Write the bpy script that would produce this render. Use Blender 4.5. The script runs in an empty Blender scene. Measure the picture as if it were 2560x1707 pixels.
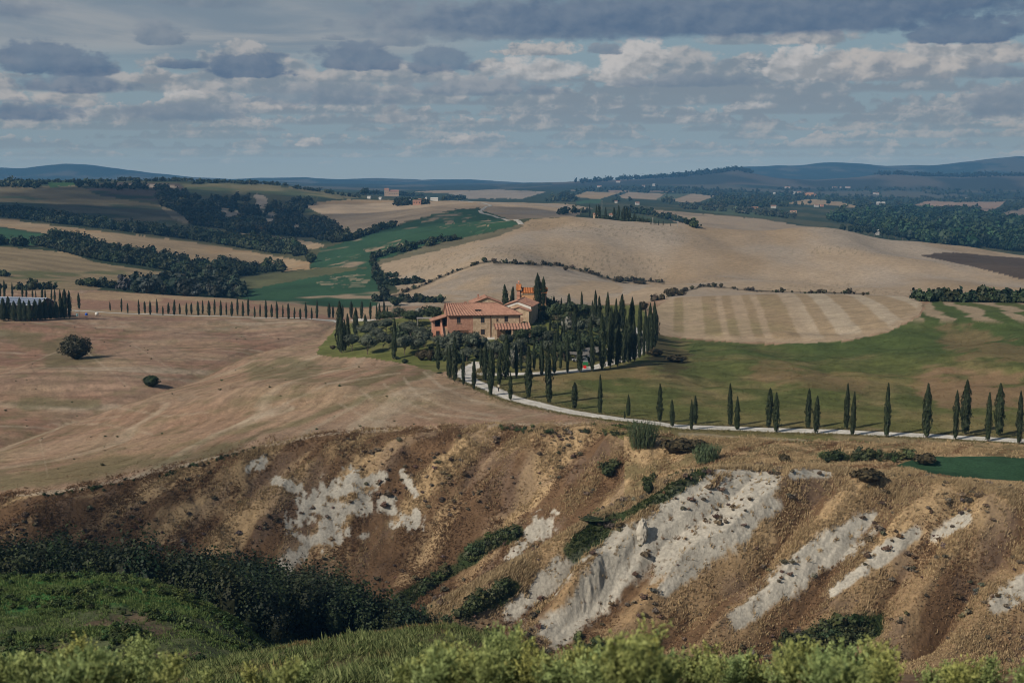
import bpy, math, random
import numpy as np
from mathutils import Vector, Matrix

random.seed(7)
rng = np.random.default_rng(7)
sc = bpy.context.scene
COL = sc.collection
R = math.radians

# ------------------------------------------------------------------ camera, sky, sun, exposure
CAM_Z = 60.0
FPX = 3555.6                      # focal length in pixels of the 2560 px wide photograph (50 mm lens)
PITCH = math.atan((853.5 - 440.0) / FPX)
cam_d = bpy.data.cameras.new('camera')
cam_d.lens = 50.0
cam_d.sensor_width = 36.0
cam_d.clip_start = 0.5
cam_d.clip_end = 60000.0
cam_d.dof.use_dof = True
cam_d.dof.focus_distance = 330.0
cam_d.dof.aperture_fstop = 2.4
cam = bpy.data.objects.new('camera', cam_d)
COL.objects.link(cam)
cam.location = (0, 0, CAM_Z)
cam.rotation_euler = (math.pi / 2 - PITCH, 0, 0)
sc.camera = cam

SUN_EL = R(35.0)
SUN_AZ = R(-131.0)                # seen from above, clockwise from the view direction (+Y): behind the camera's left shoulder
sun_dir = Vector((math.sin(SUN_AZ) * math.cos(SUN_EL), math.cos(SUN_AZ) * math.cos(SUN_EL), math.sin(SUN_EL)))
w = bpy.data.worlds.new("World")
sc.world = w
w.use_nodes = True
nt = w.node_tree
nt.nodes.clear()
wo = nt.nodes.new('ShaderNodeOutputWorld')
bg = nt.nodes.new('ShaderNodeBackground')
st = nt.nodes.new('ShaderNodeTexSky')
st.sky_type = 'NISHITA'
st.sun_disc = False
st.sun_elevation = SUN_EL
st.sun_rotation = SUN_AZ
st.altitude = 200
st.air_density = 1.0
st.dust_density = 1.5
bg.inputs['Strength'].default_value = 0.05
nt.links.new(st.outputs[0], bg.inputs['Color'])
nt.links.new(bg.outputs[0], wo.inputs['Surface'])
sl = bpy.data.lights.new('sun', 'SUN')
sl.energy = 4.0
sl.angle = R(0.5)
sl.color = (1.0, 0.90, 0.76)
sun = bpy.data.objects.new('sun', sl)
COL.objects.link(sun)
sun.rotation_euler = sun_dir.to_track_quat('Z', 'Y').to_euler()
sun.location = (-200, -200, 400)
sc.view_settings.view_transform = 'Standard'
sc.view_settings.look = 'None'
sc.view_settings.exposure = 0.0
sc.view_settings.gamma = 1.0
sc.view_settings.use_curve_mapping = False
sc.render.engine = 'CYCLES'
sc.cycles.max_bounces = 5
sc.cycles.diffuse_bounces = 2
sc.cycles.glossy_bounces = 2
sc.cycles.transmission_bounces = 2
sc.cycles.volume_bounces = 0
sc.cycles.transparent_max_bounces = 8
sc.cycles.use_denoising = True
sc.cycles.denoiser = 'OPENIMAGEDENOISE'
sc.cycles.denoising_input_passes = 'RGB_ALBEDO_NORMAL'
sc.cycles.use_adaptive_sampling = False
sc.cycles.filter_width = 1.05

# ------------------------------------------------------------------ helpers
def tag(o, label=None, cat=None, group=None, kind=None):
    if label: o['label'] = label
    if cat: o['category'] = cat
    if group: o['group'] = group
    if kind: o['kind'] = kind
    return o

def link(o, parent=None):
    COL.objects.link(o)
    if parent is not None:
        o.parent = parent
    return o

def empty(name, loc, rz=0.0):
    o = bpy.data.objects.new(name, None)
    o.empty_display_size = 0.5
    o.location = loc
    o.rotation_euler = (0, 0, rz)
    return link(o)

def np_mesh(name, V, F, mats, color=None, smooth=False, mat_index=None):
    """a mesh from arrays: V (n,3), F (m,k) with k = 3 or 4 (one k per mesh), color (n,3) per vertex"""
    V = np.ascontiguousarray(V, dtype=np.float32)
    F = np.ascontiguousarray(F, dtype=np.int32)
    me = bpy.data.meshes.new(name)
    me.vertices.add(len(V))
    me.vertices.foreach_set('co', V.ravel())
    m, k = F.shape
    me.loops.add(m * k)
    me.loops.foreach_set('vertex_index', F.ravel())
    me.polygons.add(m)
    me.polygons.foreach_set('loop_start', np.arange(0, m * k, k, dtype=np.int32))
    me.polygons.foreach_set('use_smooth', np.full(m, bool(smooth)))
    if mat_index is not None:
        me.polygons.foreach_set('material_index', np.ascontiguousarray(mat_index, dtype=np.int32))
    for mt in (mats if isinstance(mats, (list, tuple)) else [mats]):
        me.materials.append(mt)
    if color is not None:
        at = me.color_attributes.new('Col', 'FLOAT_COLOR', 'POINT')
        c4 = np.ones((len(V), 4), dtype=np.float32)
        c4[:, :3] = color
        at.data.foreach_set('color', c4.ravel())
    me.update(calc_edges=True)
    me.validate()
    return me

def obj(name, me, parent=None):
    return link(bpy.data.objects.new(name, me), parent)

def smoothstep(a, b, x):
    t = np.clip((x - a) / (b - a), 0, 1)
    return t * t * (3 - 2 * t)

# value-gradient noise in numpy
_perm = np.random.default_rng(11).permutation(4096).astype(np.int64)
_grad = np.random.default_rng(12).normal(size=(4096, 2))
_grad /= np.linalg.norm(_grad, axis=1)[:, None]
def _h(ix, iy):
    return _perm[(_perm[ix & 4095] + iy) & 4095]
def noise2(x, y):
    ix = np.floor(x).astype(np.int64); iy = np.floor(y).astype(np.int64)
    fx = x - ix; fy = y - iy
    ux = fx * fx * fx * (fx * (fx * 6 - 15) + 10); uy = fy * fy * fy * (fy * (fy * 6 - 15) + 10)
    def g(dx, dy):
        gr = _grad[_h(ix + dx, iy + dy)]
        return gr[..., 0] * (fx - dx) + gr[..., 1] * (fy - dy)
    a = g(0, 0); b = g(1, 0); c = g(0, 1); d = g(1, 1)
    return (a + (b - a) * ux + (c - a) * uy + (a - b - c + d) * ux * uy) * 1.5
def fbm(x, y, wl, octaves=4, gain=0.5, seed=0):
    s = 0.0; amp = 1.0; tot = 0.0
    x = np.asarray(x, float) / wl + seed * 17.3; y = np.asarray(y, float) / wl + seed * 31.7
    for k in range(octaves):
        s = s + amp * noise2(x, y); tot += amp
        x = x * 2.03 + 5.1; y = y * 2.03 + 1.7; amp *= gain
    return s / tot * 1.9

# photograph pixel <-> direction (used once, to lay the terrain out in metres)
def t_of_v(v):
    return np.tan(np.arctan((853.5 - np.asarray(v, float)) / FPX) - PITCH)
def s_of_u(u, t):
    return (np.asarray(u, float) - 1280.0) / FPX * (math.cos(PITCH) - t * math.sin(PITCH))
def uv_of(s, t):
    fw = math.cos(PITCH) - t * math.sin(PITCH)
    up = math.sin(PITCH) + t * math.cos(PITCH)
    return 1280.0 + FPX * s / fw, 853.5 - FPX * up / fw

def in_poly(u, v, poly):
    p = np.asarray(poly, float)
    inside = np.zeros(u.shape, bool)
    x1, y1 = p[-1]
    for x2, y2 in p:
        c = ((y1 > v) != (y2 > v))
        if y1 != y2:
            xi = (x2 - x1) * (v - y1) / (y2 - y1) + x1
            inside ^= c & (u < xi)
        x1, y1 = x2, y2
    return inside

def capsule(u, v, u0, v0, u1, v1):
    du, dv = u1 - u0, v1 - v0
    L = du * du + dv * dv + 1e-6
    k = np.clip(((u - u0) * du + (v - v0) * dv) / L, 0, 1)
    return np.hypot(u - u0 - k * du, v - v0 - k * dv)

# ------------------------------------------------------------------ materials
class NT:
    """small helper for node trees"""
    def __init__(self, tree): self.t = tree
    def n(self, typ, **kw):
        nd = self.t.nodes.new(typ)
        for k, v in kw.items(): setattr(nd, k, v)
        return nd
    def put(self, sock, val):
        if isinstance(val, bpy.types.NodeSocket): self.t.links.new(val, sock)
        elif val is not None:
            sock.default_value = val
    def m(self, op, a, b=None, c=None, clamp=False):
        nd = self.n('ShaderNodeMath', operation=op, use_clamp=clamp)
        self.put(nd.inputs[0], a)
        if b is not None: self.put(nd.inputs[1], b)
        if c is not None: self.put(nd.inputs[2], c)
        return nd.outputs[0]
    def mix(self, f, a, b, blend='MIX'):
        nd = self.n('ShaderNodeMix', data_type='RGBA', blend_type=blend)
        self.put(nd.inputs[0], f)
        for s, v in ((nd.inputs[6], a), (nd.inputs[7], b)):
            if isinstance(v, (tuple, list)): s.default_value = (*v[:3], 1)
            else: self.put(s, v)
        return nd.outputs[2]
    def ramp(self, x, a, b, lo=0.0, hi=1.0, smooth=True):
        nd = self.n('ShaderNodeMapRange', interpolation_type='SMOOTHSTEP' if smooth else 'LINEAR')
        self.put(nd.inputs[0], x); self.put(nd.inputs[1], a); self.put(nd.inputs[2], b); self.put(nd.inputs[3], lo); self.put(nd.inputs[4], hi)
        return nd.outputs[0]
    def noise(self, vec, scale, detail=4.0, rough=0.55, dist=0.0):
        nd = self.n('ShaderNodeTexNoise')
        self.put(nd.inputs['Vector'], vec)
        nd.inputs['Scale'].default_value = scale; nd.inputs['Detail'].default_value = detail
        nd.inputs['Roughness'].default_value = rough; nd.inputs['Distortion'].default_value = dist
        return nd.outputs[0]

def new_mat(name):
    m = bpy.data.materials.new(name); m.use_nodes = True
    t = m.node_tree; b = t.nodes['Principled BSDF']
    b.inputs['Roughness'].default_value = 0.85
    b.inputs['Specular IOR Level'].default_value = 0.25
    return m, NT(t), b

def mat_plain(name, color, rough=0.8, var=0.25, scale=3.0, metal=0.0, bump=0.0, spec=0.25):
    m, t, b = new_mat(name)
    tc = t.n('ShaderNodeTexCoord')
    f = t.noise(tc.outputs['Object'], scale, 5.0, 0.6)
    k = t.ramp(f, 0.3, 0.7, 1 - var, 1 + var, False)
    c = t.n('ShaderNodeVectorMath', operation='SCALE')
    c.inputs[0].default_value = color[:3]; t.put(c.inputs['Scale'], k)
    t.put(b.inputs['Base Color'], c.outputs[0])
    b.inputs['Roughness'].default_value = rough
    b.inputs['Metallic'].default_value = metal
    b.inputs['Specular IOR Level'].default_value = spec
    if bump:
        bp = t.n('ShaderNodeBump'); bp.inputs['Strength'].default_value = bump; bp.inputs['Distance'].default_value = 0.1
        t.put(bp.inputs['Height'], f); t.put(b.inputs['Normal'], bp.outputs[0])
    return m

def mat_leaf(name, tint=(1, 1, 1), rough=0.6, trans=0.15):
    """leaf colour comes from the per-leaf attribute, varied per plant"""
    m, t, b = new_mat(name)
    at = t.n('ShaderNodeAttribute', attribute_name='Col')
    oi = t.n('ShaderNodeObjectInfo')
    k = t.ramp(oi.outputs['Random'], 0, 1, 0.8, 1.2, False)
    c = t.n('ShaderNodeVectorMath', operation='SCALE'); t.put(c.inputs[0], at.outputs['Color']); t.put(c.inputs['Scale'], k)
    c2 = t.n('ShaderNodeVectorMath', operation='MULTIPLY'); t.put(c2.inputs[0], c.outputs[0]); c2.inputs[1].default_value = tint
    t.put(b.inputs['Base Color'], c2.outputs[0])
    b.inputs['Roughness'].default_value = rough
    b.inputs['Specular IOR Level'].default_value = 0.2
    if trans:
        tr = t.n('ShaderNodeBsdfTranslucent'); t.put(tr.inputs['Color'], c2.outputs[0])
        mx = t.n('ShaderNodeMixShader'); mx.inputs[0].default_value = trans
        out = t.t.nodes['Material Output']
        t.put(mx.inputs[1], b.outputs[0]); t.put(mx.inputs[2], tr.outputs[0]); t.put(out.inputs['Surface'], mx.outputs[0])
    return m

def mat_ground(name):
    m, t, b = new_mat(name)
    at = t.n('ShaderNodeAttribute', attribute_name='Col')
    ge = t.n('ShaderNodeNewGeometry')
    pos = ge.outputs['Position']
    f1 = t.noise(pos, 2.2, 5.0, 0.65)
    f2 = t.noise(pos, 0.35, 5.0, 0.6)
    f3 = t.noise(pos, 0.05, 4.0, 0.6)
    k = t.m('ADD', t.ramp(f1, 0.25, 0.75, 0.68, 1.32, False), t.m('ADD', t.ramp(f2, 0.25, 0.75, -0.20, 0.20, False), t.ramp(f3, 0.25, 0.75, -0.07, 0.07, False)))
    c = t.n('ShaderNodeVectorMath', operation='SCALE'); t.put(c.inputs[0], at.outputs['Color']); t.put(c.inputs['Scale'], k)
    t.put(b.inputs['Base Color'], c.outputs[0])
    b.inputs['Roughness'].default_value = 0.95
    b.inputs['Specular IOR Level'].default_value = 0.05
    bp = t.n('ShaderNodeBump'); bp.inputs['Strength'].default_value = 0.55; bp.inputs['Distance'].default_value = 0.25
    t.put(bp.inputs['Height'], t.m('ADD', f1, f2)); t.put(b.inputs['Normal'], bp.outputs[0])
    return m
# ------------------------------------------------------------------ sky: a ring-shaped dome far behind the hills, clouds from procedural noise
HAZE_DENSITY = 9.0e-5
HAZE_GLOW = (0.060, 0.145, 0.270)
def build_sky():
    rad = 15000.0
    na, ne = 180, 24
    az = np.linspace(0, 2 * math.pi, na, endpoint=False)
    el = np.linspace(R(-4), R(24), ne)
    A, E = np.meshgrid(az, el)
    V = np.stack([rad * np.sin(A) * np.cos(E), rad * np.cos(A) * np.cos(E), CAM_Z + rad * np.sin(E)], -1).reshape(-1, 3)
    i = np.arange(na); j = np.arange(ne - 1)
    I, J = np.meshgrid(i, j)
    F = np.stack([J * na + I, (J + 1) * na + I, (J + 1) * na + (I + 1) % na, J * na + (I + 1) % na], -1).reshape(-1, 4)
    m = bpy.data.materials.new('cloudy_sky'); m.use_nodes = True
    m.cycles.emission_sampling = 'NONE'
    t = NT(m.node_tree)
    m.node_tree.nodes.clear()
    out = t.n('ShaderNodeOutputMaterial'); em = t.n('ShaderNodeEmission')
    t.put(out.inputs['Surface'], em.outputs[0])
    ge = t.n('ShaderNodeNewGeometry')
    sp = t.n('ShaderNodeSeparateXYZ'); t.put(sp.inputs[0], ge.outputs['Position'])
    az_ = t.m('ARCTAN2', sp.outputs[0], sp.outputs[1])
    hor = t.m('SQRT', t.m('ADD', t.m('MULTIPLY', sp.outputs[0], sp.outputs[0]), t.m('MULTIPLY', sp.outputs[1], sp.outputs[1])))
    E_ = t.m('ARCTAN2', t.m('SUBTRACT', sp.outputs[2], CAM_Z), hor)
    Ec = t.m('MAXIMUM', E_, 0.0)
    def vec(x, y, z=0.0):
        c = t.n('ShaderNodeCombineXYZ'); t.put(c.inputs[0], x); t.put(c.inputs[1], y); t.put(c.inputs[2], z); return c.outputs[0]
    def billow(v, scale, detail):
        nd = t.n('ShaderNodeTexVoronoi', voronoi_dimensions='2D', feature='F1', normalize=True)
        t.put(nd.inputs['Vector'], v); nd.inputs['Scale'].default_value = scale
        nd.inputs['Detail'].default_value = detail; nd.inputs['Roughness'].default_value = 0.5; nd.inputs['Lacunarity'].default_value = 2.3
        return t.m('SUBTRACT', 1.0, nd.outputs['Distance'])
    # wobble the coordinates so that the heaps are not round
    wob = t.noise(vec(az_, t.m('MULTIPLY', E_, 1.4)), 55.0, 4.0, 0.6)
    wob2 = t.noise(vec(t.m('ADD', az_, 3.7), t.m('MULTIPLY', E_, 1.4)), 55.0, 4.0, 0.6)
    ax = t.m('ADD', az_, t.m('MULTIPLY', t.m('SUBTRACT', wob, 0.5), 0.012))
    ey = t.m('ADD', t.m('MULTIPLY', E_, 1.35), t.m('MULTIPLY', t.m('SUBTRACT', wob2, 0.5), 0.009))
    DX, DY = -0.0016, 0.0026                          # towards the sun, for the relief
    b1 = billow(vec(ax, ey), 62.0, 2.0); b1s = billow(vec(t.m('ADD', ax, DX), t.m('ADD', ey, DY)), 62.0, 2.0)
    b2 = billow(vec(ax, ey), 135.0, 2.0); b2s = billow(vec(t.m('ADD', ax, DX * .6), t.m('ADD', ey, DY * .6)), 135.0, 2.0)
    pn = vec(ax, ey); ps = vec(t.m('ADD', ax, -0.004), t.m('ADD', ey, 0.006))
    sm = t.m('MULTIPLY', t.m('SUBTRACT', t.noise(pn, 48.0, 3.0, 0.5), t.noise(ps, 48.0, 3.0, 0.5)), 1.5)
    rel1 = t.m('ADD', t.m('MULTIPLY', t.m('SUBTRACT', b1, b1s), 0.45), sm); rel2 = t.m('ADD', t.m('MULTIPLY', t.m('SUBTRACT', b2, b2s), 0.45), sm)
    soft_ = t.noise(vec(az_, t.m('MULTIPLY', E_, 3.2)), 30.0, 6.0, 0.6)
    broad = t.noise(vec(az_, t.m('MULTIPLY', E_, 2.5), 4.4), 9.0, 3.0, 0.5)
    # air between the clouds
    col = t.mix(t.ramp(Ec, 0.0, 0.12), (0.232, 0.298, 0.345), (0.235, 0.330, 0.390))
    # high thin sheets in the upper left
    sh = t.noise(vec(t.m('MULTIPLY', az_, 5.0), t.m('MULTIPLY', E_, 42.0), 9.1), 1.0, 6.0, 0.55, 0.6)
    left = t.m('MULTIPLY', t.ramp(az_, 0.02, -0.10), t.ramp(Ec, 0.066, 0.092))
    col = t.mix(t.m('MULTIPLY', left, 0.85), col, t.mix(t.ramp(sh, 0.36, 0.64), (0.190, 0.240, 0.300), (0.330, 0.342, 0.362)))
    # one row of heap clouds: flat base at e0, ragged tops
    def row(col, v0, hpx, wpx, thr, lo, hi, op, seed, big):
        e0 = (440 - v0) / FPX; h = hpx / FPX
        n = t.noise(vec(az_, seed), FPX / wpx, 3.0, 0.62)
        basew = t.m('MULTIPLY', t.m('SUBTRACT', soft_, 0.5), h * 0.55)
        hgt = t.m('MULTIPLY', t.m('SUBTRACT', n, thr - 0.06), h / 0.16)
        y = t.m('SUBTRACT', t.m('ADD', E_, basew), e0)
        bil, rel = (b1, rel1) if big else (b2, rel2)
        d = t.m('ADD', t.m('SUBTRACT', hgt, y), t.m('MULTIPLY', t.m('SUBTRACT', bil, 0.62), h * 1.3))
        a = t.m('MULTIPLY', t.ramp(d, 0.0, h * 0.30), t.ramp(y, -h * 0.16, h * 0.10))
        sh = t.m('ADD', t.m('MULTIPLY', t.m('DIVIDE', y, h), 0.62), t.m('ADD', t.m('MULTIPLY', rel, 2.0), t.m('MULTIPLY', t.m('SUBTRACT', broad, 0.5), 1.8)))
        return t.mix(t.m('MULTIPLY', a, op), col, t.mix(t.ramp(sh, -0.05, 0.95), lo, hi))
    def blob(col, u, v, hw, hh, lo, hi, op=1.0, soft=0.3, rag=1.0, flat=2.6, relk=3.0):
        a0 = math.atan((u - 1280) / FPX); e0 = (440 - v) / FPX * math.cos(a0)
        dx = t.m('DIVIDE', t.m('SUBTRACT', az_, a0), hw / FPX)
        dy = t.m('DIVIDE', t.m('SUBTRACT', E_, e0), hh / FPX)
        dyf = t.m('MULTIPLY', dy, t.m('ADD', 1.0, t.m('MULTIPLY', t.m('LESS_THAN', dy, 0.0), flat - 1.0)))
        r = t.m('SQRT', t.m('ADD', t.m('MULTIPLY', dx, dx), t.m('MULTIPLY', dyf, dyf)))
        bil, rel = (b1, rel1) if hh > 24 else (b2, rel2)
        nn = t.m('ADD', t.m('MULTIPLY', t.m('SUBTRACT', bil, 0.60), 1.5 * rag), t.m('MULTIPLY', t.m('SUBTRACT', soft_, 0.5), 1.7 * rag))
        d = t.m('ADD', t.m('SUBTRACT', 1.12, r), nn)
        alpha = t.m('MULTIPLY', t.ramp(d, 0.0, soft), op)
        sh = t.ramp(t.m('ADD', t.m('MULTIPLY', dy, 0.5), t.m('ADD', t.m('MULTIPLY', dx, -0.12), t.m('ADD', t.m('MULTIPLY', rel, relk), t.m('MULTIPLY', t.m('SUBTRACT', broad, 0.5), 0.8)))), -0.55, 0.75)
        return t.mix(alpha, col, t.mix(sh, lo, hi))
    DK = ((0.096, 0.152, 0.240), (0.172, 0.222, 0.292))
    MD = ((0.150, 0.205, 0.275), (0.255, 0.290, 0.335))
    BR = ((0.275, 0.300, 0.330), (0.500, 0.485, 0.480))
    WM = ((0.220, 0.255, 0.300), (0.450, 0.430, 0.420))
    LB = ((0.205, 0.252, 0.302), (0.400, 0.396, 0.402))
    FA = ((0.205, 0.258, 0.308), (0.365, 0.366, 0.374))
    for (v0, hpx, wpx, thr, c, op, seed, big) in [
        (410, 14, 220, .50, FA, .5, 12.3, 0), (394, 20, 200, .47, FA, .65, 11.3, 0), (374, 26, 220, .45, FA, .75, 1.3, 0), (350, 24, 220, .48, FA, .75, 2.7, 0), (330, 28, 260, .44, FA, .85, 3.9, 0), (312, 32, 280, .44, LB, .85, 5.2, 0),
        (290, 38, 300, .43, LB, .90, 6.6, 0), (266, 44, 330, .43, LB, .92, 7.1, 1), (240, 48, 360, .44, LB, .94, 8.8, 1), (212, 50, 400, .46, LB, .95, 9.4, 1), (182, 52, 420, .52, LB, .95, 10.9, 1)]:
        col = row(col, v0, hpx, wpx, thr, c[0], c[1], op, seed, big)
    for (u, v, hw, hh, c, op, soft, rag) in [
        # sunlit white heaps
        (1340, 138, 110, 24, WM, 0.95, 0.5, 0.8), (1360, 192, 130, 40, BR, 0.9, 0.6, 0.9), (1690, 172, 100, 44, LB, 0.95, 0.5, 0.9),
        (1600, 150, 66, 42, BR, 0.95, 0.35, 0.8), (1560, 196, 84, 58, BR, 1.0, 0.35, 0.8),
        (2010, 108, 110, 34, WM, 0.95, 0.5, 0.9), (1830, 112, 100, 28, LB, 0.9, 0.6, 0.8),
        (2110, 190, 140, 50, WM, 0.9, 0.6, 0.9), (1985, 186, 95, 54, BR, 0.95, 0.4, 0.9), (2270, 178, 175, 58, WM, 1.0, 0.5, 0.9),
        (2450, 156, 120, 46, WM, 0.95, 0.6, 0.9), (2340, 140, 90, 32, BR, 0.75, 0.7, 0.9), (2540, 150, 60, 40, WM, 0.9, 0.6, 0.9),
        (2475, 190, 75, 26, MD, 0.95, 0.6, 0.8),
        (400, 208, 75, 20, WM, 0.75, 0.8, 0.8), (170, 258, 110, 30, WM, 0.85, 0.6, 0.9), (478, 244, 48, 16, BR, 0.75, 0.5, 0.8),
        (690, 272, 85, 16, WM, 0.8, 0.6, 0.8), (985, 300, 50, 32, WM, 0.75, 0.6, 0.8), (1160, 358, 46, 20, WM, 0.75, 0.6, 0.8),
        (780, 362, 38, 16, WM, 0.65, 0.6, 0.8), (810, 205, 38, 14, WM, 0.6, 0.8, 0.7), (1870, 272, 62, 14, BR, 0.6, 0.6, 0.9),
        # grey and dark bodies seen from below
        (800, 252, 210, 40, MD, 0.75, 0.6, 0.8), (450, 290, 170, 34, MD, 0.8, 0.6, 0.8), (1190, 232, 200, 34, MD, 0.75, 0.6, 0.8), (1010, 190, 170, 28, LB, 0.8, 0.6, 0.8), (1720, 214, 180, 26, MD, 0.8, 0.6, 0.8),
        (2390, 100, 130, 44, DK, 0.95, 0.35, 0.7), (2560, 78, 60, 48, DK, 0.9, 0.4, 0.7), (2480, 275, 90, 50, MD, 0.75, 0.6, 0.9),
        (1230, 84, 360, 74, MD, 0.9, 0.5, 0.6), (1720, 70, 760, 95, DK, 1.0, 0.6, 0.42), (2160, 30, 430, 95, DK, 1.0, 0.6, 0.42),
        (410, 106, 60, 40, MD, 1.0, 0.30, 0.6), (120, 170, 120, 52, DK, 0.9, 0.35, 0.7), (230, 182, 80, 34, DK, 0.9, 0.4, 0.7),
        (465, 172, 60, 15, DK, 0.85, 0.5, 0.8), (628, 182, 100, 42, DK, 0.95, 0.35, 0.7), (905, 166, 105, 46, DK, 0.9, 0.35, 0.7),
        (1105, 172, 78, 46, DK, 0.8, 0.4, 0.8), (195, 226, 130, 30, DK, 0.8, 0.6, 0.8), (100, 290, 95, 36, DK, 0.8, 0.5, 0.7),
        (845, 106, 28, 12, MD, 0.8, 0.5, 0.8), (1505, 138, 42, 20, MD, 0.9, 0.5, 0.8), (1010, 116, 62, 28, MD, 0.8, 0.6, 0.8), (520, 22, 150, 30, MD, 0.7, 0.8, 0.6), (40, 40, 130, 50, DK, 0.55, 1.0, 0.6)]:
        col = blob(col, u, v, hw, hh, c[0], c[1], op, soft, rag, relk=1.0 if c in (DK, MD) else 2.2)
    # the lowest clouds drown in the haze along the horizon
    col = t.mix(t.ramp(E_, 0.024, -0.002, 0.0, 0.90), col, (0.255, 0.312, 0.348))
    # the dome is as bright as it must be to shine through the haze that lies in front of it
    path = t.m('MINIMUM', t.m('DIVIDE', 125.0, t.m('MAXIMUM', E_, 0.002)), 11000.0)
    k = t.m('POWER', math.e, t.m('MULTIPLY', path, HAZE_DENSITY))
    sc1 = t.n('ShaderNodeVectorMath', operation='SCALE'); t.put(sc1.inputs[0], col); t.put(sc1.inputs['Scale'], k)
    sc2 = t.n('ShaderNodeVectorMath', operation='SCALE'); sc2.inputs[0].default_value = HAZE_GLOW; t.put(sc2.inputs['Scale'], t.m('SUBTRACT', k, 1.0))
    df = t.n('ShaderNodeVectorMath', operation='SUBTRACT'); t.put(df.inputs[0], sc1.outputs[0]); t.put(df.inputs[1], sc2.outputs[0])
    col = df.outputs[0]
    t.put(em.inputs['Color'], col)
    em.inputs['Strength'].default_value = 0.96
    o = obj('sky', np_mesh('sky', V, F, m, smooth=True))
    tag(o, 'overcast sky with grey and white cumulus clouds above the far hills', 'sky', kind='structure')
build_sky()
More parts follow.
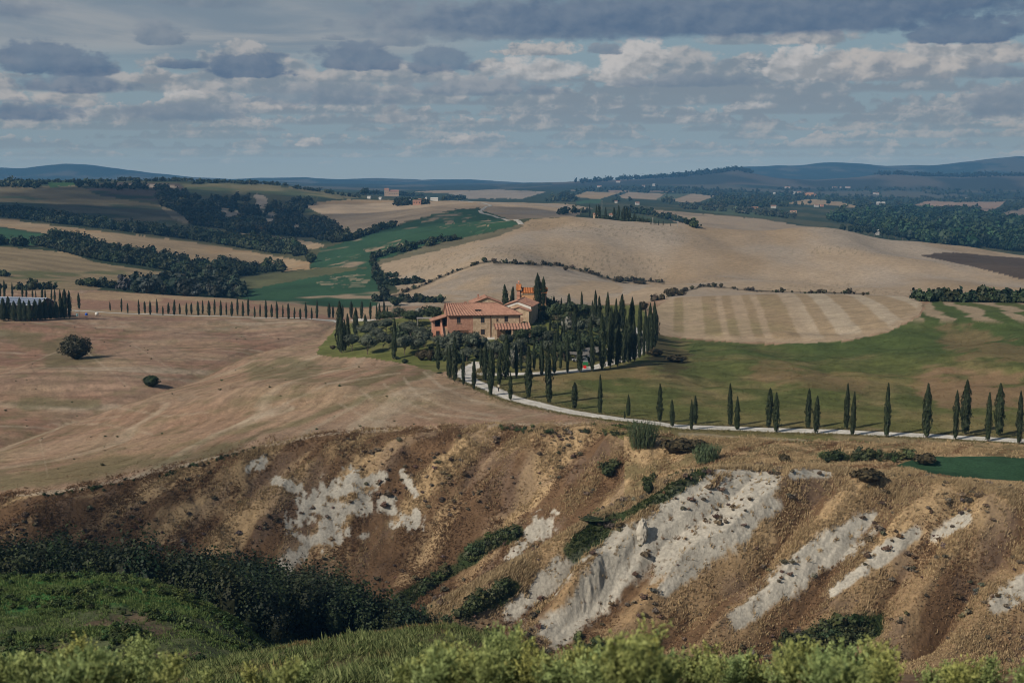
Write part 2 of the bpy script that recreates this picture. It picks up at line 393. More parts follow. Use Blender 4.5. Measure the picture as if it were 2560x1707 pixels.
# ------------------------------------------------------------------ terrain: one height field in metres
# cross-valley lines from near to far. 'v' lines: (u, v, Y) = where the line shows in the photograph and how far away it lies;
# 'z' lines: (u, height relative to the eye) at a constant distance.
def L(Y, *pts): return ('v', [(u, v, Y) for u, v in pts])
def LV(*pts): return ('v', list(pts))
def Z(Y, *pts): return ('z', Y, list(pts))
LINES = [
    L(3.0, (0, 2600)), L(5.0, (0, 1830)), L(12.0, (0, 1735)),
    L(28.0, (0, 1740), (500, 1722), (900, 1700), (1300, 1715), (1700, 1745), (2560, 1750)),
    L(48.0, (0, 1722), (400, 1690), (640, 1640), (900, 1584), (1100, 1577), (1250, 1600), (1400, 1662), (1600, 1732), (2560, 1752)),
    L(66.0, (0, 1742), (400, 1732), (640, 1720), (900, 1700), (1100, 1700), (1400, 1740), (2560, 1762)),
    L(84.0, (0, 1690), (300, 1690), (640, 1700), (900, 1730), (2560, 1755)),
    L(104.0, (0, 1570), (300, 1552), (480, 1570), (600, 1612), (700, 1680), (900, 1740), (2560, 1745)),
    L(128.0, (0, 1450), (200, 1437), (330, 1446), (450, 1478), (560, 1530), (640, 1588), (720, 1655), (900, 1730), (1500, 1725), (2560, 1725)),
    L(150.0, (0, 1530), (300, 1530), (560, 1610), (720, 1690), (900, 1720), (1300, 1712), (2560, 1722)),
    L(178.0, (0, 1520), (400, 1530), (640, 1595), (900, 1640), (1100, 1652), (1300, 1690), (1700, 1700), (2560, 1705)),
    L(193.0, (0, 1485), (640, 1562), (900, 1612), (1100, 1602), (1250, 1612), (1500, 1635), (1800, 1650), (2560, 1655)),
    LV((0, 1470, 212), (640, 1540, 212), (900, 1590, 210), (1050, 1530, 208), (1150, 1475, 208), (1250, 1422, 210), (1400, 1340, 214), (1500, 1285, 217), (1600, 1225, 220), (1700, 1182, 224), (1850, 1166, 228), (2000, 1165, 230), (2200, 1180, 230), (2400, 1208, 226), (2560, 1218, 225)),
    LV((0, 1450, 228), (640, 1510, 228), (900, 1560, 225), (1050, 1560, 222), (1250, 1490, 224), (1400, 1415, 227), (1500, 1352, 229), (1600, 1275, 232), (1700, 1192, 235), (1800, 1168, 238), (1900, 1156, 240), (2000, 1151, 241), (2200, 1161, 240), (2400, 1190, 236), (2560, 1206, 234)),
    LV((0, 1430, 242), (400, 1430, 242), (640, 1480, 242), (900, 1520, 242), (1050, 1490, 242), (1250, 1420, 242), (1400, 1345, 243), (1500, 1290, 244), (1600, 1226, 245), (1700, 1177, 246), (1800, 1151, 247), (1900, 1136, 250), (2200, 1136, 249), (2400, 1150, 245), (2560, 1160, 243)),
    LV((0, 1247, 262), (150, 1232, 262), (300, 1205, 264), (450, 1172, 266), (600, 1132, 268), (800, 1090, 272), (1000, 1076, 275), (1300, 1066, 273), (1500, 1066, 269), (1620, 1082, 264), (1700, 1102, 261), (1900, 1107, 261), (2200, 1115, 258), (2560, 1130, 252)),
    Z(300, (0, -59.5), (320, -57), (640, -51.5), (1000, -48.5), (1400, -48.5), (2000, -49), (2560, -49)),
    Z(345, (0, -60), (200, -59.5), (480, -54), (640, -50.5), (1000, -47.5), (1280, -48), (1560, -48.3), (2000, -49), (2300, -48), (2560, -46.5)),
    Z(400, (0, -57.5), (250, -58.2), (480, -55.5), (640, -52), (820, -50), (960, -48), (1100, -47), (1300, -46.5), (1500, -46.5), (1600, -47.5), (1700, -50), (2000, -50), (2300, -47), (2560, -44.5)),
    Z(440, (0, -56), (480, -56.5), (640, -54.5), (820, -51.5), (950, -48.3), (1100, -47.2), (1300, -45.6), (1450, -45), (1580, -46.5), (1700, -50.5), (2000, -48), (2300, -44), (2560, -42.5)),
    Z(490, (0, -55.5), (640, -56.5), (820, -54), (950, -50), (1100, -47), (1300, -43.5), (1450, -44), (1560, -47), (1700, -48.5), (2000, -44.9), (2300, -42.5), (2560, -43.2)),
    Z(550, (0, -54.8), (640, -58), (820, -57), (1000, -54), (1100, -53), (1300, -51), (1450, -50.5), (1600, -49), (1700, -46.3), (2000, -45.0), (2300, -46.5), (2560, -49)),
    Z(620, (0, -56.5), (300, -58), (640, -61), (850, -62.5), (1000, -60), (1300, -59), (1500, -56.5), (1700, -52), (2000, -50.5), (2300, -53), (2560, -54)),
    L(690, (0, 728), (260, 728), (450, 740), (600, 750), (850, 772), (1000, 767), (1100, 762), (1500, 755), (1600, 742), (1700, 729), (2000, 736), (2300, 744), (2560, 737)),
    L(750, (0, 710), (200, 712), (300, 722), (450, 745), (600, 752), (850, 745), (1000, 737), (1100, 730), (1300, 715), (1500, 712), (1650, 708), (1800, 708), (2100, 720), (2300, 724), (2560, 716)),
    L(860, (0, 672), (300, 690), (450, 705), (620, 715), (800, 705), (950, 700), (1000, 697), (1100, 675), (1210, 655), (1430, 668), (1660, 690), (2000, 690), (2300, 690), (2560, 684)),
    L(980, (0, 630), (300, 645), (450, 665), (640, 690), (760, 675), (950, 650), (1100, 625), (1300, 605), (1500, 610), (1700, 620), (2000, 635), (2300, 645), (2560, 657)),
    L(1100, (0, 590), (300, 610), (450, 630), (700, 655), (780, 640), (900, 620), (1050, 588), (1200, 565), (1330, 545), (1420, 541), (1560, 553), (1700, 566), (2000, 588), (2240, 602), (2400, 615), (2560, 640)),
    L(1250, (0, 562), (300, 580), (450, 597), (600, 612), (760, 612), (850, 598), (1000, 575), (1200, 553), (1290, 552), (1420, 552), (1560, 572), (1700, 588), (2000, 610), (2240, 626), (2560, 660)),
    L(1450, (0, 535), (250, 548), (470, 565), (600, 580), (780, 600), (850, 585), (950, 560), (1100, 535), (1200, 532), (1300, 535), (1420, 538), (1550, 560), (1700, 580), (1900, 592), (2050, 598), (2240, 615), (2560, 640)),
    L(1800, (0, 500), (250, 505), (470, 515), (600, 525), (760, 535), (850, 530), (950, 530), (1100, 510), (1200, 507), (1400, 518), (1550, 530), (1620, 534), (1700, 546), (1900, 560), (2060, 578), (2240, 585), (2560, 605)),
    L(2100, (0, 470), (250, 468), (470, 480), (600, 488), (760, 497), (900, 505), (1000, 505), (1150, 503), (1400, 512), (1550, 520), (1700, 528), (1900, 542), (2060, 555), (2240, 565), (2560, 580)),
    L(2500, (0, 450), (250, 450), (470, 452), (600, 457), (720, 464), (850, 484), (950, 492), (1150, 505), (1400, 510), (1550, 508), (1700, 518), (1900, 522), (2060, 530), (2240, 545), (2560, 550)),
    L(3000, (0, 456), (470, 458), (720, 475), (850, 480), (950, 490), (1100, 498), (1250, 500), (1400, 495), (1550, 497), (1700, 503), (1900, 505), (2060, 512), (2240, 525), (2560, 530)),
    L(3800, (0, 458), (720, 472), (950, 482), (1100, 478), (1250, 475), (1400, 482), (1550, 485), (1700, 488), (1900, 490), (2060, 495), (2240, 505), (2560, 510)),
    L(4800, (0, 458), (720, 465), (950, 472), (1100, 475), (1250, 474), (1400, 468), (1600, 466), (1750, 468), (1900, 470), (2060, 478), (2240, 482), (2560, 485)),
    L(5800, (0, 456), (720, 462), (1000, 466), (1250, 462), (1400, 457), (1500, 449), (1600, 445), (1700, 440), (1790, 431), (1840, 424), (1880, 432), (1940, 446), (2040, 452), (2150, 443), (2190, 436), (2250, 434), (2400, 442), (2480, 436), (2560, 438)),
    L(6800, (0, 456), (700, 460), (1000, 464), (1250, 462), (1400, 460), (1600, 458), (1800, 450), (1950, 456), (2200, 454), (2560, 454)),
    L(8500, (0, 419), (60, 420), (130, 411), (160, 408), (210, 409), (260, 413), (330, 424), (400, 436), (480, 443), (600, 452), (690, 447), (760, 444), (860, 450), (950, 447), (1050, 450), (1150, 450), (1250, 452), (1400, 457), (1600, 452), (1800, 430), (1860, 420), (1920, 418), (2000, 414), (2060, 406), (2110, 403), (2160, 405), (2213, 412), (2330, 412), (2400, 407), (2470, 401), (2536, 394), (2600, 396)),
    L(10500, (0, 470), (2560, 470)),
]

s_main = np.linspace(-0.395, 0.395, 1180)
s_left = -0.395 - np.cumsum(np.linspace(0.0012, 0.016, 24))
SG = np.concatenate([s_left[::-1], s_main, -s_left])
NC = len(SG)

def build_profiles():
    T = np.zeros((len(LINES), NC)); LY = np.zeros((len(LINES), NC))
    for k, ln in enumerate(LINES):
        if ln[0] == 'v':
            p = np.array(ln[1], float)
            t = t_of_v(p[:, 1]); s = s_of_u(p[:, 0], t); ly = np.log(p[:, 2])
        else:
            p = np.array(ln[2], float)
            t = p[:, 1] / ln[1]; s = s_of_u(p[:, 0], t); ly = np.full(len(p), math.log(ln[1]))
        o = np.argsort(s)
        T[k] = np.interp(SG, s[o], t[o]); LY[k] = np.interp(SG, s[o], ly[o])
    # round the corners of the lines (about 25 photo pixels)
    def smooth(a, ds):
        n = 61; x = np.linspace(-2.5, 2.5, n); kx = np.exp(-x * x); kx /= kx.sum()
        su = np.linspace(SG[0], SG[-1], 4000)
        step = su[1] - su[0]
        out = np.empty_like(a)
        for i in range(len(a)):
            f = np.interp(su, SG, a[i])
            half = max(1, int(round(ds / step)))
            xs = np.arange(-2 * half, 2 * half + 1); kk = np.exp(-(xs / half) ** 2); kk /= kk.sum()
            g = np.convolve(np.pad(f, 2 * half, mode='edge'), kk, mode='valid')
            out[i] = np.interp(SG, su, g)
        return out
    far = [i for i, ln in enumerate(LINES) if ln[0] == 'v' and ln[1][0][2] > 5000]
    Ts = smooth(T, 0.007); Tf = smooth(T, 0.003)
    Ts[far] = Tf[far]
    LYs = smooth(LY, 0.012)
    for k in range(1, len(LYs)):
        LYs[k] = np.maximum(LYs[k], LYs[k - 1] + 0.008)
    return Ts, LYs

PT, PLY = build_profiles()

def pchip_eval(ly_rows):
    K = len(PT)
    h = np.diff(PLY, axis=0); d = np.diff(PT, axis=0) / h
    m = np.zeros_like(PT)
    w1 = 2 * h[1:] + h[:-1]; w2 = h[1:] + 2 * h[:-1]
    same = d[:-1] * d[1:] > 0
    with np.errstate(divide='ignore', invalid='ignore'):
        mm = (w1 + w2) / (w1 / d[:-1] + w2 / d[1:])
    m[1:-1] = np.where(same, mm, 0.0)
    m[0] = d[0]; m[-1] = d[-1]
    out = np.zeros((len(ly_rows), NC))
    for c in range(NC):
        x = np.clip(ly_rows, PLY[0, c], PLY[-1, c])
        i = np.clip(np.searchsorted(PLY[:, c], x, side='right') - 1, 0, K - 2)
        hh = h[i, c]; q = (x - PLY[i, c]) / hh
        q2 = q * q; q3 = q2 * q
        out[:, c] = (2 * q3 - 3 * q2 + 1) * PT[i, c] + (q3 - 2 * q2 + q) * hh * m[i, c] + (-2 * q3 + 3 * q2) * PT[i + 1, c] + (q3 - q2) * hh * m[i + 1, c]
    return out

# choose the rows so that neighbouring rows lie about one rendered pixel apart
lyf = np.linspace(math.log(3.0), math.log(10400.0), 9000)
tf = pchip_eval(lyf)
vis = np.maximum.accumulate(tf, axis=0) <= tf + 0.004
step = np.abs(np.diff(tf, axis=0)) * 1422.0
step = np.where(vis[1:], step, step * 0.12)
core = (SG > -0.385) & (SG < 0.385)
dens = np.percentile(step[:, core], 88, axis=1) / 1.25
dens = np.maximum(dens, (lyf[1] - lyf[0]) / 0.022)
cum = np.concatenate([[0], np.cumsum(dens)])
NRW = int(cum[-1]) + 1
LYR = np.interp(np.linspace(0, cum[-1], NRW), cum, lyf)
YR = np.exp(LYR)
print('terrain rows', NRW, 'columns', NC, 'verts', NRW * NC)
TG = pchip_eval(LYR)

GX = SG[None, :] * YR[:, None]
GY = np.repeat(YR[:, None], NC, 1)
GZ = CAM_Z + TG * YR[:, None]
U0, V0 = uv_of(SG[None, :] + 0 * TG, TG)

def ground(x, y):
    """height of the terrain at world positions (bilinear on the grid)"""
    x = np.asarray(x, float); y = np.asarray(y, float)
    s = x / y; ly = np.log(y)
    c = np.clip(np.searchsorted(SG, s) - 1, 0, NC - 2); r = np.clip(np.searchsorted(LYR, ly) - 1, 0, NRW - 2)
    fs = np.clip((s - SG[c]) / (SG[c + 1] - SG[c]), 0, 1); fr = np.clip((y - YR[r]) / (YR[r + 1] - YR[r]), 0, 1)
    return (GZ[r, c] * (1 - fr) * (1 - fs) + GZ[r + 1, c] * fr * (1 - fs) + GZ[r, c + 1] * (1 - fr) * fs + GZ[r + 1, c + 1] * fr * fs)

def hit(u, v, ymin=0.0, ymax=1e9):
    """where the line of sight through a photo pixel first meets the ground beyond ymin: (x, y, z); vectorised"""
    u = np.atleast_1d(np.asarray(u, float)); v = np.atleast_1d(np.asarray(v, float))
    t = t_of_v(v); s = s_of_u(u, t)
    c = np.clip(np.round(np.interp(s, SG, np.arange(NC))).astype(int), 0, NC - 1)
    r0 = int(np.searchsorted(YR, ymin)); r1 = min(NRW, int(np.searchsorted(YR, ymax)) + 1)
    y = np.full(len(u), np.nan)
    sub = TG[r0:r1]
    for i in range(len(u)):
        col = sub[:, c[i]]
        k = int(np.argmax(col >= t[i]))
        if col[k] < t[i]:
            k = int(np.argmax(col)); y[i] = YR[r0 + k]; continue
        if k == 0: y[i] = YR[r0]; continue
        a, b = col[k - 1], col[k]
        y[i] = YR[r0 + k - 1] + (YR[r0 + k] - YR[r0 + k - 1]) * (t[i] - a) / (b - a + 1e-12)
    x = s * y
    return x, y, ground(x, y)


def poly_dist(x, y, P):
    """distance to a world polyline, signed side (+ = left of its direction) and length along it"""
    best = np.full(x.shape, 1e9); side = np.zeros(x.shape); along = np.zeros(x.shape); acc = 0.0
    for (ax, ay), (bx, by) in zip(P[:-1], P[1:]):
        dx, dy = bx - ax, by - ay; L2 = dx * dx + dy * dy; Ls = math.sqrt(L2)
        k = np.clip(((x - ax) * dx + (y - ay) * dy) / L2, 0, 1)
        d = np.hypot(x - ax - k * dx, y - ay - k * dy)
        m = d < best
        best = np.where(m, d, best); side = np.where(m, (dx * (y - ay) - dy * (x - ax)) / Ls, side); along = np.where(m, acc + k * Ls, along)
        acc += Ls
    return best, side, along
_sx, _sy, _ = hit([-60, 0, 180, 340, 480, 640, 800, 870], [1110, 1092, 1040, 985, 930, 868, 830, 800], 265, 640)
SWALE = list(zip(_sx, _sy))
RQ0, RPER = -136.3, 8.7                          # the clay ribs of the right-hand spur run parallel, 8.7 m apart
def rib_coords(x, y):
    p = (x + y) * .7071; q = (x - y) * .7071
    q = q + fbm(p, q, 34, 2, .5, 21) * 2.0 + fbm(p * .5, q, 9, 2, .5, 24) * .6
    a = ((q - RQ0) / RPER) % 1.0
    return p, q, 1 - np.minimum(a, 1 - a) * 2    # 1 on a rib, 0 in a gully

def clay_mask(U, V, X, Y):
    """bare clay on the eroded slopes"""
    SP = [(1690, 1270, 1900, 1192, 50), (1600, 1385, 1770, 1240, 62), (1480, 1480, 1620, 1350, 58), (1395, 1570, 1500, 1470, 46), (1690, 1390, 1880, 1240, 74), (1560, 1420, 1660, 1330, 52),
          (1290, 1525, 1400, 1425, 36), (1400, 1420, 1560, 1325, 17), (1850, 1545, 1950, 1465, 28), (1950, 1460, 2110, 1355, 42), (2060, 1370, 2170, 1300, 26), (1850, 1330, 1930, 1260, 30),
          (2190, 1400, 2290, 1330, 18), (2490, 1505, 2600, 1440, 26), (2340, 1345, 2410, 1295, 18), (1985, 1186, 2070, 1182, 12), (1660, 1470, 1760, 1400, 20), (2080, 1480, 2160, 1420, 14)]
    CL = [(770, 1262, 880, 1200, 34), (735, 1310, 800, 1262, 30), (830, 1300, 900, 1262, 34), (700, 1205, 740, 1215, 18), (620, 1175, 660, 1150, 13), (900, 1205, 960, 1190, 13),
          (965, 1262, 1015, 1300, 24), (985, 1318, 1040, 1300, 28), (770, 1352, 815, 1330, 30), (715, 1415, 760, 1375, 24), (1040, 1235, 1005, 1180, 10), (1290, 1375, 1370, 1315, 26), (850, 1345, 870, 1320, 16), (905, 1340, 940, 1320, 12)]
    p, q, rib = rib_coords(X, Y)
    ns = fbm(p * .28, q, 3.2, 4, .55, 3) * .42 + fbm(X, Y, 1.3, 3, .6, 5) * .20 + (rib - .45) * .22
    nc = fbm(X, Y, 5.0, 4, .6, 6) * .75 + fbm(X, Y, 1.2, 3, .6, 7) * .45
    bs = np.full(U.shape, -9.0); bc = np.full(U.shape, -9.0)
    for (a, b, c, d, r) in SP: bs = np.maximum(bs, 1.0 - capsule(U, V, a, b, c, d) / r)
    for (a, b, c, d, r) in CL: bc = np.maximum(bc, 1.0 - capsule(U, V, a, b, c, d) / r)
    m = np.maximum(smoothstep(-0.18, 0.32, bs * 0.9 + ns), smoothstep(0.0, 0.40, bc * 0.9 + nc))
    return m, np.maximum(bs, bc)

def displace():
    global GZ
    X, Y, U, V = GX, GY, U0, V0
    rows = np.where((YR > 100) & (YR < 300))[0]
    sl_ = slice(rows[0], rows[-1] + 1)
    x, y, u, v = X[sl_], Y[sl_], U[sl_], V[sl_]
    dz = np.zeros_like(x)
    crestY = np.interp(SG, SG, np.exp(PLY[15]))[None, :]
    footY = np.exp(PLY[11])[None, :]
    spurY = np.exp(PLY[12])[None, :]; gulY = np.exp(PLY[13])[None, :]
    # --- spur on the right: diagonal ribs running down to the left
    spur = smoothstep(footY - 6, footY + 5, y) * (1 - smoothstep(spurY - 7, spurY + 0.5, y)) * smoothstep(0.0, 0.03, SG[None, :] + 0.07)
    p, q, rib = rib_coords(x, y)
    deep = .75 + .5 * fbm(q, p * .2, 14, 2, .5, 25)
    dz += spur * ((rib ** .8 - 0.55) * 3.6 * deep + fbm(p * .4, q, 5, 3, 0.5, 22) * .45 + fbm(p * .25, q, 1.1, 3, 0.6, 23) * 0.16 + fbm(x, y, 1.0, 2, .6, 26) * .06)
    # a rounded buttress with a hollow behind it, and a lip of hard clay higher up
    for (bu, bv, ru, rv, hh, y0_, y1_) in [(1462, 1452, 2.0, 4.2, 2.3, 196, 226), (1425, 1492, 1.3, 2.2, 1.1, 194, 222), (1700, 1212, 1.2, 3.6, 1.0, 212, 232), (1560, 1365, 1.0, 3.0, .8, 205, 228)]:
        bx, by, _ = hit(bu, bv, y0_, y1_)
        pb, qb, _ = rib_coords(bx, by)
        dp, dq = (p - pb[0]) / rv, (q - qb[0]) / ru
        side_ = smoothstep(1.25, .55, dq + .25 * fbm(p, q, 2.0, 3, .6, 27))
        dz += hh * np.exp(-dp ** 2) * np.where(dq < 0, np.exp(-dq ** 2), side_) - hh * .45 * np.exp(-dp ** 2) * np.exp(-((dq - 1.7) / .55) ** 2)
    # --- cliff on the left
    cliff = smoothstep(gulY, gulY + 8, y) * (1 - smoothstep(crestY - 6, crestY + 0.5, y)) * (1 - smoothstep(0.10, 0.14, SG[None, :]))
    q2 = (x - y * 0.8) / 1.28 + fbm(x, y, 18, 3, 0.5, 31) * 5
    rib2 = np.abs(((q2 / 15.0) % 1.0) * 2 - 1)
    dz += cliff * ((rib2 - 0.55) * 2.0 + fbm(x, y, 11, 3, 0.5, 32) * 1.1 + fbm(x, y, 1.8, 3, 0.6, 33) * 0.16)
    # little ragged edge along the plateau rim
    rim = np.exp(-((y - crestY) / 3.0) ** 2)
    dz += rim * fbm(x, y, 3.0, 3, 0.6, 41) * 0.25
    # terracettes: small steps where the clay has slipped
    st_ = (spur + cliff) * np.clip(fbm(x, y, 12, 2, 0.5, 44) + 0.2, 0, 1)
    dz += st_ * (np.abs(((GZ[sl_] / 1.7 + fbm(x, y, 6, 3, 0.5, 45)) % 1.0) - 0.5) - 0.25) * 0.30
    GZ[sl_] += dz
    # gentle swell in the fields
    rows = np.where((YR > 285))[0]; s2 = slice(rows[0], NRW)
    x, y = X[s2], Y[s2]
    f = smoothstep(285, 320, y) * (1 - smoothstep(5000, 5600, y))
    amp = np.minimum(y / 400.0, 4.0)
    GZ[s2] += f * fbm(x, y, 60, 3, 0.45, 51) * 0.5 * amp * 0.6
    sw, side, along = poly_dist(x[:400], y[:400], SWALE)
    fs = smoothstep(268, 300, y[:400]) * (1 - smoothstep(600, 640, y[:400])) * smoothstep(-.02, -.06, SG[None, :])
    cut = -1.5 * np.exp(-(sw / 9.0) ** 2) - .7 * np.exp(-(sw / 2.2) ** 2)
    GZ[s2][:400] += fs * (cut + fbm(x[:400], y[:400], 75, 2, .4, 56) * 1.5 + np.sin(along / 13.0 + fbm(x[:400], y[:400], 50, 2, .5, 57) * 2) * np.clip(sw / 40, 0, 1) * .45)
    hill = smoothstep(720, 800, y) * (1 - smoothstep(1080, 1100, y)) * smoothstep(-0.12, 0.02, SG[None, :])
    GZ[s2] += hill * (fbm(x * 1.0, y * 0.40, 120, 2, 0.35, 52) * 9.0 + fbm(x, y * .5, 40, 2, .4, 58) * .7)
    md = smoothstep(290, 330, y) * (1 - smoothstep(430, 460, y)) * smoothstep(0.10, 0.16, SG[None, :])
    GZ[s2] += md * (fbm(x, y * 0.8, 26, 3, 0.5, 53) * 1.6)
    fh = smoothstep(5000, 6000, y)
    GZ[s2] += fh * fbm(x, y, 900, 4, 0.55, 54) * 14.0
    # the near green banks
    rows = np.where((YR < 140))[0]; s3 = slice(0, rows[-1] + 1)
    x, y = X[s3], Y[s3]
    f = smoothstep(20, 40, y) * (1 - smoothstep(130, 140, y))
    GZ[s3] += f * (fbm(x, y, 5, 4, 0.55, 61) * 0.35)
displace()
TG = (GZ - CAM_Z) / GY
U0, V0 = uv_of(SG[None, :] + 0 * TG, TG)

# ------------------------------------------------------------------ what grows where: ground colours (albedo) by field
def S(c): return np.array(c, float)
C_STUB = S((.300, .205, .145)); C_STUB2 = S((.330, .250, .160)); C_STUBR = S((.270, .165, .115))
C_TAN = S((.355, .275, .190)); C_GREY = S((.330, .275, .215)); C_OCH = S((.335, .235, .135))
C_GREEN = S((.036, .082, .042)); C_OLIVE = S((.115, .115, .055)); C_MEAD = S((.098, .112, .038)); C_MEADB = S((.205, .165, .080))
C_SCRUB = S((.040, .055, .030)); C_DRY = S((.380, .272, .155)); C_DRYB = S((.142, .088, .050)); C_CLAY = S((.465, .435, .372))
C_LAWN = S((.150, .165, .052)); C_FRESH = S((.030, .085, .025)); C_SOIL = S((.100, .075, .052)); C_PALE = S((.420, .350, .260))

FIELDS = {}
def mixc(col, mask, c):
    """paint colour(s) c where mask (0..1)"""
    mk = mask[..., None]
    return col * (1 - mk) + c * mk

def colour():
    XA, YA, UA, VA = GX, GY, U0, V0
    X, Y, U, V = GX, GY, U0, V0
    n1 = fbm(X, Y, 40, 4, 0.5, 71); n2 = fbm(X, Y, 9, 4, 0.55, 72); n3 = fbm(X, Y, 150, 3, 0.5, 73)
    # ragged field borders
    jit = np.clip(1.6 - np.log10(np.maximum(Y, 1)) * 0.25, 0.5, 2)
    Uj = U + n2 * 5; Vj = V + fbm(X, Y, 7, 3, 0.5, 74) * 2.0
    colA = np.zeros(X.shape + (3,)) + C_SCRUB
    n1A, n2A, n3A, UjA, VjA = n1, n2, n3, Uj, Vj
    def zone(y0, y1):
        nonlocal X, Y, U, V, n1, n2, n3, Uj, Vj, col
        a = int(np.searchsorted(YR, y0)); b = int(np.searchsorted(YR, y1))
        q = slice(a, b)
        X, Y, U, V = XA[q], YA[q], UA[q], VA[q]
        n1, n2, n3, Uj, Vj = n1A[q], n2A[q], n3A[q], UjA[q], VjA[q]
        col = colA[q]
        return q
    col = colA
    q = zone(0, 152)
    # --- foreground
    g = smoothstep(-0.25, 0.25, n2 + 0.4 * n1)[..., None]
    near = C_FRESH * g + C_SOIL * (1 - g) * 1.0
    col = np.where((Y < 62)[..., None], C_OLIVE * (0.7 + 0.3 * g) * 0.9 + 0.25 * C_SOIL * (1 - g), col)
    mound = (Y >= 62) & (Y < 150)
    low = smoothstep(1500, 1560, V + n1 * 60)[..., None]
    mcol = C_FRESH * 1.6 * (1 - low) + (C_SOIL * 1.25 * (1 - 0.45 * g) + C_FRESH * 0.6 * g) * low
    col = np.where(mound[..., None], mcol, col)
    colA[q] = col
    q = zone(145, 300)
    # --- eroded slopes
    slope = (Y >= 150) & (Y < np.exp(PLY[15])[None, :])
    pp, qq, rb = rib_coords(X, Y)
    gr = smoothstep(-0.45, 0.30, fbm(pp * .35, qq, 8, 4, 0.55, 81) + 0.3 * fbm(pp * .5, qq, 2.2, 3, 0.6, 82) + (rb - .5) * 1.0 - .25 * smoothstep(-.02, -.08, SG)[None, :] - .8 * np.exp(-np.clip(Y - np.exp(PLY[14])[None, :], 0, 99) / 9.0) * (Y > np.exp(PLY[12])[None, :] + 3) * (U < 1600) * (U > 880))[..., None]  # last term paints shade into the gully behind the spur crest
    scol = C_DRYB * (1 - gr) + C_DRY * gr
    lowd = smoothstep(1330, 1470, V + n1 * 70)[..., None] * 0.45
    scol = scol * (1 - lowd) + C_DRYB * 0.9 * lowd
    pur = smoothstep(0.1, 0.5, fbm(pp * .5, qq, 8, 3, 0.55, 83))[..., None] * 0.45
    scol = scol * (1 - pur) + S((.155, .115, .090)) * pur
    clay, _ = clay_mask(U, V, X, Y)
    clay = clay * (slope)
    scol = mixc(scol, clay, C_CLAY * (0.88 + 0.14 * n2[..., None]))
    spk = smoothstep(0.52, 0.7, fbm(X, Y, 0.9, 3, 0.6, 84)) * clay * 0.6
    scol = mixc(scol, spk, S((.16, .125, .085)))
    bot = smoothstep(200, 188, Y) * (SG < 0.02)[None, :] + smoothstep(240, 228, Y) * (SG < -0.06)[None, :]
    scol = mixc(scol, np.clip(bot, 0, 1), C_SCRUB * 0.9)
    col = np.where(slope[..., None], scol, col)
    # green gully floors
    for (a, b, c, d, r) in [(1160, 1400, 1290, 1330, 22), (1440, 1380, 1540, 1290, 34), (1560, 1290, 1760, 1180, 16), (1000, 1500, 1180, 1400, 18), (1180, 1530, 1280, 1470, 24), (1960, 1620, 2180, 1570, 40)]:
        mk = smoothstep(-0.1, 0.35, 1 - capsule(U, V, a, b, c, d) / r + n2 * 0.6) * slope * 0.85
        col = mixc(col, mk, S((.035, .055, .022)))
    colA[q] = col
    q = zone(240, 700)
    # --- the plateau and the stubble fields behind it
    plat = (Y >= np.exp(PLY[15])[None, :]) & (Y < 690)
    k = smoothstep(-0.35, 0.4, n1 + 0.5 * n3)[..., None]
    st_ = C_STUB * (1 - k) + C_STUBR * k
    yel = smoothstep(0.0, 0.8, fbm(X, Y, 55, 4, 0.6, 91) + 0.15)[..., None] * 0.6
    st_ = st_ * (1 - yel) + C_STUB2 * yel
    # drilling lines: across the swale on the far side, along it on the near side
    sw, side, along = poly_dist(X, Y, SWALE)
    wn = fbm(X, Y, 60, 2, .5, 92)
    ph_u = along + sw * .35 + wn * 9; ph_l = sw * 1.0 + along * .12 + wn * 10
    up = smoothstep(-4, 4, side)
    ph = np.where(side > 0, ph_u, ph_l)
    ac = np.where(side > 0, sw, along)
    ln = np.sin(ph / 1.15) * .5 + np.sin(ph / 3.1 + 1.0) * .55 + fbm(ph, ac * .05, 2.4, 4, .65, 93) * 1.5
    st_ = st_ * (1 + 0.15 * np.clip(ln, -2, 2)[..., None])
    row_ = smoothstep(.55, .95, np.sin(ph / .80)) * (.4 + .6 * smoothstep(-.2, .4, fbm(X, Y, 30, 3, .5, 98)))
    st_ = st_ * (1 - .16 * row_[..., None])
    pl = smoothstep(.25, .9, fbm(ph * .8, ac * .06, 7, 3, .6, 95))[..., None]
    st_ = st_ * (1 - .7 * pl) + C_PALE * .95 * .7 * pl
    st_ = st_ * (1 - .25 * (1 - up)[..., None]) + C_STUB2 * 1.04 * .25 * (1 - up)[..., None]
    st_ = st_ * (1 + .10 * np.clip(fbm(X, Y, 1.6, 2, .6, 96), -1, 1)[..., None])
    st_ = mixc(st_, np.exp(-(sw / 2.0) ** 2) * .35, S((.19, .135, .085)))
    # the side nearer the house turns yellower and greener
    gp = np.zeros(X.shape)
    for (a, b, c, d, r) in [(640, 925, 760, 930, 34), (700, 905, 790, 925, 22), (0, 1200, 560, 1130, 40), (60, 1010, 240, 1010, 20), (0, 830, 90, 850, 30), (130, 900, 240, 900, 26), (900, 960, 1000, 920, 16), (330, 970, 370, 965, 10), (120, 870, 220, 880, 30), (560, 1120, 900, 1000, 12), (740, 1060, 1080, 930, 10)]:
        gp = np.maximum(gp, 1 - capsule(U, V, a, b, c, d) / r)
    gmask = smoothstep(-0.1, 0.9, gp * 1.1 + n2 * 0.7 + n1 * 0.3) * smoothstep(-1.2, -0.2, gp) * 0.62
    st_ = mixc(st_, gmask, C_OLIVE * 1.05)
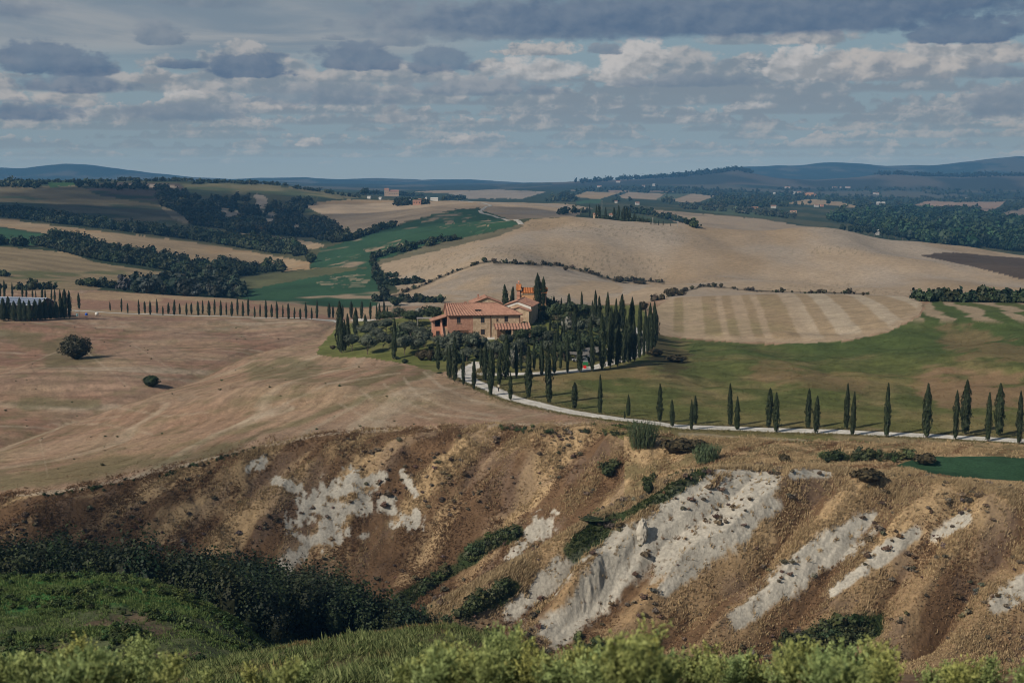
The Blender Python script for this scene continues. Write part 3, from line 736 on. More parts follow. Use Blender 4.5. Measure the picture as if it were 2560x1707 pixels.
    # tractor lanes
    for (pts, wd, c, op) in [([(1000, 932), (820, 960), (620, 1050), (520, 1090)], 3, C_PALE, .35), ([(480, 930), (640, 865), (800, 830), (860, 800)], 3.0, C_SOIL * 1.4, .45), ([(0, 1090), (180, 1040), (340, 985), (480, 935)], 5, C_SOIL * 1.6, .35),
                           ([(400, 905), (560, 850), (640, 810)], 2, C_SOIL * 1.5, .35), ([(300, 860), (450, 830), (600, 790)], 2, C_SOIL * 1.5, .25), ([(0, 960), (160, 905), (330, 855)], 2, C_SOIL * 1.5, .35), ([(120, 1190), (100, 1100), (160, 1060), (300, 1040)], 3, C_PALE, .25),
                           ([(0, 1246), (150, 1228), (300, 1200), (450, 1166), (600, 1127), (800, 1086), (1000, 1071), (1300, 1061), (1480, 1058)], 5, C_PALE * .95, .7), ([(1010, 945), (1040, 985), (1120, 1020), (1240, 1040)], 5, C_PALE, .40), ([(960, 960), (1000, 1000), (1090, 1035), (1250, 1052)], 4, C_PALE, .35), ([(1060, 930), (1100, 965), (1180, 1000), (1300, 1025)], 5, C_PALE, .40), ([(900, 975), (960, 1020), (1080, 1048)], 4, C_PALE, .35), ([(850, 1010), (930, 1050), (1000, 1062)], 4, C_PALE, .30), ([(985, 950), (1020, 992), (1105, 1027)], 2, C_SOIL * 1.6, .3), ([(1035, 938), (1070, 975), (1150, 1010)], 2, C_SOIL * 1.6, .3), ([(600, 1065), (680, 1035), (730, 1020)], 9, C_PALE, .4), ([(640, 1045), (720, 1010)], 8, C_PALE, .35), ([(180, 1030), (300, 1020), (420, 1040), (520, 1030)], 3, C_PALE, .3), ([(120, 1060), (260, 1060), (380, 1085)], 3, C_PALE, .3), ([(60, 900), (150, 1000)], 3, C_SOIL * 1.7, .30), ([(150, 880), (260, 985)], 3, C_SOIL * 1.7, .30), ([(205, 870), (320, 965)], 3, C_PALE, .25), ([(260, 860), (390, 950)], 3, C_SOIL * 1.7, .30), ([(380, 850), (480, 915)], 3, C_SOIL * 1.7, .28), ([(480, 840), (580, 890)], 3, C_SOIL * 1.7, .25), ([(330, 860), (440, 930)], 3, C_PALE, .25), ([(0, 985), (150, 925), (300, 880)], 2, C_SOIL * 1.6, .35), ([(0, 1030), (170, 975), (330, 930)], 2, C_SOIL * 1.6, .3), ([(0, 940), (140, 880), (260, 845)], 2, C_PALE, .25), ([(440, 835), (600, 815), (780, 812)], 2, C_PALE, .25), ([(480, 850), (640, 830), (760, 830)], 2, C_SOIL * 1.7, .25), ([(860, 990), (1000, 985), (1200, 1010)], 3, C_PALE, .2)]:
        for (a, b), (c2, d2) in zip(pts[:-1], pts[1:]):
            mk = smoothstep(wd, wd * 0.4, capsule(U, V, a, b, c2, d2) + n2 * .8) * min(.85, op * 1.5) * (.75 + .5 * fbm(X, Y, 8, 3, .6, 97))
            st_ = mixc(st_, np.clip(mk, 0, 1), c)
    col = np.where(plat[..., None], st_, col)
    colA[q] = col
    q = zone(225, 550)
    # --- meadow on the right of the drive
    MEADOW = [(1150, 950), (1190, 975), (1290, 1010), (1440, 1040), (1570, 1060), (1480, 1062), (1560, 1100), (1700, 1120), (2700, 1215), (3600, 1230), (3600, 700), (2330, 742), (2300, 790), (2220, 832), (2120, 852), (1900, 862), (1740, 850), (1645, 838), (1560, 830), (1300, 900)]
    md = in_poly(Uj, Vj, MEADOW) & (Y > 230) & (Y < 545)
    k = smoothstep(-0.15, 0.85, fbm(X, Y * 0.7, 34, 4, 0.55, 101) + 0.25 * n2)[..., None]
    fz = (1 + .22 * fbm(X, Y, 2.4, 3, .65, 105) + .18 * n2)[..., None]
    mc = (C_MEAD * (1 - k) + C_MEADB * 0.95 * k) * fz
    grn = smoothstep(910, 850, V + n1 * 30)[..., None] * smoothstep(1650, 1750, U)[..., None] * 0.75
    mc = mc * (1 - grn) + S((.060, .090, .030)) * grn
    yl = smoothstep(1000, 1060, V)[..., None] * 0.35
    mc = mc * (1 - yl) + S((.170, .150, .055)) * yl
    for (a, b, c, d, r, cc, op) in [(2330, 970, 2560, 985, 46, S((.230, .150, .090)), .8), (1560, 905, 1700, 880, 26, S((.26, .19, .095)), .5), (1900, 925, 2150, 965, 26, S((.21, .14, .08)), .5), (2380, 850, 2560, 880, 36, S((.19, .13, .075)), .6), (1350, 940, 1600, 930, 24, S((.24, .17, .085)), .55),
                                     (2080, 930, 2300, 960, 8, S((.20, .17, .07)), .5), (1640, 1085, 1900, 1090, 22, S((.20, .15, .085)), .5), (2100, 1090, 2560, 1110, 18, S((.26, .20, .12)), .7), (1700, 1085, 2560, 1128, 5, C_PALE, .45)]:
        mk = smoothstep(-0.1, 0.5, 1 - capsule(U, V, a, b, c, d) / r + n2 * 0.7 + n1 * .3) * op
        mc = mixc(mc, mk, cc)
    stg = (np.sin((X - 0.12 * Y + 6 * n1) / 1.6) * smoothstep(2230, 2330, U) * smoothstep(842, 806, V))[..., None]
    mc = mc * (1 + 0.06 * np.sin((Y * 0.9 + X * 0.25 + n1 * 9) / 1.5)[..., None])
    mc = mixc(mc, smoothstep(-0.2, 0.5, stg[..., 0]) * smoothstep(2230, 2330, U) * smoothstep(812, 796, V) * .9, C_TAN * .9)
    col = np.where(md[..., None], mc, col)
    # near edge of the plateau on the right: dry grass and a green patch
    edge = (Y < 262) & (Y > np.exp(PLY[12])[None, :] - 2) & (U > 1560)
    kk = smoothstep(-0.3, 0.4, n2 + .5 * n1)[..., None]
    ec = C_DRY * kk + S((.17, .135, .07)) * (1 - kk)
    col = np.where((edge & (V > 1085 + 0.02 * (U - 1560)))[..., None], ec, col)
    gf = in_poly(Uj, Vj, [(2240, 1165), (2300, 1142), (2400, 1140), (2700, 1148), (3400, 1160), (3400, 1225), (2700, 1212), (2450, 1196), (2320, 1182)]) & (Y < 262) & (Y > 225)
    col = np.where(gf[..., None], C_GREEN * (0.9 + 0.2 * n2[..., None]), col)
    colA[q] = col
    q = zone(325, 535)
    # --- lawn on the house knoll
    LAWN = [(790, 885), (800, 865), (840, 820), (870, 806), (960, 800), (1050, 790), (1100, 760), (1290, 745), (1500, 745), (1600, 762), (1650, 838), (1620, 905), (1500, 935), (1300, 935), (1180, 925), (1090, 930), (1000, 906), (900, 893), (830, 893)]
    lw = in_poly(Uj, Vj, LAWN) & (Y > 330) & (Y < 530)
    lc = C_LAWN * (0.85 + 0.25 * n2[..., None]); kk = smoothstep(0.0, 0.5, n1 + .4 * n2)[..., None] * .4
    lc = lc * (1 - kk) + S((.15, .13, .06)) * kk
    bank = smoothstep(0.3, 1.0, (V - 870) / 60.0)[..., None] * 0.6 * smoothstep(1250, 1350, U)[..., None]
    lc = lc * (1 - bank) + S((.20, .145, .075)) * bank
    col = np.where(lw[..., None], lc, col)
    bk = smoothstep(-0.1, 0.5, 1 - capsule(U, V, 1620, 850, 1690, 905) / 42 + n2 * .6) * .9 * (Y < 470) * (Y > 340)
    col = mixc(col, bk, S((.075, .065, .032)))
    colA[q] = col
    q = zone(395, 605)
    # --- striped field
    SF = [(1637, 775), (1665, 750), (1719, 726), (1858, 716), (2010, 726), (2155, 731), (2257, 740), (2300, 752), (2307, 762), (2300, 783), (2223, 829), (2125, 849), (2019, 858), (1858, 855), (1730, 846), (1643, 836)]
    sf = in_poly(U + n2 * 3, V + n2 * 1.2, SF) & (Y > 400) & (Y < 600)
    cc = X - 0.12 * Y + fbm(X, Y, 25, 3, 0.6, 111) * .45
    dark = np.zeros(X.shape)
    for (c0, wd) in [(-1.2, 3.2), (10, 5.2), (16.5, 3.2), (24, 3), (32, 8), (45, 4.6), (58.3, 8.3), (72.2, 8.4)]:
        dark = np.maximum(dark, smoothstep(wd * 0.5 + 0.5, wd * 0.5 - 0.5, np.abs(cc - c0)))
    pale = C_TAN * 1.0; right = smoothstep(30, 50, cc)[..., None]
    pale = (C_TAN * .99) * (1 - right) + C_PALE * 0.92 * right
    dk = S((.285, .215, .135)) * (1 - right) + S((.310, .238, .155)) * right
    sfc = pale * (1 - dark[..., None]) + dk * dark[..., None]
    gg = (smoothstep(0.0, 0.5, fbm(X, Y * 0.6, 30, 4, 0.55, 112) + 0.1) * smoothstep(45, 20, cc) * (0.25 + .5 * dark) * smoothstep(550, 500, Y))[..., None]
    sfc = sfc * (1 - gg * .7) + S((.21, .185, .095)) * gg * .7
    sfc = sfc * (1 + 0.05 * np.sin((Y + 2 * n2 + 5 * n1) / 1.3)[..., None] + 0.10 * n2[..., None])
    rimd = np.full(X.shape, 1e9)
    for (a, b), (c2, d2) in zip(SF[8:], SF[9:]):
        rimd = np.minimum(rimd, capsule(U, V, a, b, c2, d2))
    sfc = mixc(sfc, smoothstep(16, 8, rimd + 2 * n2) * .8, C_TAN * .97)
    col = np.where(sf[..., None], sfc, col)
    colA[q] = col
    q = zone(540, 20000)
    # --- the big pale hill and everything further off
    hillY = np.exp(PLY[27])[None, :]
    big = (Y >= 545) & (Y < hillY + 10) & (V < 768) & ((U > 1400) | in_poly(U + n2 * 5, V + n2 * 1.6, [(945, 655), (990, 650), (1100, 620), (1240, 590), (1330, 548), (1420, 541), (1440, 700), (1000, 765), (890, 768), (960, 745), (1000, 728), (965, 690)]))
    k = smoothstep(-0.4, 0.4, fbm(X, Y * 0.5, 90, 4, 0.5, 121))[..., None]
    hc = C_GREY * (1 - k) + C_TAN * k
    oc = smoothstep(0.05, 0.5, fbm(X, Y * .5, 120, 3, 0.5, 122) + 0.25 * smoothstep(640, 560, V))[..., None] * .55
    hc = hc * (1 - oc) + S((.285, .205, .122)) * oc
    spk = smoothstep(0.38, 0.5, fbm(X, Y * 0.6, 2.6, 3, 0.6, 123))[..., None] * smoothstep(0.0, 0.4, fbm(X, Y, 130, 2, 0.5, 124))[..., None] * .45
    hc = hc * (1 - spk) + S((.12, .10, .06)) * spk
    midf = (Y >= 690) & (Y < 2700)
    k3 = smoothstep(-0.3, 0.3, n3 + .4 * n1)[..., None]
    gen = C_SCRUB * (1 - k3) + S((.085, .085, .045)) * k3
    col = np.where(midf[..., None], gen, col)
    col = np.where(big[..., None], hc, col)
    def field(poly, c, y0, y1, furrow=0.05, fdir=(0.3, 0.9), wl=4.0, patch=None, ragged=1.0, seed=0, var=0.1, soft=.22):
        nonlocal col
        mk = in_poly(U + n2 * 5 * ragged, V + n2 * 1.6 * ragged, poly) & (Y >= y0) & (Y <= y1)
        if not mk.any(): return
        x, y = X[mk], Y[mk]
        cc = np.zeros((len(x), 3)) + c
        cc *= (1 + var * fbm(x, y, 80, 3, 0.5, 130 + seed)[:, None] * 2 + furrow * np.sin((x * fdir[0] + y * fdir[1] + 6 * fbm(x, y, 90, 2, 0.5, 140 + seed)) / wl)[:, None])
        if patch is not None:
            pc, amt, wlp = patch
            pm = smoothstep(0.0, soft, fbm(x * 0.55 + y * .12, y * 0.5 - x * .1, wlp, 4, 0.6, 150 + seed) - (0.5 - amt))[:, None]
            cc = cc * (1 - pm) + pc * pm
        col[mk] = cc
    # left hillside
    field([(-400, 612), (0, 616), (170, 631), (238, 656), (383, 678), (451, 686), (440, 705), (255, 716), (238, 735), (0, 740), (-400, 740)], S((.235, .182, .108)), 690, 1250, .12, (.5, .8), 3.0, (C_OLIVE * 1.1, .12, 60), seed=1)
    field([(190, 733), (260, 728), (450, 738), (620, 752), (860, 772), (960, 770), (960, 806), (850, 800), (400, 792), (190, 788), (-400, 790), (-400, 735), (0, 735)], S((.300, .215, .135)), 560, 760, .06, (.4, .9), 2.2, (C_STUBR, .45, 30), seed=2)
    field([(-400, 545), (0, 548), (272, 580), (451, 601), (638, 631), (774, 656), (774, 673), (706, 678), (629, 668), (510, 658), (340, 622), (204, 595), (119, 584), (0, 567), (-400, 560)], S((.315, .235, .145)), 900, 1700, .05, (.5, .8), 4.0, (C_OCH, .40, 90), seed=3)
    field([(-400, 560), (0, 569), (128, 588), (200, 598), (85, 614), (0, 606), (-400, 600)], C_GREEN * 1.1, 900, 1500, .03, seed=4)
    field([(-400, 465), (0, 468), (120, 466), (191, 461), (238, 486), (300, 498), (395, 512), (440, 530), (472, 554), (463, 576), (272, 554), (85, 529), (0, 525), (-400, 520)], S((.170, .140, .080)), 1400, 2600, .12, (.6, .5), 7.0, (S((.085, .100, .055)), .22, 110), seed=5)
    field([(395, 512), (440, 528), (474, 553), (465, 560), (430, 545)], S((.30, .24, .15)), 1400, 2400, .04, seed=6)
    field([(115, 455), (190, 455), (195, 464), (125, 468)], S((.045, .095, .035)), 1900, 2700, .02, seed=7)
    field([(455, 461), (560, 458), (638, 459), (800, 476), (927, 493), (850, 498), (765, 493), (638, 482), (510, 490), (470, 480)], S((.170, .150, .080)), 1700, 2900, .05, (.7, .3), 8.0, (S((.085, .105, .055)), .45, 170), seed=8)
    field([(195, 462), (300, 456), (450, 460), (470, 485), (440, 505), (300, 496), (238, 484)], S((.090, .068, .055)), 1700, 2700, .05, seed=9, patch=(C_SCRUB, .4, 90))
    field([(468, 578), (638, 584), (808, 610), (810, 616), (765, 624), (740, 605), (527, 588)], S((.330, .250, .160)), 1150, 1900, .04, seed=10)
    for k_, pl_ in enumerate([[(549, 516), (587, 518), (600, 534), (560, 545)], [(636, 484), (664, 490), (670, 520), (650, 540), (640, 520)], [(664, 541), (684, 527), (690, 556), (668, 560)], [(734, 558), (748, 541), (756, 572), (736, 575)], [(300, 461), (420, 463), (455, 470), (330, 470)]]):
        field(pl_, S((.36, .30, .235)), 1150, 2700, .04, seed=70 + k_, ragged=1.5, patch=(C_SCRUB, .30, 40))
    # the valley floor and the long green field
    field([(599, 697), (774, 673), (900, 655), (930, 672), (900, 690), (629, 722), (600, 715)], S((.105, .110, .055)), 690, 1150, .08, (.7, .3), 4.0, (C_MEADB, .35, 60), seed=11)
    GF = [(596, 742), (616, 725), (760, 697), (930, 668), (800, 668), (774, 668), (799, 622), (880, 600), (950, 575), (1060, 545), (1120, 528), (1150, 523), (1200, 526), (1262, 545), (1300, 560), (1230, 580), (1100, 605), (1000, 632), (935, 655), (935, 680), (955, 720), (962, 748), (930, 768), (800, 772), (690, 768)]
    field(GF, C_GREEN, 690, 1700, .04, (.9, .25), 4.0, (C_TAN * .85, .06, 60), seed=12)
    for k_, (pl_) in enumerate([[(1050, 548), (1090, 530), (1160, 530), (1200, 545), (1120, 556), (1060, 562)], [(1160, 552), (1230, 548), (1215, 562), (1170, 566)], [(905, 624), (940, 606), (1000, 598), (1020, 604), (960, 620), (920, 632)], [(950, 632), (1010, 612), (1035, 610), (990, 630), (955, 640)], [(1095, 566), (1140, 560), (1130, 572), (1095, 576)], [(820, 650), (900, 630), (905, 640), (830, 662)], [(1170, 580), (1230, 570), (1200, 588)]]):
        field(pl_, C_GREEN, 690, 1700, .03, (.9, .25), 4.0, (C_TAN * .8, .46, 16), seed=60 + k_, ragged=3.5, soft=.55)
    field([(850, 690), (905, 680), (925, 700), (900, 718), (820, 720), (790, 706)], C_GREEN * 1.05, 690, 1000, .06, (.2, .9), 3.0, (S((.22, .20, .13)), .45, 7), seed=13, ragged=3.0)
    field([(940, 655), (1000, 635), (1100, 606), (1230, 581), (1300, 561), (1310, 566), (1240, 592), (1100, 625), (990, 650), (950, 662)], S((.150, .135, .085)), 700, 1400, .05, seed=14)
    field([(765, 516), (800, 505), (850, 500), (930, 500), (1090, 503), (1150, 500), (1190, 503), (1210, 520), (1140, 523), (1050, 545), (890, 592), (862, 575), (840, 555), (800, 535)], C_TAN * .98, 1250, 2400, .05, (.8, .4), 6.0, (C_OCH, .32, 150), seed=15)
    field([(1190, 503), (1240, 499), (1400, 508), (1480, 520), (1440, 545), (1330, 552), (1300, 560), (1262, 545), (1205, 526)], C_TAN * .96, 1150, 2500, .04, (.8, .4), 6.0, (C_GREY, .4, 150), seed=16)
    field([(1000, 765), (1060, 728), (1130, 690), (1210, 662), (1290, 660), (1400, 668), (1500, 690), (1560, 720), (1540, 765)], C_GREY * .93, 600, 900, .085, (.1, .99), 2.6, (C_TAN * .9, .4, 40), seed=18)
    field([(1500, 765), (1560, 735), (1660, 706), (1730, 712), (1660, 745), (1600, 775), (1550, 800)], C_TAN * .95, 560, 820, .05, (.4, .9), 3.0, seed=19)
    # scrub line that crosses the hill
    for pts, wd in [([(955, 748), (1000, 735), (1060, 712), (1130, 682), (1210, 655), (1290, 660), (1400, 664), (1480, 684), (1540, 703), (1600, 702), (1660, 706)], 4), ([(1690, 735), (1760, 715), (1900, 728), (2080, 732), (2170, 735)], 2.5)]:
        for (a, b), (c2, d2) in zip(pts[:-1], pts[1:]):
            mk = smoothstep(wd, wd * .3, capsule(U, V, a, b, c2, d2) + n2 * 2) * ((Y > 540) & (Y < 1000)) * .85
            col = mixc(col, mk, S((.075, .062, .040)))
    field([(1620, 524), (1700, 530), (1900, 547), (2060, 575), (2065, 592), (1980, 596), (1900, 592), (1800, 585), (1720, 572), (1690, 556)], S((.280, .220, .155)), 1180, 2400, .04, (.9, .2), 9.0, (C_TAN * .95, .4, 160), seed=20)
    field([(1480, 520), (1560, 528), (1640, 545), (1690, 556), (1600, 553), (1560, 552), (1430, 545)], S((.060, .080, .045)), 1110, 2200, .05, seed=21)
    field([(2300, 639), (2360, 631), (2410, 633), (2480, 640), (2700, 655), (2700, 720), (2560, 700), (2470, 676), (2420, 664)], S((.082, .062, .048)), 690, 1200, .05, seed=22)
    field([(2240, 760), (2290, 742), (2360, 740), (2420, 748), (2330, 760)], S((.23, .165, .10)), 540, 760, .04, seed=23)
    # far fields
    FT = S((.300, .235, .165)); FG = S((.290, .250, .205)); FO = S((.330, .240, .140)); VY = S((.090, .110, .070))
    for i, (poly, c) in enumerate([
        ([(1967, 509), (2000, 501), (2023, 498), (2057, 500), (2100, 505), (2141, 515), (2130, 521), (2070, 512), (2000, 511)], FO), ([(2282, 514), (2321, 502), (2391, 506), (2517, 503), (2500, 515), (2475, 529), (2447, 532), (2394, 518)], S((.300, .210, .150))),
        ([(2481, 545), (2520, 528), (2600, 515), (2600, 545), (2540, 540)], FT), ([(2265, 481), (2287, 479), (2310, 494), (2285, 489)], FO), ([(1435, 491), (1467, 479), (1551, 482), (1510, 494), (1498, 499)], FO), ([(1509, 470), (1572, 468), (1573, 479), (1525, 481)], S((.29, .20, .14))),
        ([(1548, 490), (1572, 480), (1664, 485), (1640, 499), (1556, 496)], FT), ([(1670, 503), (1730, 484), (1788, 490), (1741, 508)], FT), ([(1596, 476), (1685, 463), (1727, 462), (1712, 479), (1640, 480)], S((.30, .215, .155))), ([(1828, 468), (1888, 468), (1880, 472), (1835, 471)], FT),
        ([(1112, 482), (1227, 473), (1365, 480), (1308, 497), (1170, 497), (1140, 489)], FG), ([(1030, 480), (1130, 474), (1180, 476), (1112, 484)], FT), ([(1640, 499), (1664, 486), (1728, 484), (1670, 502)], VY), ([(1400, 470), (1440, 466), (1480, 470), (1430, 478)], FT),
        ([(2395, 476), (2460, 475), (2480, 482), (2410, 486)], FO * .9), ([(2415, 490), (2485, 490), (2480, 496), (2420, 495)], FT), ([(2200, 475), (2300, 473), (2330, 470), (2200, 470)], VY), ([(2170, 540), (2210, 536), (2205, 548), (2150, 550)], VY * 1.1), ([(2500, 495), (2600, 490), (2600, 505), (2500, 502)], VY),
        ([(1700, 515), (1800, 520), (1900, 533), (1960, 545), (1900, 546), (1760, 530)], S((.075, .10, .055))), ([(1440, 503), (1505, 497), (1500, 508), (1440, 510)], S((.05, .10, .05))), ([(2050, 590), (2080, 580), (2110, 590), (2080, 598)], S((.05, .085, .045))), ([(2060, 592), (2120, 588), (2140, 598), (2080, 600)], FT * .9),
    ]):
        field(poly, c, 1150, 5300, .03, seed=30 + i, ragged=.35, var=.05)
    colA[q] = col
    q = zone(4200, 20000)
    # distant hills: woods with paler clearings
    dist = Y > 4300
    kd = smoothstep(0.0, 0.4, fbm(X, Y * .6, 420, 4, 0.55, 190))[..., None]
    dc = S((.035, .048, .036)) * (1 - kd) + S((.10, .095, .070)) * kd
    hz = ((Y > 5000) & (Y < 6600) & (U > 1380))[..., None]
    kh = smoothstep(-.15, .35, fbm(X, Y * .5, 500, 3, .5, 191))[..., None]
    dc = np.where(hz, S((.045, .050, .042)) * (1 - kh) + S((.110, .098, .080)) * kh, dc)
    col = np.where(dist[..., None], dc, col)
    colA[q] = col
    return np.clip(colA, 0.004, 0.9)

GCOL = colour()
M_GROUND = mat_ground('earth_and_stubble')

def terrain_mesh(name, r0, r1):
    n = r1 - r0
    V = np.stack([GX[r0:r1], GY[r0:r1], GZ[r0:r1]], -1).reshape(-1, 3)
    I, J = np.meshgrid(np.arange(NC - 1), np.arange(n - 1))
    a = J * NC + I
    F = np.stack([a, a + 1, a + NC + 1, a + NC], -1).reshape(-1, 4)
    return obj(name, np_mesh(name, V, F, M_GROUND, color=GCOL[r0:r1].reshape(-1, 3), smooth=True))
RSPLIT = int(np.searchsorted(YR, 5000.0))
tag(terrain_mesh('ground', 0, RSPLIT + 1), 'rolling ground of stubble fields, meadow and dry eroded clay slopes', 'ground', kind='structure')
tag(terrain_mesh('distant_hills', RSPLIT, NRW), 'far blue wooded hills along the horizon', 'hills', kind='structure')
# ------------------------------------------------------------------ leaves: every leaf or spray is a small four-cornered face
def unit(a):
    return a / (np.linalg.norm(a, axis=-1, keepdims=True) + 1e-9)

def cards(C, N, W, H, up=None, col=None, rg=rng):
    """diamond leaves at C facing N, W wide and H long along 'up' (random if None) -> verts (4n,3), faces (n,4), colours"""
    n = len(C)
    N = unit(N)
    if up is None:
        up = rg.normal(size=(n, 3))
    Uu = unit(np.cross(np.cross(N, up), N)); Ss = np.cross(N, Uu)
    W = np.broadcast_to(np.asarray(W, float), (n,))[:, None] * 0.5; H = np.broadcast_to(np.asarray(H, float), (n,))[:, None] * 0.5
    k = rg.uniform(-0.35, 0.35, (n, 1))
    V = np.stack([C - Uu * H, C + Ss * W + Uu * H * k, C + Uu * H, C - Ss * W + Uu * H * k], 1).reshape(-1, 3)
    F = np.arange(4 * n).reshape(n, 4)
    return V, F, np.repeat(col, 4, axis=0)

def join(parts):
    V, F, Cc, off = [], [], [], 0
    for v, f, c in parts:
        V.append(v); F.append(f + off); Cc.append(c); off += len(v)
    return np.concatenate(V), np.concatenate(F), np.concatenate(Cc)

def lathe(prof, sides=8, jitter=0.0, lean=(0, 0), col=(.1, .08, .06), rg=rng, bend=0.0):
    """profile [(z, radius)] turned into quads (open ends closed by shrinking radii)"""
    p = np.array(prof, float); n = len(p)
    a = np.linspace(0, 2 * math.pi, sides, endpoint=False)
    r = p[:, 1][:, None] * (1 + jitter * rg.uniform(-1, 1, (n, sides)))
    z = np.repeat(p[:, 0][:, None], sides, 1)
    zr = (z - p[0, 0]) / max(1e-6, p[-1, 0] - p[0, 0])
    X = r * np.cos(a) + lean[0] * zr + bend * np.sin(zr * 3.1); Yy = r * np.sin(a) + lean[1] * zr
    V = np.stack([X, Yy, z], -1).reshape(-1, 3)
    I, J = np.meshgrid(np.arange(sides), np.arange(n - 1))
    F = np.stack([J * sides + I, J * sides + (I + 1) % sides, (J + 1) * sides + (I + 1) % sides, (J + 1) * sides + I], -1).reshape(-1, 4)
    return V, F, np.tile(np.array(col, float), (len(V), 1))

def pal(n, a, b, rg=rng, spread=0.18):
    k = rg.uniform(0, 1, (n, 1)); c = np.array(a) * (1 - k) + np.array(b) * k
    return c * (1 + rg.uniform(-spread, spread, (n, 1)))

M_CYP = mat_leaf('cypress_leaf', trans=0.04)
M_OLV = mat_leaf('olive_leaf', trans=0.10)
M_LEAF = mat_leaf('shrub_leaf', trans=0.12)
M_WOOD = mat_leaf('far_wood_leaf', trans=0.05)
M_GRASS = mat_leaf('grass_blade', trans=0.22, rough=0.75)
M_BARK = mat_plain('bark', (.13, .10, .075), 0.9, 0.35, 4.0)

CYP_A, CYP_B = (.014, .024, .011), (.042, .054, .022)
def cypress_mesh(seed, H=10.0, rad=0.8, n=1000, fat=0.35):
    rg = np.random.default_rng(seed)
    def prof(z):                                        # radius along the height 0..1
        z = np.clip(z, 0, 1)
        return np.where(z < fat, 0.55 + 0.45 * np.sin(z / fat * math.pi / 2), np.cos((z - fat) / (1 - fat) * math.pi / 2) ** 0.8 * 0.97 + 0.03)
    lx, ly = rg.uniform(-.18, .18, 2)
    z0 = 0.05
    zz = np.linspace(0, 1, 13)
    core = lathe([(H * (z0 + (0.97 - z0) * q), float(prof(np.array(q))) * rad * (0.74 if 0 < i < 12 else 0.2)) for i, q in enumerate(zz)], 9, 0.14, (lx, ly), np.array(CYP_A) * .8, rg)
    q = rg.beta(1.15, 1.0, n); a = rg.uniform(0, 2 * math.pi, n)
    ph = rg.uniform(0, 6.28, 4)
    lump = 1 + 0.16 * np.sin(3 * a + 9 * q + ph[0]) + 0.14 * np.sin(2 * a - 14 * q + ph[1]) + 0.09 * np.sin(25 * q + ph[2]) + .08 * np.sin(a + 41 * q + ph[3])
    r = prof(q) * rad * lump * np.where(rg.uniform(0, 1, n) < .1, rg.uniform(1.0, 1.3, n), rg.uniform(0.80, 1.06, n))
    z = H * (z0 + (1 - z0) * q)
    C = np.stack([r * np.cos(a) + lx * q, r * np.sin(a) + ly * q, z], -1)
    N = np.stack([np.cos(a), np.sin(a), rg.uniform(-.1, .5, n)], -1) + rg.normal(size=(n, 3)) * 0.45
    up = np.stack([np.cos(a) * .25, np.sin(a) * .25, np.ones(n)], -1) + rg.normal(size=(n, 3)) * 0.15
    crown = join([core, cards(C, N, rg.uniform(.16, .34, n), rg.uniform(.45, 1.0, n) * (1 - .35 * q), up, pal(n, CYP_A, CYP_B, rg), rg)])
    trunk = lathe([(-0.6, .16), (0.0, .14), (H * .08, .11), (H * .3, .06)], 6, 0.1, (0, 0), (.12, .09, .07), rg)
    return np_mesh('cypress_trunk', trunk[0], trunk[1], M_BARK, smooth=True), np_mesh('cypress_crown', crown[0], crown[1], M_CYP, color=crown[2])

def crown_cards(rg, n, centre, size, blobs, leaf, pa, pb, hollow=0.55, droop=0.0):
    """leaves spread through a crown made of several uneven clumps"""
    b = unit(rg.normal(size=(blobs, 3))); b[:, 2] = np.abs(b[:, 2]) * .9 - .25
    b = b * rg.uniform(.35, .75, (blobs, 1))
    br = rg.uniform(.30, .52, blobs)
    i = rg.integers(0, blobs, n)
    d = unit(rg.normal(size=(n, 3)))
    rr = rg.uniform(hollow, 1.0, (n, 1)) ** .6
    P = b[i] + d * br[i][:, None] * rr
    C = np.array(centre) + P * np.array(size)
    N = d + unit(P) * .6 + rg.normal(size=(n, 3)) * .5
    tone = np.clip(.5 + .5 * rg.normal(size=blobs) * .5, 0, 1)
    k = np.clip(tone[i][:, None] * .6 + rg.uniform(0, .5, (n, 1)), 0, 1)
    col = (np.array(pa) * (1 - k) + np.array(pb) * k) * (1 + rg.uniform(-.15, .15, (n, 1)))
    return cards(C, N, leaf * rg.uniform(.6, 1.2, n), leaf * rg.uniform(.9, 1.7, n), None, col, rg)

def ball(rg, centre, size, col, sides=9, rings=6, jit=.15):
    zz = np.linspace(-1, 1, rings)
    v, f, c = lathe([(q, max(.05, math.sqrt(max(0, 1 - q * q)))) for q in zz], sides, jit, (0, 0), col, rg)
    return v * np.array(size) + np.array(centre), f, c

def tree_mesh(seed, H, width, n, leaf, pa, pb, kind='olive', mat=None, trunk_h=0.28, bare=0):
    rg = np.random.default_rng(seed)
    cz = H * (trunk_h + (1 - trunk_h) * .5); hz = H * (1 - trunk_h) * .56
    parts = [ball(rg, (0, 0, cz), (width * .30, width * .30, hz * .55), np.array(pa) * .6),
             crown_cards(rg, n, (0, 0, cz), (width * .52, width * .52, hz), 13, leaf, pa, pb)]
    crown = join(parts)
    tr = [lathe([(-.4, .07 * H * .4), (0, .055 * H * .4), (H * trunk_h, .04 * H * .4), (H * .6, .02 * H * .3)], 7, .12, (rg.uniform(-.2, .2), rg.uniform(-.2, .2)), (.1, .08, .06), rg)]
    for k in range(4):                                  # limbs
        a = rg.uniform(0, 6.28); v, f, c = lathe([(0, .020 * H * .6), (H * .35, .006 * H)], 5, .1, (0, 0), (.1, .08, .06), rg)
        tilt = Matrix.Rotation(rg.uniform(.5, .9), 3, Vector((math.sin(a), -math.cos(a), 0)))
        v = v @ np.array(tilt).T + np.array([0, 0, H * trunk_h * .85]); tr.append((v, f, c))
    tr = join(tr)
    return np_mesh('tree_trunk', tr[0], tr[1], M_BARK, smooth=True), np_mesh('tree_crown', crown[0], crown[1], mat or M_LEAF, color=crown[2])

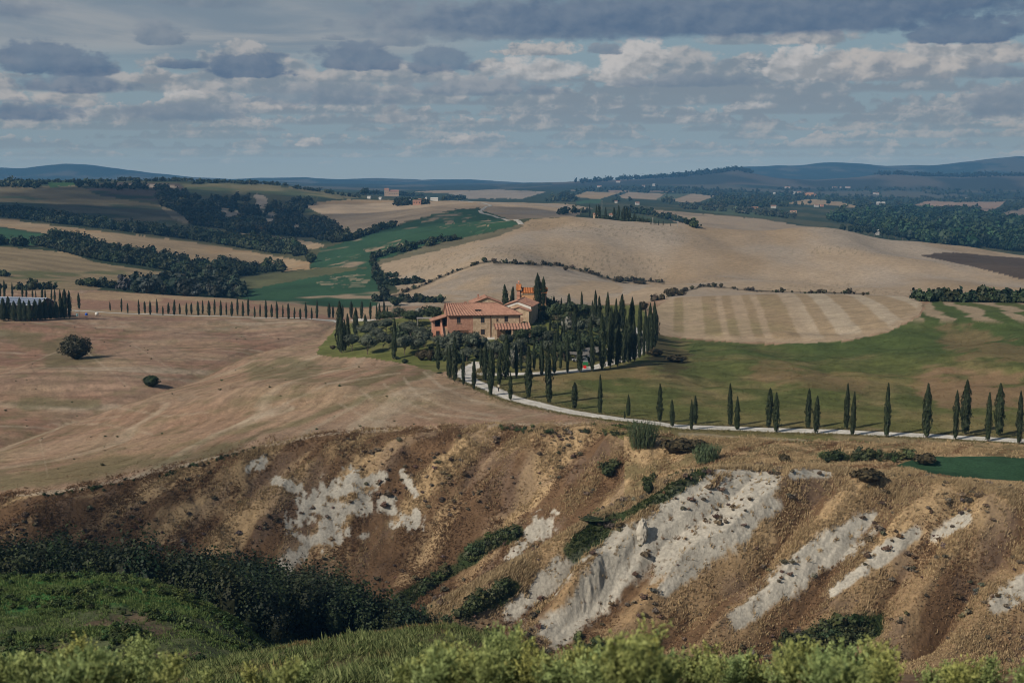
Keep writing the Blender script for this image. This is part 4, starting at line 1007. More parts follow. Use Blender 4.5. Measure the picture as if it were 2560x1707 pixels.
def bush_mesh(seed, n, leaf, pa, pb, mat=None, blobs=12, flat=.8):
    """a shrub 1 m high and 1.2 m wide that is bushy to the ground"""
    rg = np.random.default_rng(seed)
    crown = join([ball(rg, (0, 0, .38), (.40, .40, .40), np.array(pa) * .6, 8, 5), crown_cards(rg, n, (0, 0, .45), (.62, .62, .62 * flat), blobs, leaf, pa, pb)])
    return np_mesh('foliage', crown[0], crown[1], mat or M_LEAF, color=crown[2])

def wood_mass(name, P, Hh, Wd, ncard, pa, pb, seed, mat=None, leafk=.34, core=1.0):
    """many far trees that read as one mass, all in one mesh"""
    rg = np.random.default_rng(seed)
    n = len(P)
    parts = []
    if n > 40:
        grow = np.clip(rg.lognormal(0, .18, n), .6, 1.5); Hh = Hh * np.minimum(grow, 1.25); Wd = Wd * grow
    # dark cores
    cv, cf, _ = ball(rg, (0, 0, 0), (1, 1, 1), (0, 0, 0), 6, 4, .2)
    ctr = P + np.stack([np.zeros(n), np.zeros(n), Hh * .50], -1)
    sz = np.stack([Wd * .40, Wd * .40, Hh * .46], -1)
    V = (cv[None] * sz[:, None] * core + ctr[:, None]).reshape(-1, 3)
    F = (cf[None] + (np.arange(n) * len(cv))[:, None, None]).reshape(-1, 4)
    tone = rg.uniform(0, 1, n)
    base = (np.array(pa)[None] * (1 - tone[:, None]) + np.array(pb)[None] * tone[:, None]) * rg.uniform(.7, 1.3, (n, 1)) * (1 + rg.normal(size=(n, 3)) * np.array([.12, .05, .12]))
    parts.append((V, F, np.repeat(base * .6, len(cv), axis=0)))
    m = n * ncard
    i = np.repeat(np.arange(n), ncard)
    d = unit(rg.normal(size=(m, 3))); d[:, 2] = np.where(d[:, 2] < -.35, -d[:, 2], d[:, 2])
    lob = 1 + .30 * np.sin(d[:, 0] * 4 + tone[i] * 40) + .26 * np.sin(d[:, 1] * 5 + tone[i] * 70) + .2 * np.sin(d[:, 2] * 6 + tone[i] * 90)
    C = ctr[i] + d * sz[i] * (rg.uniform(.85 * core, 1.25, (m, 1)) * lob[:, None])
    lf = Wd[i] * leafk * rg.uniform(.6, 1.2, m)
    parts.append(cards(C, d + rg.normal(size=(m, 3)) * .45, lf, lf * 1.2, None, base[i] * rg.uniform(.75, 1.25, (m, 1)), rg))
    V, F, Cc = join(parts)
    return obj(name, np_mesh(name, V, F, mat or M_WOOD, color=Cc))

# ------------------------------------------------------------------ grass: tufts of bent blades, uncountable, one object per bank
def tufts(name, X, Y, h, wd, blades, pa, pb, lean, seed, colmul=None, spread=.5):
    rg = np.random.default_rng(seed)
    n = len(X)
    Zg = ground(X, Y)
    i = np.repeat(np.arange(n), blades); m = len(i)
    ang = rg.uniform(0, 6.28, m); hh = h[i] * rg.uniform(.6, 1.15, m)
    base = np.stack([X[i] + rg.normal(size=m) * h[i] * .22, Y[i] + rg.normal(size=m) * h[i] * .22, Zg[i] - .04], -1)
    dr = np.stack([np.cos(ang) * spread + lean[0], np.sin(ang) * spread + lean[1], np.ones(m)], -1)
    tip = base + unit(dr) * hh[:, None]
    mid = base + (tip - base) * .55 + np.stack([np.zeros(m), np.zeros(m), hh * .10], -1)
    side = np.stack([np.cos(ang + 1.3), np.sin(ang + 1.3), np.zeros(m)], -1) * (wd[i] * .5)[:, None]
    V = np.stack([base - side, base + side * .2, tip, mid - side * .9], 1).reshape(-1, 3)
    k = rg.uniform(0, 1, (n, 1)); c = np.array(pa) * (1 - k) + np.array(pb) * k
    if colmul is not None: c = c * colmul
    c = c[i] * rg.uniform(.75, 1.25, (m, 1))
    return obj(name, np_mesh(name, V, np.arange(4 * m).reshape(m, 4), M_GRASS, color=np.repeat(c, 4, axis=0)))
# ------------------------------------------------------------------ grass and scrub on the near banks and slopes
def grid_color(x, y):
    s = x / y
    c = np.clip(np.searchsorted(SG, s), 0, NC - 1); r = np.clip(np.searchsorted(YR, y), 0, NRW - 1)
    return GCOL[r, c], c, r

def slope_cover():
    rg = np.random.default_rng(501)
    n = 330000
    y = np.sqrt(rg.uniform(186 ** 2, 277 ** 2, n)); s = rg.uniform(-.39, .39, n); x = s * y
    col, c, r = grid_color(x, y)
    top = np.exp(PLY[15][c])
    u, v = U0[r, c], V0[r, c]
    clay = np.clip((col[:, 2] - .165) / .14, 0, 1) * (col[:, 0] > .3)
    keep = (y < top + 1.5 + rg.exponential(1.2, n)) & (rg.uniform(0, 1, n) > clay ** .8 * 1.05)
    keep &= ~((y < top - 2) & (u > 1560) & (y > np.exp(PLY[12][c]) + 3) & (rg.uniform(0, 1, n) < .6))
    keep &= ~((col[:, 1] > col[:, 0] * 1.6) & (u > 2200))
    # patchy cover: thick tussocks next to trampled ground
    pp, qq, rb = rib_coords(x, y)
    dn = fbm(pp * .5, qq, 6, 3, .55, 201)
    keep &= rg.uniform(0, 1, n) < np.clip(.74 + dn * 1.0, .2, 1)
    x, y, col, u, v, c_ = x[keep], y[keep], col[keep], u[keep], v[keep], c[keep]
    pp, qq, rb = rib_coords(x, y)
    lf = smoothstep(.03, -.06, x / y)
    pk = fbm(pp * .22, qq, 7, 4, .6, 202) * 1.15 + .16 * rg.normal(size=len(x)) + (rb - .5) * (1.0 - .5 * lf) + .20 - .26 * lf - .35 * smoothstep(-.16, -.30, x / y) + .55 * np.exp(-((y - np.exp(PLY[12][c_]) + 3) / 7.0) ** 2)
    gl = np.exp(-np.clip(y - np.exp(PLY[14][c_]), 0, 99) / 9.0) * (y > np.exp(PLY[12][c_]) + 3) * (u < 1600) * (u > 880)  # gully shade painted in: grass behind the spur takes the dark weed colour
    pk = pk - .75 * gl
    h = np.clip(.42 + .38 * fbm(x, y, 7, 3, .5, 203), .2, .9) * rg.uniform(.7, 1.3, len(x))
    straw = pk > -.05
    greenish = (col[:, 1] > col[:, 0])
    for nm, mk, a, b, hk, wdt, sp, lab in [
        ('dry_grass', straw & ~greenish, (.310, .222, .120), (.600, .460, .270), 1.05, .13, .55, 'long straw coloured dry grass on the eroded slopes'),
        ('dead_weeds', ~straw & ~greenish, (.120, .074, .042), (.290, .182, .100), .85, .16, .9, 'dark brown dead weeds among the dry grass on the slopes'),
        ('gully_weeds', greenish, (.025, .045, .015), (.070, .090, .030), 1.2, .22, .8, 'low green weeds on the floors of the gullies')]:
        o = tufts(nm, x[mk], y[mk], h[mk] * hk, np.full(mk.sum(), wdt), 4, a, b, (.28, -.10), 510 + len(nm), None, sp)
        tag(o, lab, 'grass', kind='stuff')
    # long bright straw along the brow of the spur
    n = 17000
    s = np.where(rg.uniform(0, 1, n) < .6, rg.uniform(-.075, .11, n), rg.uniform(-.06, .39, n)); yc = np.interp(s, SG, np.exp(PLY[12])); y = yc - np.abs(rg.normal(size=n)) * 4.5 + rg.normal(size=n) * .8; x = s * y
    k = rg.uniform(0, 1, n) < np.clip(.45 + fbm(x, y, 8, 3, .5, 209), 0, 1)
    col, c, r = grid_color(x, y); k &= col[:, 2] < .22
    k &= ~(col[:, 1] > col[:, 0])
    x, y = x[k], y[k]
    tag(tufts('straw_grass', x, y, rg.uniform(.45, 1.0, len(x)), np.full(len(x), .15), 5, (.330, .245, .135), (.560, .440, .270), (.45, -.1), 523, None, .45), 'long pale straw grass along the brow of the clay spur', 'grass', kind='stuff')
    # knee-high scrub: rounded dark tussocks, thick on some ribs and sprinkled over the clay
    n = 16000
    y = np.sqrt(rg.uniform(188 ** 2, 272 ** 2, n)); xx = rg.uniform(-.39, .39, n) * y
    col, c, r = grid_color(xx, y)
    dn = fbm(xx, y, 12, 3, .55, 205) + .35 * fbm(xx, y, 3, 2, .5, 206)
    keep = (y < np.exp(PLY[15][c]) - 1) & (rg.uniform(0, 1, n) < np.clip(.03 + dn * .55, .01, .6)) & ~((U0[r, c] > 1560) & (y > np.exp(PLY[12][c]) + 2))
    xx, y, col = xx[keep], y[keep], col[keep]
    P = np.stack([xx, y, ground(xx, y)], -1)
    hh = rg.uniform(.25, .75, len(P)) ** 1.2
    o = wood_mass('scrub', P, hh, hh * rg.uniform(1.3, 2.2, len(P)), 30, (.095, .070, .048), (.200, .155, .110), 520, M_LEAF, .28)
    tag(o, 'low rounded scrub dotted over the dry slopes and the clay', 'scrub', kind='stuff')

def thicket():
    """the wooded bottom of the ravine: dark bushes that run together"""
    rg = np.random.default_rng(601)
    tops = np.array([(-200, 1385), (0, 1378), (60, 1372), (134, 1359), (240, 1368), (329, 1347), (402, 1388), (440, 1398), (536, 1378), (612, 1374), (660, 1412), (708, 1418), (760, 1425), (803, 1416), (861, 1440), (900, 1478), (960, 1500), (1040, 1520), (1120, 1545), (1230, 1560), (1390, 1618)], float)
    P, Hh, Wd, gr = [], [], [], []
    for k in range(900):
        u = rg.uniform(-120, 1330) if k % 3 else rg.uniform(-120, 950)
        lo, hi = (170, 238) if u < 700 else ((186, 232) if u < 900 else (186, 214))
        y = rg.uniform(lo, hi)
        tt = t_of_v(np.interp(u, tops[:, 0], tops[:, 1]) + rg.uniform(0, 70)); s = float(s_of_u(u, tt)); x = s * y
        z = float(ground(x, y)); h = CAM_Z + tt * y - z
        if h < .8: continue
        h = min(h, 7.0)
        P.append((x, y, z - .2)); Hh.append(h); Wd.append(min(h * rg.uniform(.7, 1.1), 3.8) + .5); gr.append(u)
    P = np.array(P); Hh = np.array(Hh); Wd = np.array(Wd); gr = np.array(gr)
    for lo, hi, nm, lab in [(-1e9, 430, 'thicket', 'dark tangle of bushes behind the green bank at the bottom left'), (430, 1e9, 'thicket', 'dark tangle of bushes filling the ravine bottom below the bare cliff')]:
        mk = (gr >= lo) & (gr < hi)
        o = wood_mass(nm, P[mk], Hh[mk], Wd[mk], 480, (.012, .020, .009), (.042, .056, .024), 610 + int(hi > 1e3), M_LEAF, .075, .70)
        tag(o, lab, 'bushes', kind='stuff')
    # green strips up the gullies and bushes at the foot of the right-hand spur
    P, Hh, Wd = [], [], []
    for (a, b, c, d, r, n, h0, h1, y0, y1) in [(1000, 1510, 1120, 1430, 12, 40, .6, 1.4, 205, 262), (1165, 1405, 1290, 1335, 12, 50, .7, 1.8, 226, 268), (1450, 1368, 1500, 1312, 22, 40, .8, 2.0, 222, 268), (1510, 1300, 1730, 1190, 8, 34, .3, .8, 225, 268),
                                            (1130, 1560, 1270, 1470, 16, 60, .8, 1.8, 190, 226), (1980, 1640, 2160, 1575, 34, 90, .8, 2.0, 180, 232), (1510, 1185, 1535, 1165, 8, 14, 1.0, 1.8, 228, 268), (2060, 1150, 2270, 1145, 9, 70, .8, 1.6, 238, 260), (1620, 1215, 1630, 1190, 8, 10, .8, 1.4, 220, 268),
                                            (1430, 1620, 1560, 1650, 24, 40, .8, 1.6, 180, 200), (120, 1240, 420, 1190, 6, 40, .3, .7, 250, 270), (420, 1185, 640, 1122, 5, 40, .3, .7, 255, 272), (1250, 1075, 1560, 1085, 8, 60, .3, .8, 258, 276)]:
        u = a + (c - a) * (q := rg.uniform(0, 1, n)) + rg.normal(size=n) * r * .6; v = b + (d - b) * q + rg.normal(size=n) * r * .45
        x, y, z = hit(u, v, y0, y1)
        P.append(np.stack([x, y, z - .15], -1)); h = rg.uniform(h0, h1, n); Hh.append(h); Wd.append(h * rg.uniform(1.0, 1.5, n))
    o = wood_mass('gully_bushes', np.concatenate(P), np.concatenate(Hh), np.concatenate(Wd), 110, (.026, .038, .016), (.085, .100, .042), 620, M_LEAF, .16, .8)
    tag(o, 'strips of low green bushes growing in the gullies and along the rim', 'bushes', kind='stuff')

def near_green():
    rg = np.random.default_rng(701)
    # the mown-looking bank on the left
    n = 110000
    y = np.sqrt(rg.uniform(80 ** 2, 136 ** 2, n)); x = rg.uniform(-.40, -.13, n) * y
    u, v = uv_of(x / y, (ground(x, y) - CAM_Z) / y)
    dn = fbm(x, y, 6, 3, .55, 211) * .8 + .22 * (1520 - v) / 60
    k = rg.uniform(0, 1, n) < np.clip(.34 + dn * .8, .05, 1)
    x, y = x[k], y[k]
    o = tufts('green_grass', x, y, rg.uniform(.12, .42, len(x)) , np.full(len(x), .07), 4, (.062, .112, .030), (.180, .235, .080), (.1, 0), 711, None, .7)
    tag(o, 'patchy green grass and weeds on the rounded bank', 'grass', kind='stuff')
    n = 3600
    y = np.sqrt(rg.uniform(80 ** 2, 132 ** 2, n)); x = rg.uniform(-.40, -.13, n) * y
    k = rg.uniform(0, 1, n) < np.clip(.25 + fbm(x, y, 8, 3, .5, 212) * 1.3, 0, 1)
    x, y = x[k], y[k]; P = np.stack([x, y, ground(x, y)], -1); hh = rg.uniform(.15, .5, len(P))
    o = wood_mass('leafy_weeds', P, hh, hh * 1.6, 60, (.028, .050, .016), (.090, .130, .040), 712, M_LEAF, .20)
    tag(o, 'clumps of leafy green weeds on the rounded bank', 'weeds', kind='stuff')
    # the nearer bank in the middle
    n = 60000
    y = np.sqrt(rg.uniform(24 ** 2, 54 ** 2, n)); x = rg.uniform(-.40, .12, n) * y
    k = rg.uniform(0, 1, n) < np.clip(.55 + fbm(x, y, 3.5, 3, .5, 213) * 1.2, .05, 1)
    x, y = x[k], y[k]
    dead = smoothstep(.05, .45, fbm(x, y, 6, 3, .55, 214))[:, None]
    cm = np.array([(1, 1, 1)]) * (1 - dead) + np.array([(1.35, .85, .95)]) * dead
    o = tufts('bank_grass', x, y, rg.uniform(.08, .36, len(x)) * (1 - .4 * dead[:, 0]), np.full(len(x), .035), 4, (.060, .095, .032), (.210, .235, .100), (.25, 0), 713, cm, .7)
    tag(o, 'green and fading grass on the near bank', 'grass', kind='stuff')

def near_weeds():
    """feathery roadside weeds right below the camera, out of focus"""
    rg = np.random.default_rng(801)
    env = np.array([(-200, 1640), (0, 1640), (100, 1622), (180, 1600), (260, 1645), (330, 1602), (420, 1650), (520, 1655), (600, 1660), (700, 1640), (800, 1665), (950, 1650), (1050, 1640), (1130, 1620), (1200, 1585), (1245, 1562), (1300, 1600), (1360, 1650), (1440, 1622), (1520, 1598), (1600, 1590), (1680, 1635), (1750, 1612), (1830, 1650), (1900, 1640), (1960, 1612), (2030, 1645), (2090, 1620), (2150, 1600), (2230, 1650), (2320, 1655), (2400, 1640), (2480, 1665), (2560, 1655), (2800, 1650)], float)
    parts, stems = [], []
    cl = np.array([-60, 30, 108, 185, 262, 332, 410, 485, 565, 650, 722, 800, 880, 955, 1040, 1120, 1195, 1247, 1312, 1395, 1460, 1525, 1592, 1662, 1752, 1822, 1890, 1962, 2030, 2092, 2152, 2232, 2310, 2390, 2470, 2545, 2620], float)
    for k in range(330):
        ci = k % len(cl); wid = 22 + 22 * ((ci * 37) % 11) / 11
        u = cl[ci] + rg.normal() * wid; y = rg.uniform(8.5, 15) + 3 * ((ci * 53) % 7) / 7
        du = (u - cl[ci]) / wid
        gap = 46 * (1 - math.exp(-du * du * .55)) + abs(rg.normal()) * 34 + (18 if 480 < u < 1080 else 0) - 12 + 26 * ((ci * 29) % 5) / 5 * (0 if ci in (17, 21, 22, 27, 30) else 1)
        tt = t_of_v(np.interp(u, env[:, 0], env[:, 1]) + gap)
        x = float(s_of_u(u, tt)) * y; z = float(ground(x, y)); h = CAM_Z + tt * y - z
        if h < .2: continue
        hue = np.clip(rg.normal(.35 + .4 * ((ci * 17) % 3 == 0), .2), 0, 1)
        a = np.array((.034, .066, .024)) * (1 - hue) + np.array((.066, .080, .024)) * hue
        b = np.array((.370, .480, .190)) * (1 - hue) + np.array((.520, .520, .160)) * hue
        lean = np.array([.16 * h + rg.normal() * .10, rg.normal() * .08, 0])
        ns = int(rg.integers(5, 9))                       # several stems, each ending in feathery side sprays
        for st_ in range(ns):
            hh = h * rg.uniform(.55, 1.0) if st_ else h
            top = np.array([rg.normal() * .10 * h + lean[0], rg.normal() * .10 * h + lean[1], hh]); base = np.array([rg.normal() * .05, rg.normal() * .05, 0])
            nsp = int(6 + 9 * hh)
            for q in np.linspace(.28, 1.0, nsp):
                o = base + (top - base) * q + np.array([.0, .0, .02 * math.sin(q * 9)])
                ang = rg.uniform(0, 6.28); ln_ = (.10 + .20 * (1.05 - q)) * rg.uniform(.6, 1.25)
                ax = np.array([math.cos(ang), math.sin(ang), .75 + .8 * q]); ax /= np.linalg.norm(ax)
                m = 11
                w_ = rg.uniform(0, 1, m)
                C = o + ax * (ln_ * w_)[:, None] + rg.normal(size=(m, 3)) * (.020 * (1.15 - w_))[:, None] + np.array([x, y, z])
                kk = np.clip(.15 + .55 * w_ * (.3 + .7 * q) + rg.normal(size=m) * .12, 0, 1)[:, None]  # light painted into the leaves: sprays paler at lit tips, darker inside
                parts.append(cards(C, rg.normal(size=(m, 3)) + np.array([0, -.4, .5]), rg.uniform(.008, .018, m), rg.uniform(.028, .065, m), ax + rg.normal(size=(m, 3)) * .45, (a * (1 - kk) + b * kk) * rg.uniform(.85, 1.15, (m, 1)), rg))
            sd = np.array([.006, 0, 0])
            stems.append((np.stack([base - sd, base + sd, top + sd * .3, top - sd * .3]) + np.array([x, y, z]), np.arange(4).reshape(1, 4), np.tile(np.array([(.085, .110, .040)]), (4, 1))))
    V, F, Cc = join(parts + stems)
    tag(obj('roadside_weeds', np_mesh('roadside_weeds', V, F, M_LEAF, color=Cc)), 'blurred feathery green weeds along the bottom edge', 'weeds', kind='stuff')
    # one yellow flower head among them
    x, y, z = 0.0, 12.0, 0.0
    tt = t_of_v(1690); s = float(s_of_u(1103, tt)); x = s * y; z = CAM_Z + tt * y
    rgf = np.random.default_rng(5)
    e = empty('yellow_flower', (x, y, z - .5))
    tag(e, 'small yellow flower head among the blurred weeds', 'flower')
    v, f, c = lathe([(-.25, .006), (.46, .005)], 5, 0, (0, 0), (.08, .11, .04), rgf); obj('stem', np_mesh('flower_stem', v, f, M_LEAF, color=c), e)
    C = np.array([0, 0, .5]) + rgf.normal(size=(90, 3)) * np.array([.020, .020, .018])
    v, f, c = cards(C, rgf.normal(size=(90, 3)) + np.array([0, 0, 1]), .03, .045, None, pal(90, (.40, .28, .02), (.55, .42, .04), rgf), rgf)
    obj('petals', np_mesh('flower_petals', v, f, M_LEAF, color=c), e)

slope_cover(); thicket(); near_green(); near_weeds()
# ------------------------------------------------------------------ woods beyond: belts, valley woods, hedges (masses)
WOOD_A, WOOD_B = (.014, .024, .013), (.046, .060, .028)
def wood_from(name, polys, n, h0, h1, label, seed, y0=690, y1=5000, scrub=True, cards_=70, pa=WOOD_A, pb=WOOD_B, wk=(.8, 1.2), dv=7, cat='wood', leafk=.34):
    rg = np.random.default_rng(seed)
    us, vs = [], []
    area = [abs(sum(p[i][0] * p[i - 1][1] - p[i - 1][0] * p[i][1] for i in range(len(p)))) for p in polys]
    for p, a in zip(polys, area):
        k = int(n * a / sum(area)) + 1; q = np.array(p, float); got = 0
        while got < k:
            u = rg.uniform(q[:, 0].min(), q[:, 0].max(), k * 3); v = rg.uniform(q[:, 1].min(), q[:, 1].max(), k * 3)
            m = in_poly(u, v, p); us.append(u[m][:k - got]); vs.append(v[m][:k - got]); got += len(us[-1])
            if not m.any(): break
    u = np.concatenate(us); v = np.concatenate(vs) + dv
    x, y, z = hit(u, v, y0, y1)
    if scrub:
        c, _, _ = grid_color(x, y); ok = (c[:, 0] < .095) & (c[:, 1] < .085)
        x, y, z = x[ok], y[ok], z[ok]
    if scrub:                                              # keep the fields behind the trees open to view
        for dvv in (5, 10, 15):
            x2, y2, z2 = hit(u[ok], v[ok] - dvv, y0, y1); c2, _, _ = grid_color(x2, y2)
            bare = (c2[:, 0] > .16) & (rg.uniform(0, 1, len(x2)) < .85)
            keep_ = ~bare if dvv == 5 else keep_ & ~bare
        x, y, z = x[keep_], y[keep_], z[keep_]
    h = rg.uniform(h0, h1, len(x)); wd = h * rg.uniform(*wk, len(x))
    o = wood_mass(name, np.stack([x, y, z - h * .06], -1), h, wd, cards_, pa, pb, seed, M_WOOD, leafk)
    return tag(o, label, cat, kind='stuff')

def line_pts(pts, n, rg, jit):
    p = np.array(pts, float); d = np.concatenate([[0], np.cumsum(np.hypot(*np.diff(p, axis=0).T))])
    q = np.sort(rg.uniform(0, d[-1], n))
    return np.interp(q, d, p[:, 0]) + rg.normal(size=n) * jit, np.interp(q, d, p[:, 1]) + rg.normal(size=n) * jit * .4

def hedge_line(name, lines, h0, h1, label, seed, y0, y1, jit=2.0, cards_=60, pa=WOOD_A, pb=WOOD_B, cat='hedge', wk=(.9, 1.4)):
    rg = np.random.default_rng(seed)
    P, H_ = [], []
    for pts, n in lines:
        u, v = line_pts(pts, n, rg, jit); x, y, z = hit(u, v, y0, y1); h = rg.uniform(h0, h1, n)
        P.append(np.stack([x, y, z - .2], -1)); H_.append(h)
    P = np.concatenate(P); H_ = np.concatenate(H_)
    o = wood_mass(name, P, H_, H_ * rg.uniform(*wk, len(H_)), cards_, pa, pb, seed, M_WOOD)
    return tag(o, label, cat, kind='stuff')

def woods():
    B1 = [(-60, 520), (0, 530), (38, 524), (85, 533), (238, 554), (366, 573), (472, 586), (527, 590), (638, 600), (740, 612), (762, 634), (748, 640), (638, 624), (451, 593), (272, 572), (0, 540), (-60, 536)]
    wood_from('woodland', [B1], 700, 4.5, 7.5, 'upper dark tree belt crossing the left hillside', 901, 900, 1600, False, 130, dv=3, leafk=.22)
    B2 = [(85, 602), (179, 603), (238, 618), (366, 634), (463, 658), (510, 664), (595, 660), (629, 674), (706, 670), (706, 680), (629, 684), (595, 692), (480, 686), (383, 668), (238, 647), (132, 622), (83, 613)]
    wood_from('woodland', [B2, [(119, 586), (230, 603), (235, 609), (119, 592)], [(-60, 600), (0, 608), (80, 612), (80, 616), (-60, 608)]], 700, 3.6, 6.4, 'lower dark tree belt below the long tan field', 902, 750, 1500, False, 130, dv=3, leafk=.22)
    G = [(408, 706), (468, 698), (548, 690), (595, 715), (614, 728), (600, 746), (468, 740), (400, 736), (330, 730), (300, 722)]
    wood_from('grove', [G], 130, 4.0, 7.5, 'grey green grove beside the far cypress lane', 903, 690, 900, False, 150, (.020, .030, .020), (.075, .088, .066), dv=2, cat='grove', leafk=.26)
    hedge_line('hedge', [([(190, 712), (255, 718), (330, 724), (425, 722)], 60), ([(0, 690), (20, 692)], 10), ([(0, 722), (60, 726), (140, 722)], 20)], 1.8, 3.6, 'straggling dark hedge at the foot of the left hillside', 904, 690, 900)
    W4 = [(387, 506), (442, 484), (470, 488), (510, 494), (582, 488), (629, 486), (680, 494), (723, 500), (787, 504), (846, 499), (775, 520), (787, 532), (842, 552), (884, 570), (888, 590), (868, 604), (829, 604), (748, 588), (638, 580), (472, 570), (474, 552), (440, 525)]
    wood_from('woodland', [W4], 1400, 4.5, 9.0, 'dark wood filling the valley with pale earth scars', 905, 1150, 2500, True, 100, (.012, .021, .012), (.050, .056, .030), dv=4, leafk=.24)
    hedge_line('hedge', [([(932, 650), (940, 690), (955, 725), (962, 748)], 90), ([(934, 646), (980, 632), (1030, 614), (1083, 607), (1152, 598)], 110), ([(965, 712), (1010, 712), (1064, 705)], 40), ([(930, 752), (960, 752), (1010, 755), (1100, 756)], 70), ([(1000, 690), (945, 700)], 12)],
               1.2, 3.4, 'bushy hedge wrapped round the end of the long green field', 906, 690, 1300, 2.5, 80)
    hedge_line('hedge', [([(888, 596), (922, 585), (968, 571), (1000, 564)], 40), ([(1000, 632), (1040, 622), (1085, 612)], 10), ([(830, 606), (880, 600)], 14)], 3.0, 6.0, 'short dark hedge along the upper edge of the green field', 907, 1000, 1700, 2.0)
    hedge_line('field_scrub', [([(1000, 735), (1060, 712), (1130, 682), (1205, 656)], 40), ([(1210, 655), (1290, 660), (1400, 664), (1480, 684), (1540, 703), (1600, 702), (1660, 706)], 120), ([(1535, 702), (1600, 700)], 30), ([(1690, 735), (1760, 715), (1900, 729), (2000, 733), (2080, 733), (2170, 737)], 60), ([(1630, 760), (1680, 738), (1720, 726)], 40)],
               .6, 2.0, 'thin line of scrub across the big pale field', 908, 540, 1000, 2.0, 40, (.045, .040, .026), (.095, .085, .050), 'scrub')
    hedge_line('tree_line', [([(2290, 752), (2350, 752), (2440, 756), (2600, 764)], 90), ([(2420, 748), (2600, 752)], 60)], 2.0, 3.8, 'dark row of bushy trees above the banded meadow at the right edge', 909, 480, 640, 3.0, 110, cat='tree line')
    # skyline row on the left, olives in rows
    rg = np.random.default_rng(910)
    hedge_line('olive_grove', [([(0, 456), (120, 456), (190, 457), (330, 452)], 120), ([(330, 453), (480, 453), (640, 459), (720, 465)], 170), ([(0, 468), (60, 462), (120, 460)], 40), ([(720, 468), (800, 480), (850, 489), (900, 494)], 60), ([(640, 462), (560, 457), (480, 460)], 80)], 2.5, 5.5, 'rows of small trees along the skyline of the left hill', 911, 1900, 3200, 1.2, 30, cat='olive grove')
    hedge_line('woodland', [([(200, 468), (300, 470), (420, 474)], 40), ([(0, 462), (100, 470)], 40), ([(400, 500), (460, 490)], 40)], 5, 9, 'bushes on the dark bank under the skyline olives', 912, 1600, 2700, 5.0, 40, cat='bushes')
    # villa hill and farm
    hedge_line('tree_line', [([(890, 488), (950, 484), (1020, 488), (1060, 492)], 90), ([(990, 512), (1035, 518), (1075, 512)], 24), ([(1110, 499), (1160, 499)], 40), ([(1000, 520), (1060, 517)], 20)], 3.5, 8, 'dark trees round the villa on the far ridge', 913, 1900, 3200, 3.5, 50, cat='trees')
    # the wide wooded country on the right
    A1 = [(1360, 505), (1420, 480), (1500, 472), (1600, 470), (1800, 470), (1900, 475), (1900, 520), (1700, 512), (1600, 505), (1480, 505)]
    wood_from('woodland', [A1], 1000, 5, 9, 'woods between the small tan fields in the far middle', 914, 1500, 5000, True, 36, (.020, .032, .018), (.05, .062, .03), dv=0)
    A2 = [(1900, 472), (2300, 470), (2560, 480), (2700, 480), (2700, 545), (2480, 545), (2200, 520), (2000, 515), (1900, 520)]
    wood_from('woodland', [A2], 1600, 5, 9, 'scattered woods round the far villages on the right', 915, 1500, 5000, True, 36, (.020, .032, .018), (.05, .062, .03), dv=0)
    A3 = [(2060, 545), (2190, 521), (2300, 516), (2420, 523), (2475, 540), (2560, 552), (2700, 560), (2700, 640), (2560, 628), (2489, 618), (2321, 606), (2265, 596), (2150, 560)]
    wood_from('woodland', [A3], 1100, 9, 15, 'dense dark green wood at the right edge behind the pale hill', 916, 1130, 2800, False, 90, (.013, .028, .016), (.042, .074, .034), dv=5, leafk=.26)
    hedge_line('olive_grove', [([(1700, 512 + k * 5), (1800, 516 + k * 6), (1900, 528 + k * 5), (1990, 540 + k * 4)], 60) for k in range(3)], 3.5, 6, 'olive rows along the far edge of the ploughed field', 917, 1500, 2900, 1.0, 30, (.03, .04, .026), (.065, .075, .05), 'olive grove')
    # hill-farm spinney in the middle distance
    hedge_line('vineyard', [([(1480 + 3 * k, 530 + 3.6 * k), (1560 + 2 * k, 540 + 3.0 * k), (1620 + 3 * k, 548 + 2.6 * k)], 50) for k in range(4)], 1.2, 2.4, 'low green vine rows below the cypress clump on the pale hill', 918, 900, 1500, .5, 20, (.03, .045, .022), (.06, .08, .035), 'vineyard')
    hedge_line('tree_line', [([(1395, 540), (1420, 533)], 10), ([(1430, 532), (1470, 530)], 14), ([(1580, 532), (1640, 540), (1700, 555), (1740, 570)], 60), ([(1560, 520), (1630, 530)], 20)], 3, 6, 'ragged bushes on the shoulder of the pale hill', 919, 1000, 1900, 2.0, 50, cat='bushes')
    # dark crests of the distant hills
    hedge_line('woodland', [([(1560, 448), (1680, 442), (1790, 432), (1840, 425), (1880, 433)], 260), ([(2190, 437), (2260, 435), (2400, 442), (2560, 438)], 260), ([(1440, 458), (1560, 449)], 60)], 7, 15, 'woods on the crests of the distant dark hills', 920, 4600, 5900, 3.5, 16, (.018, .026, .018), (.035, .045, .028))
woods()
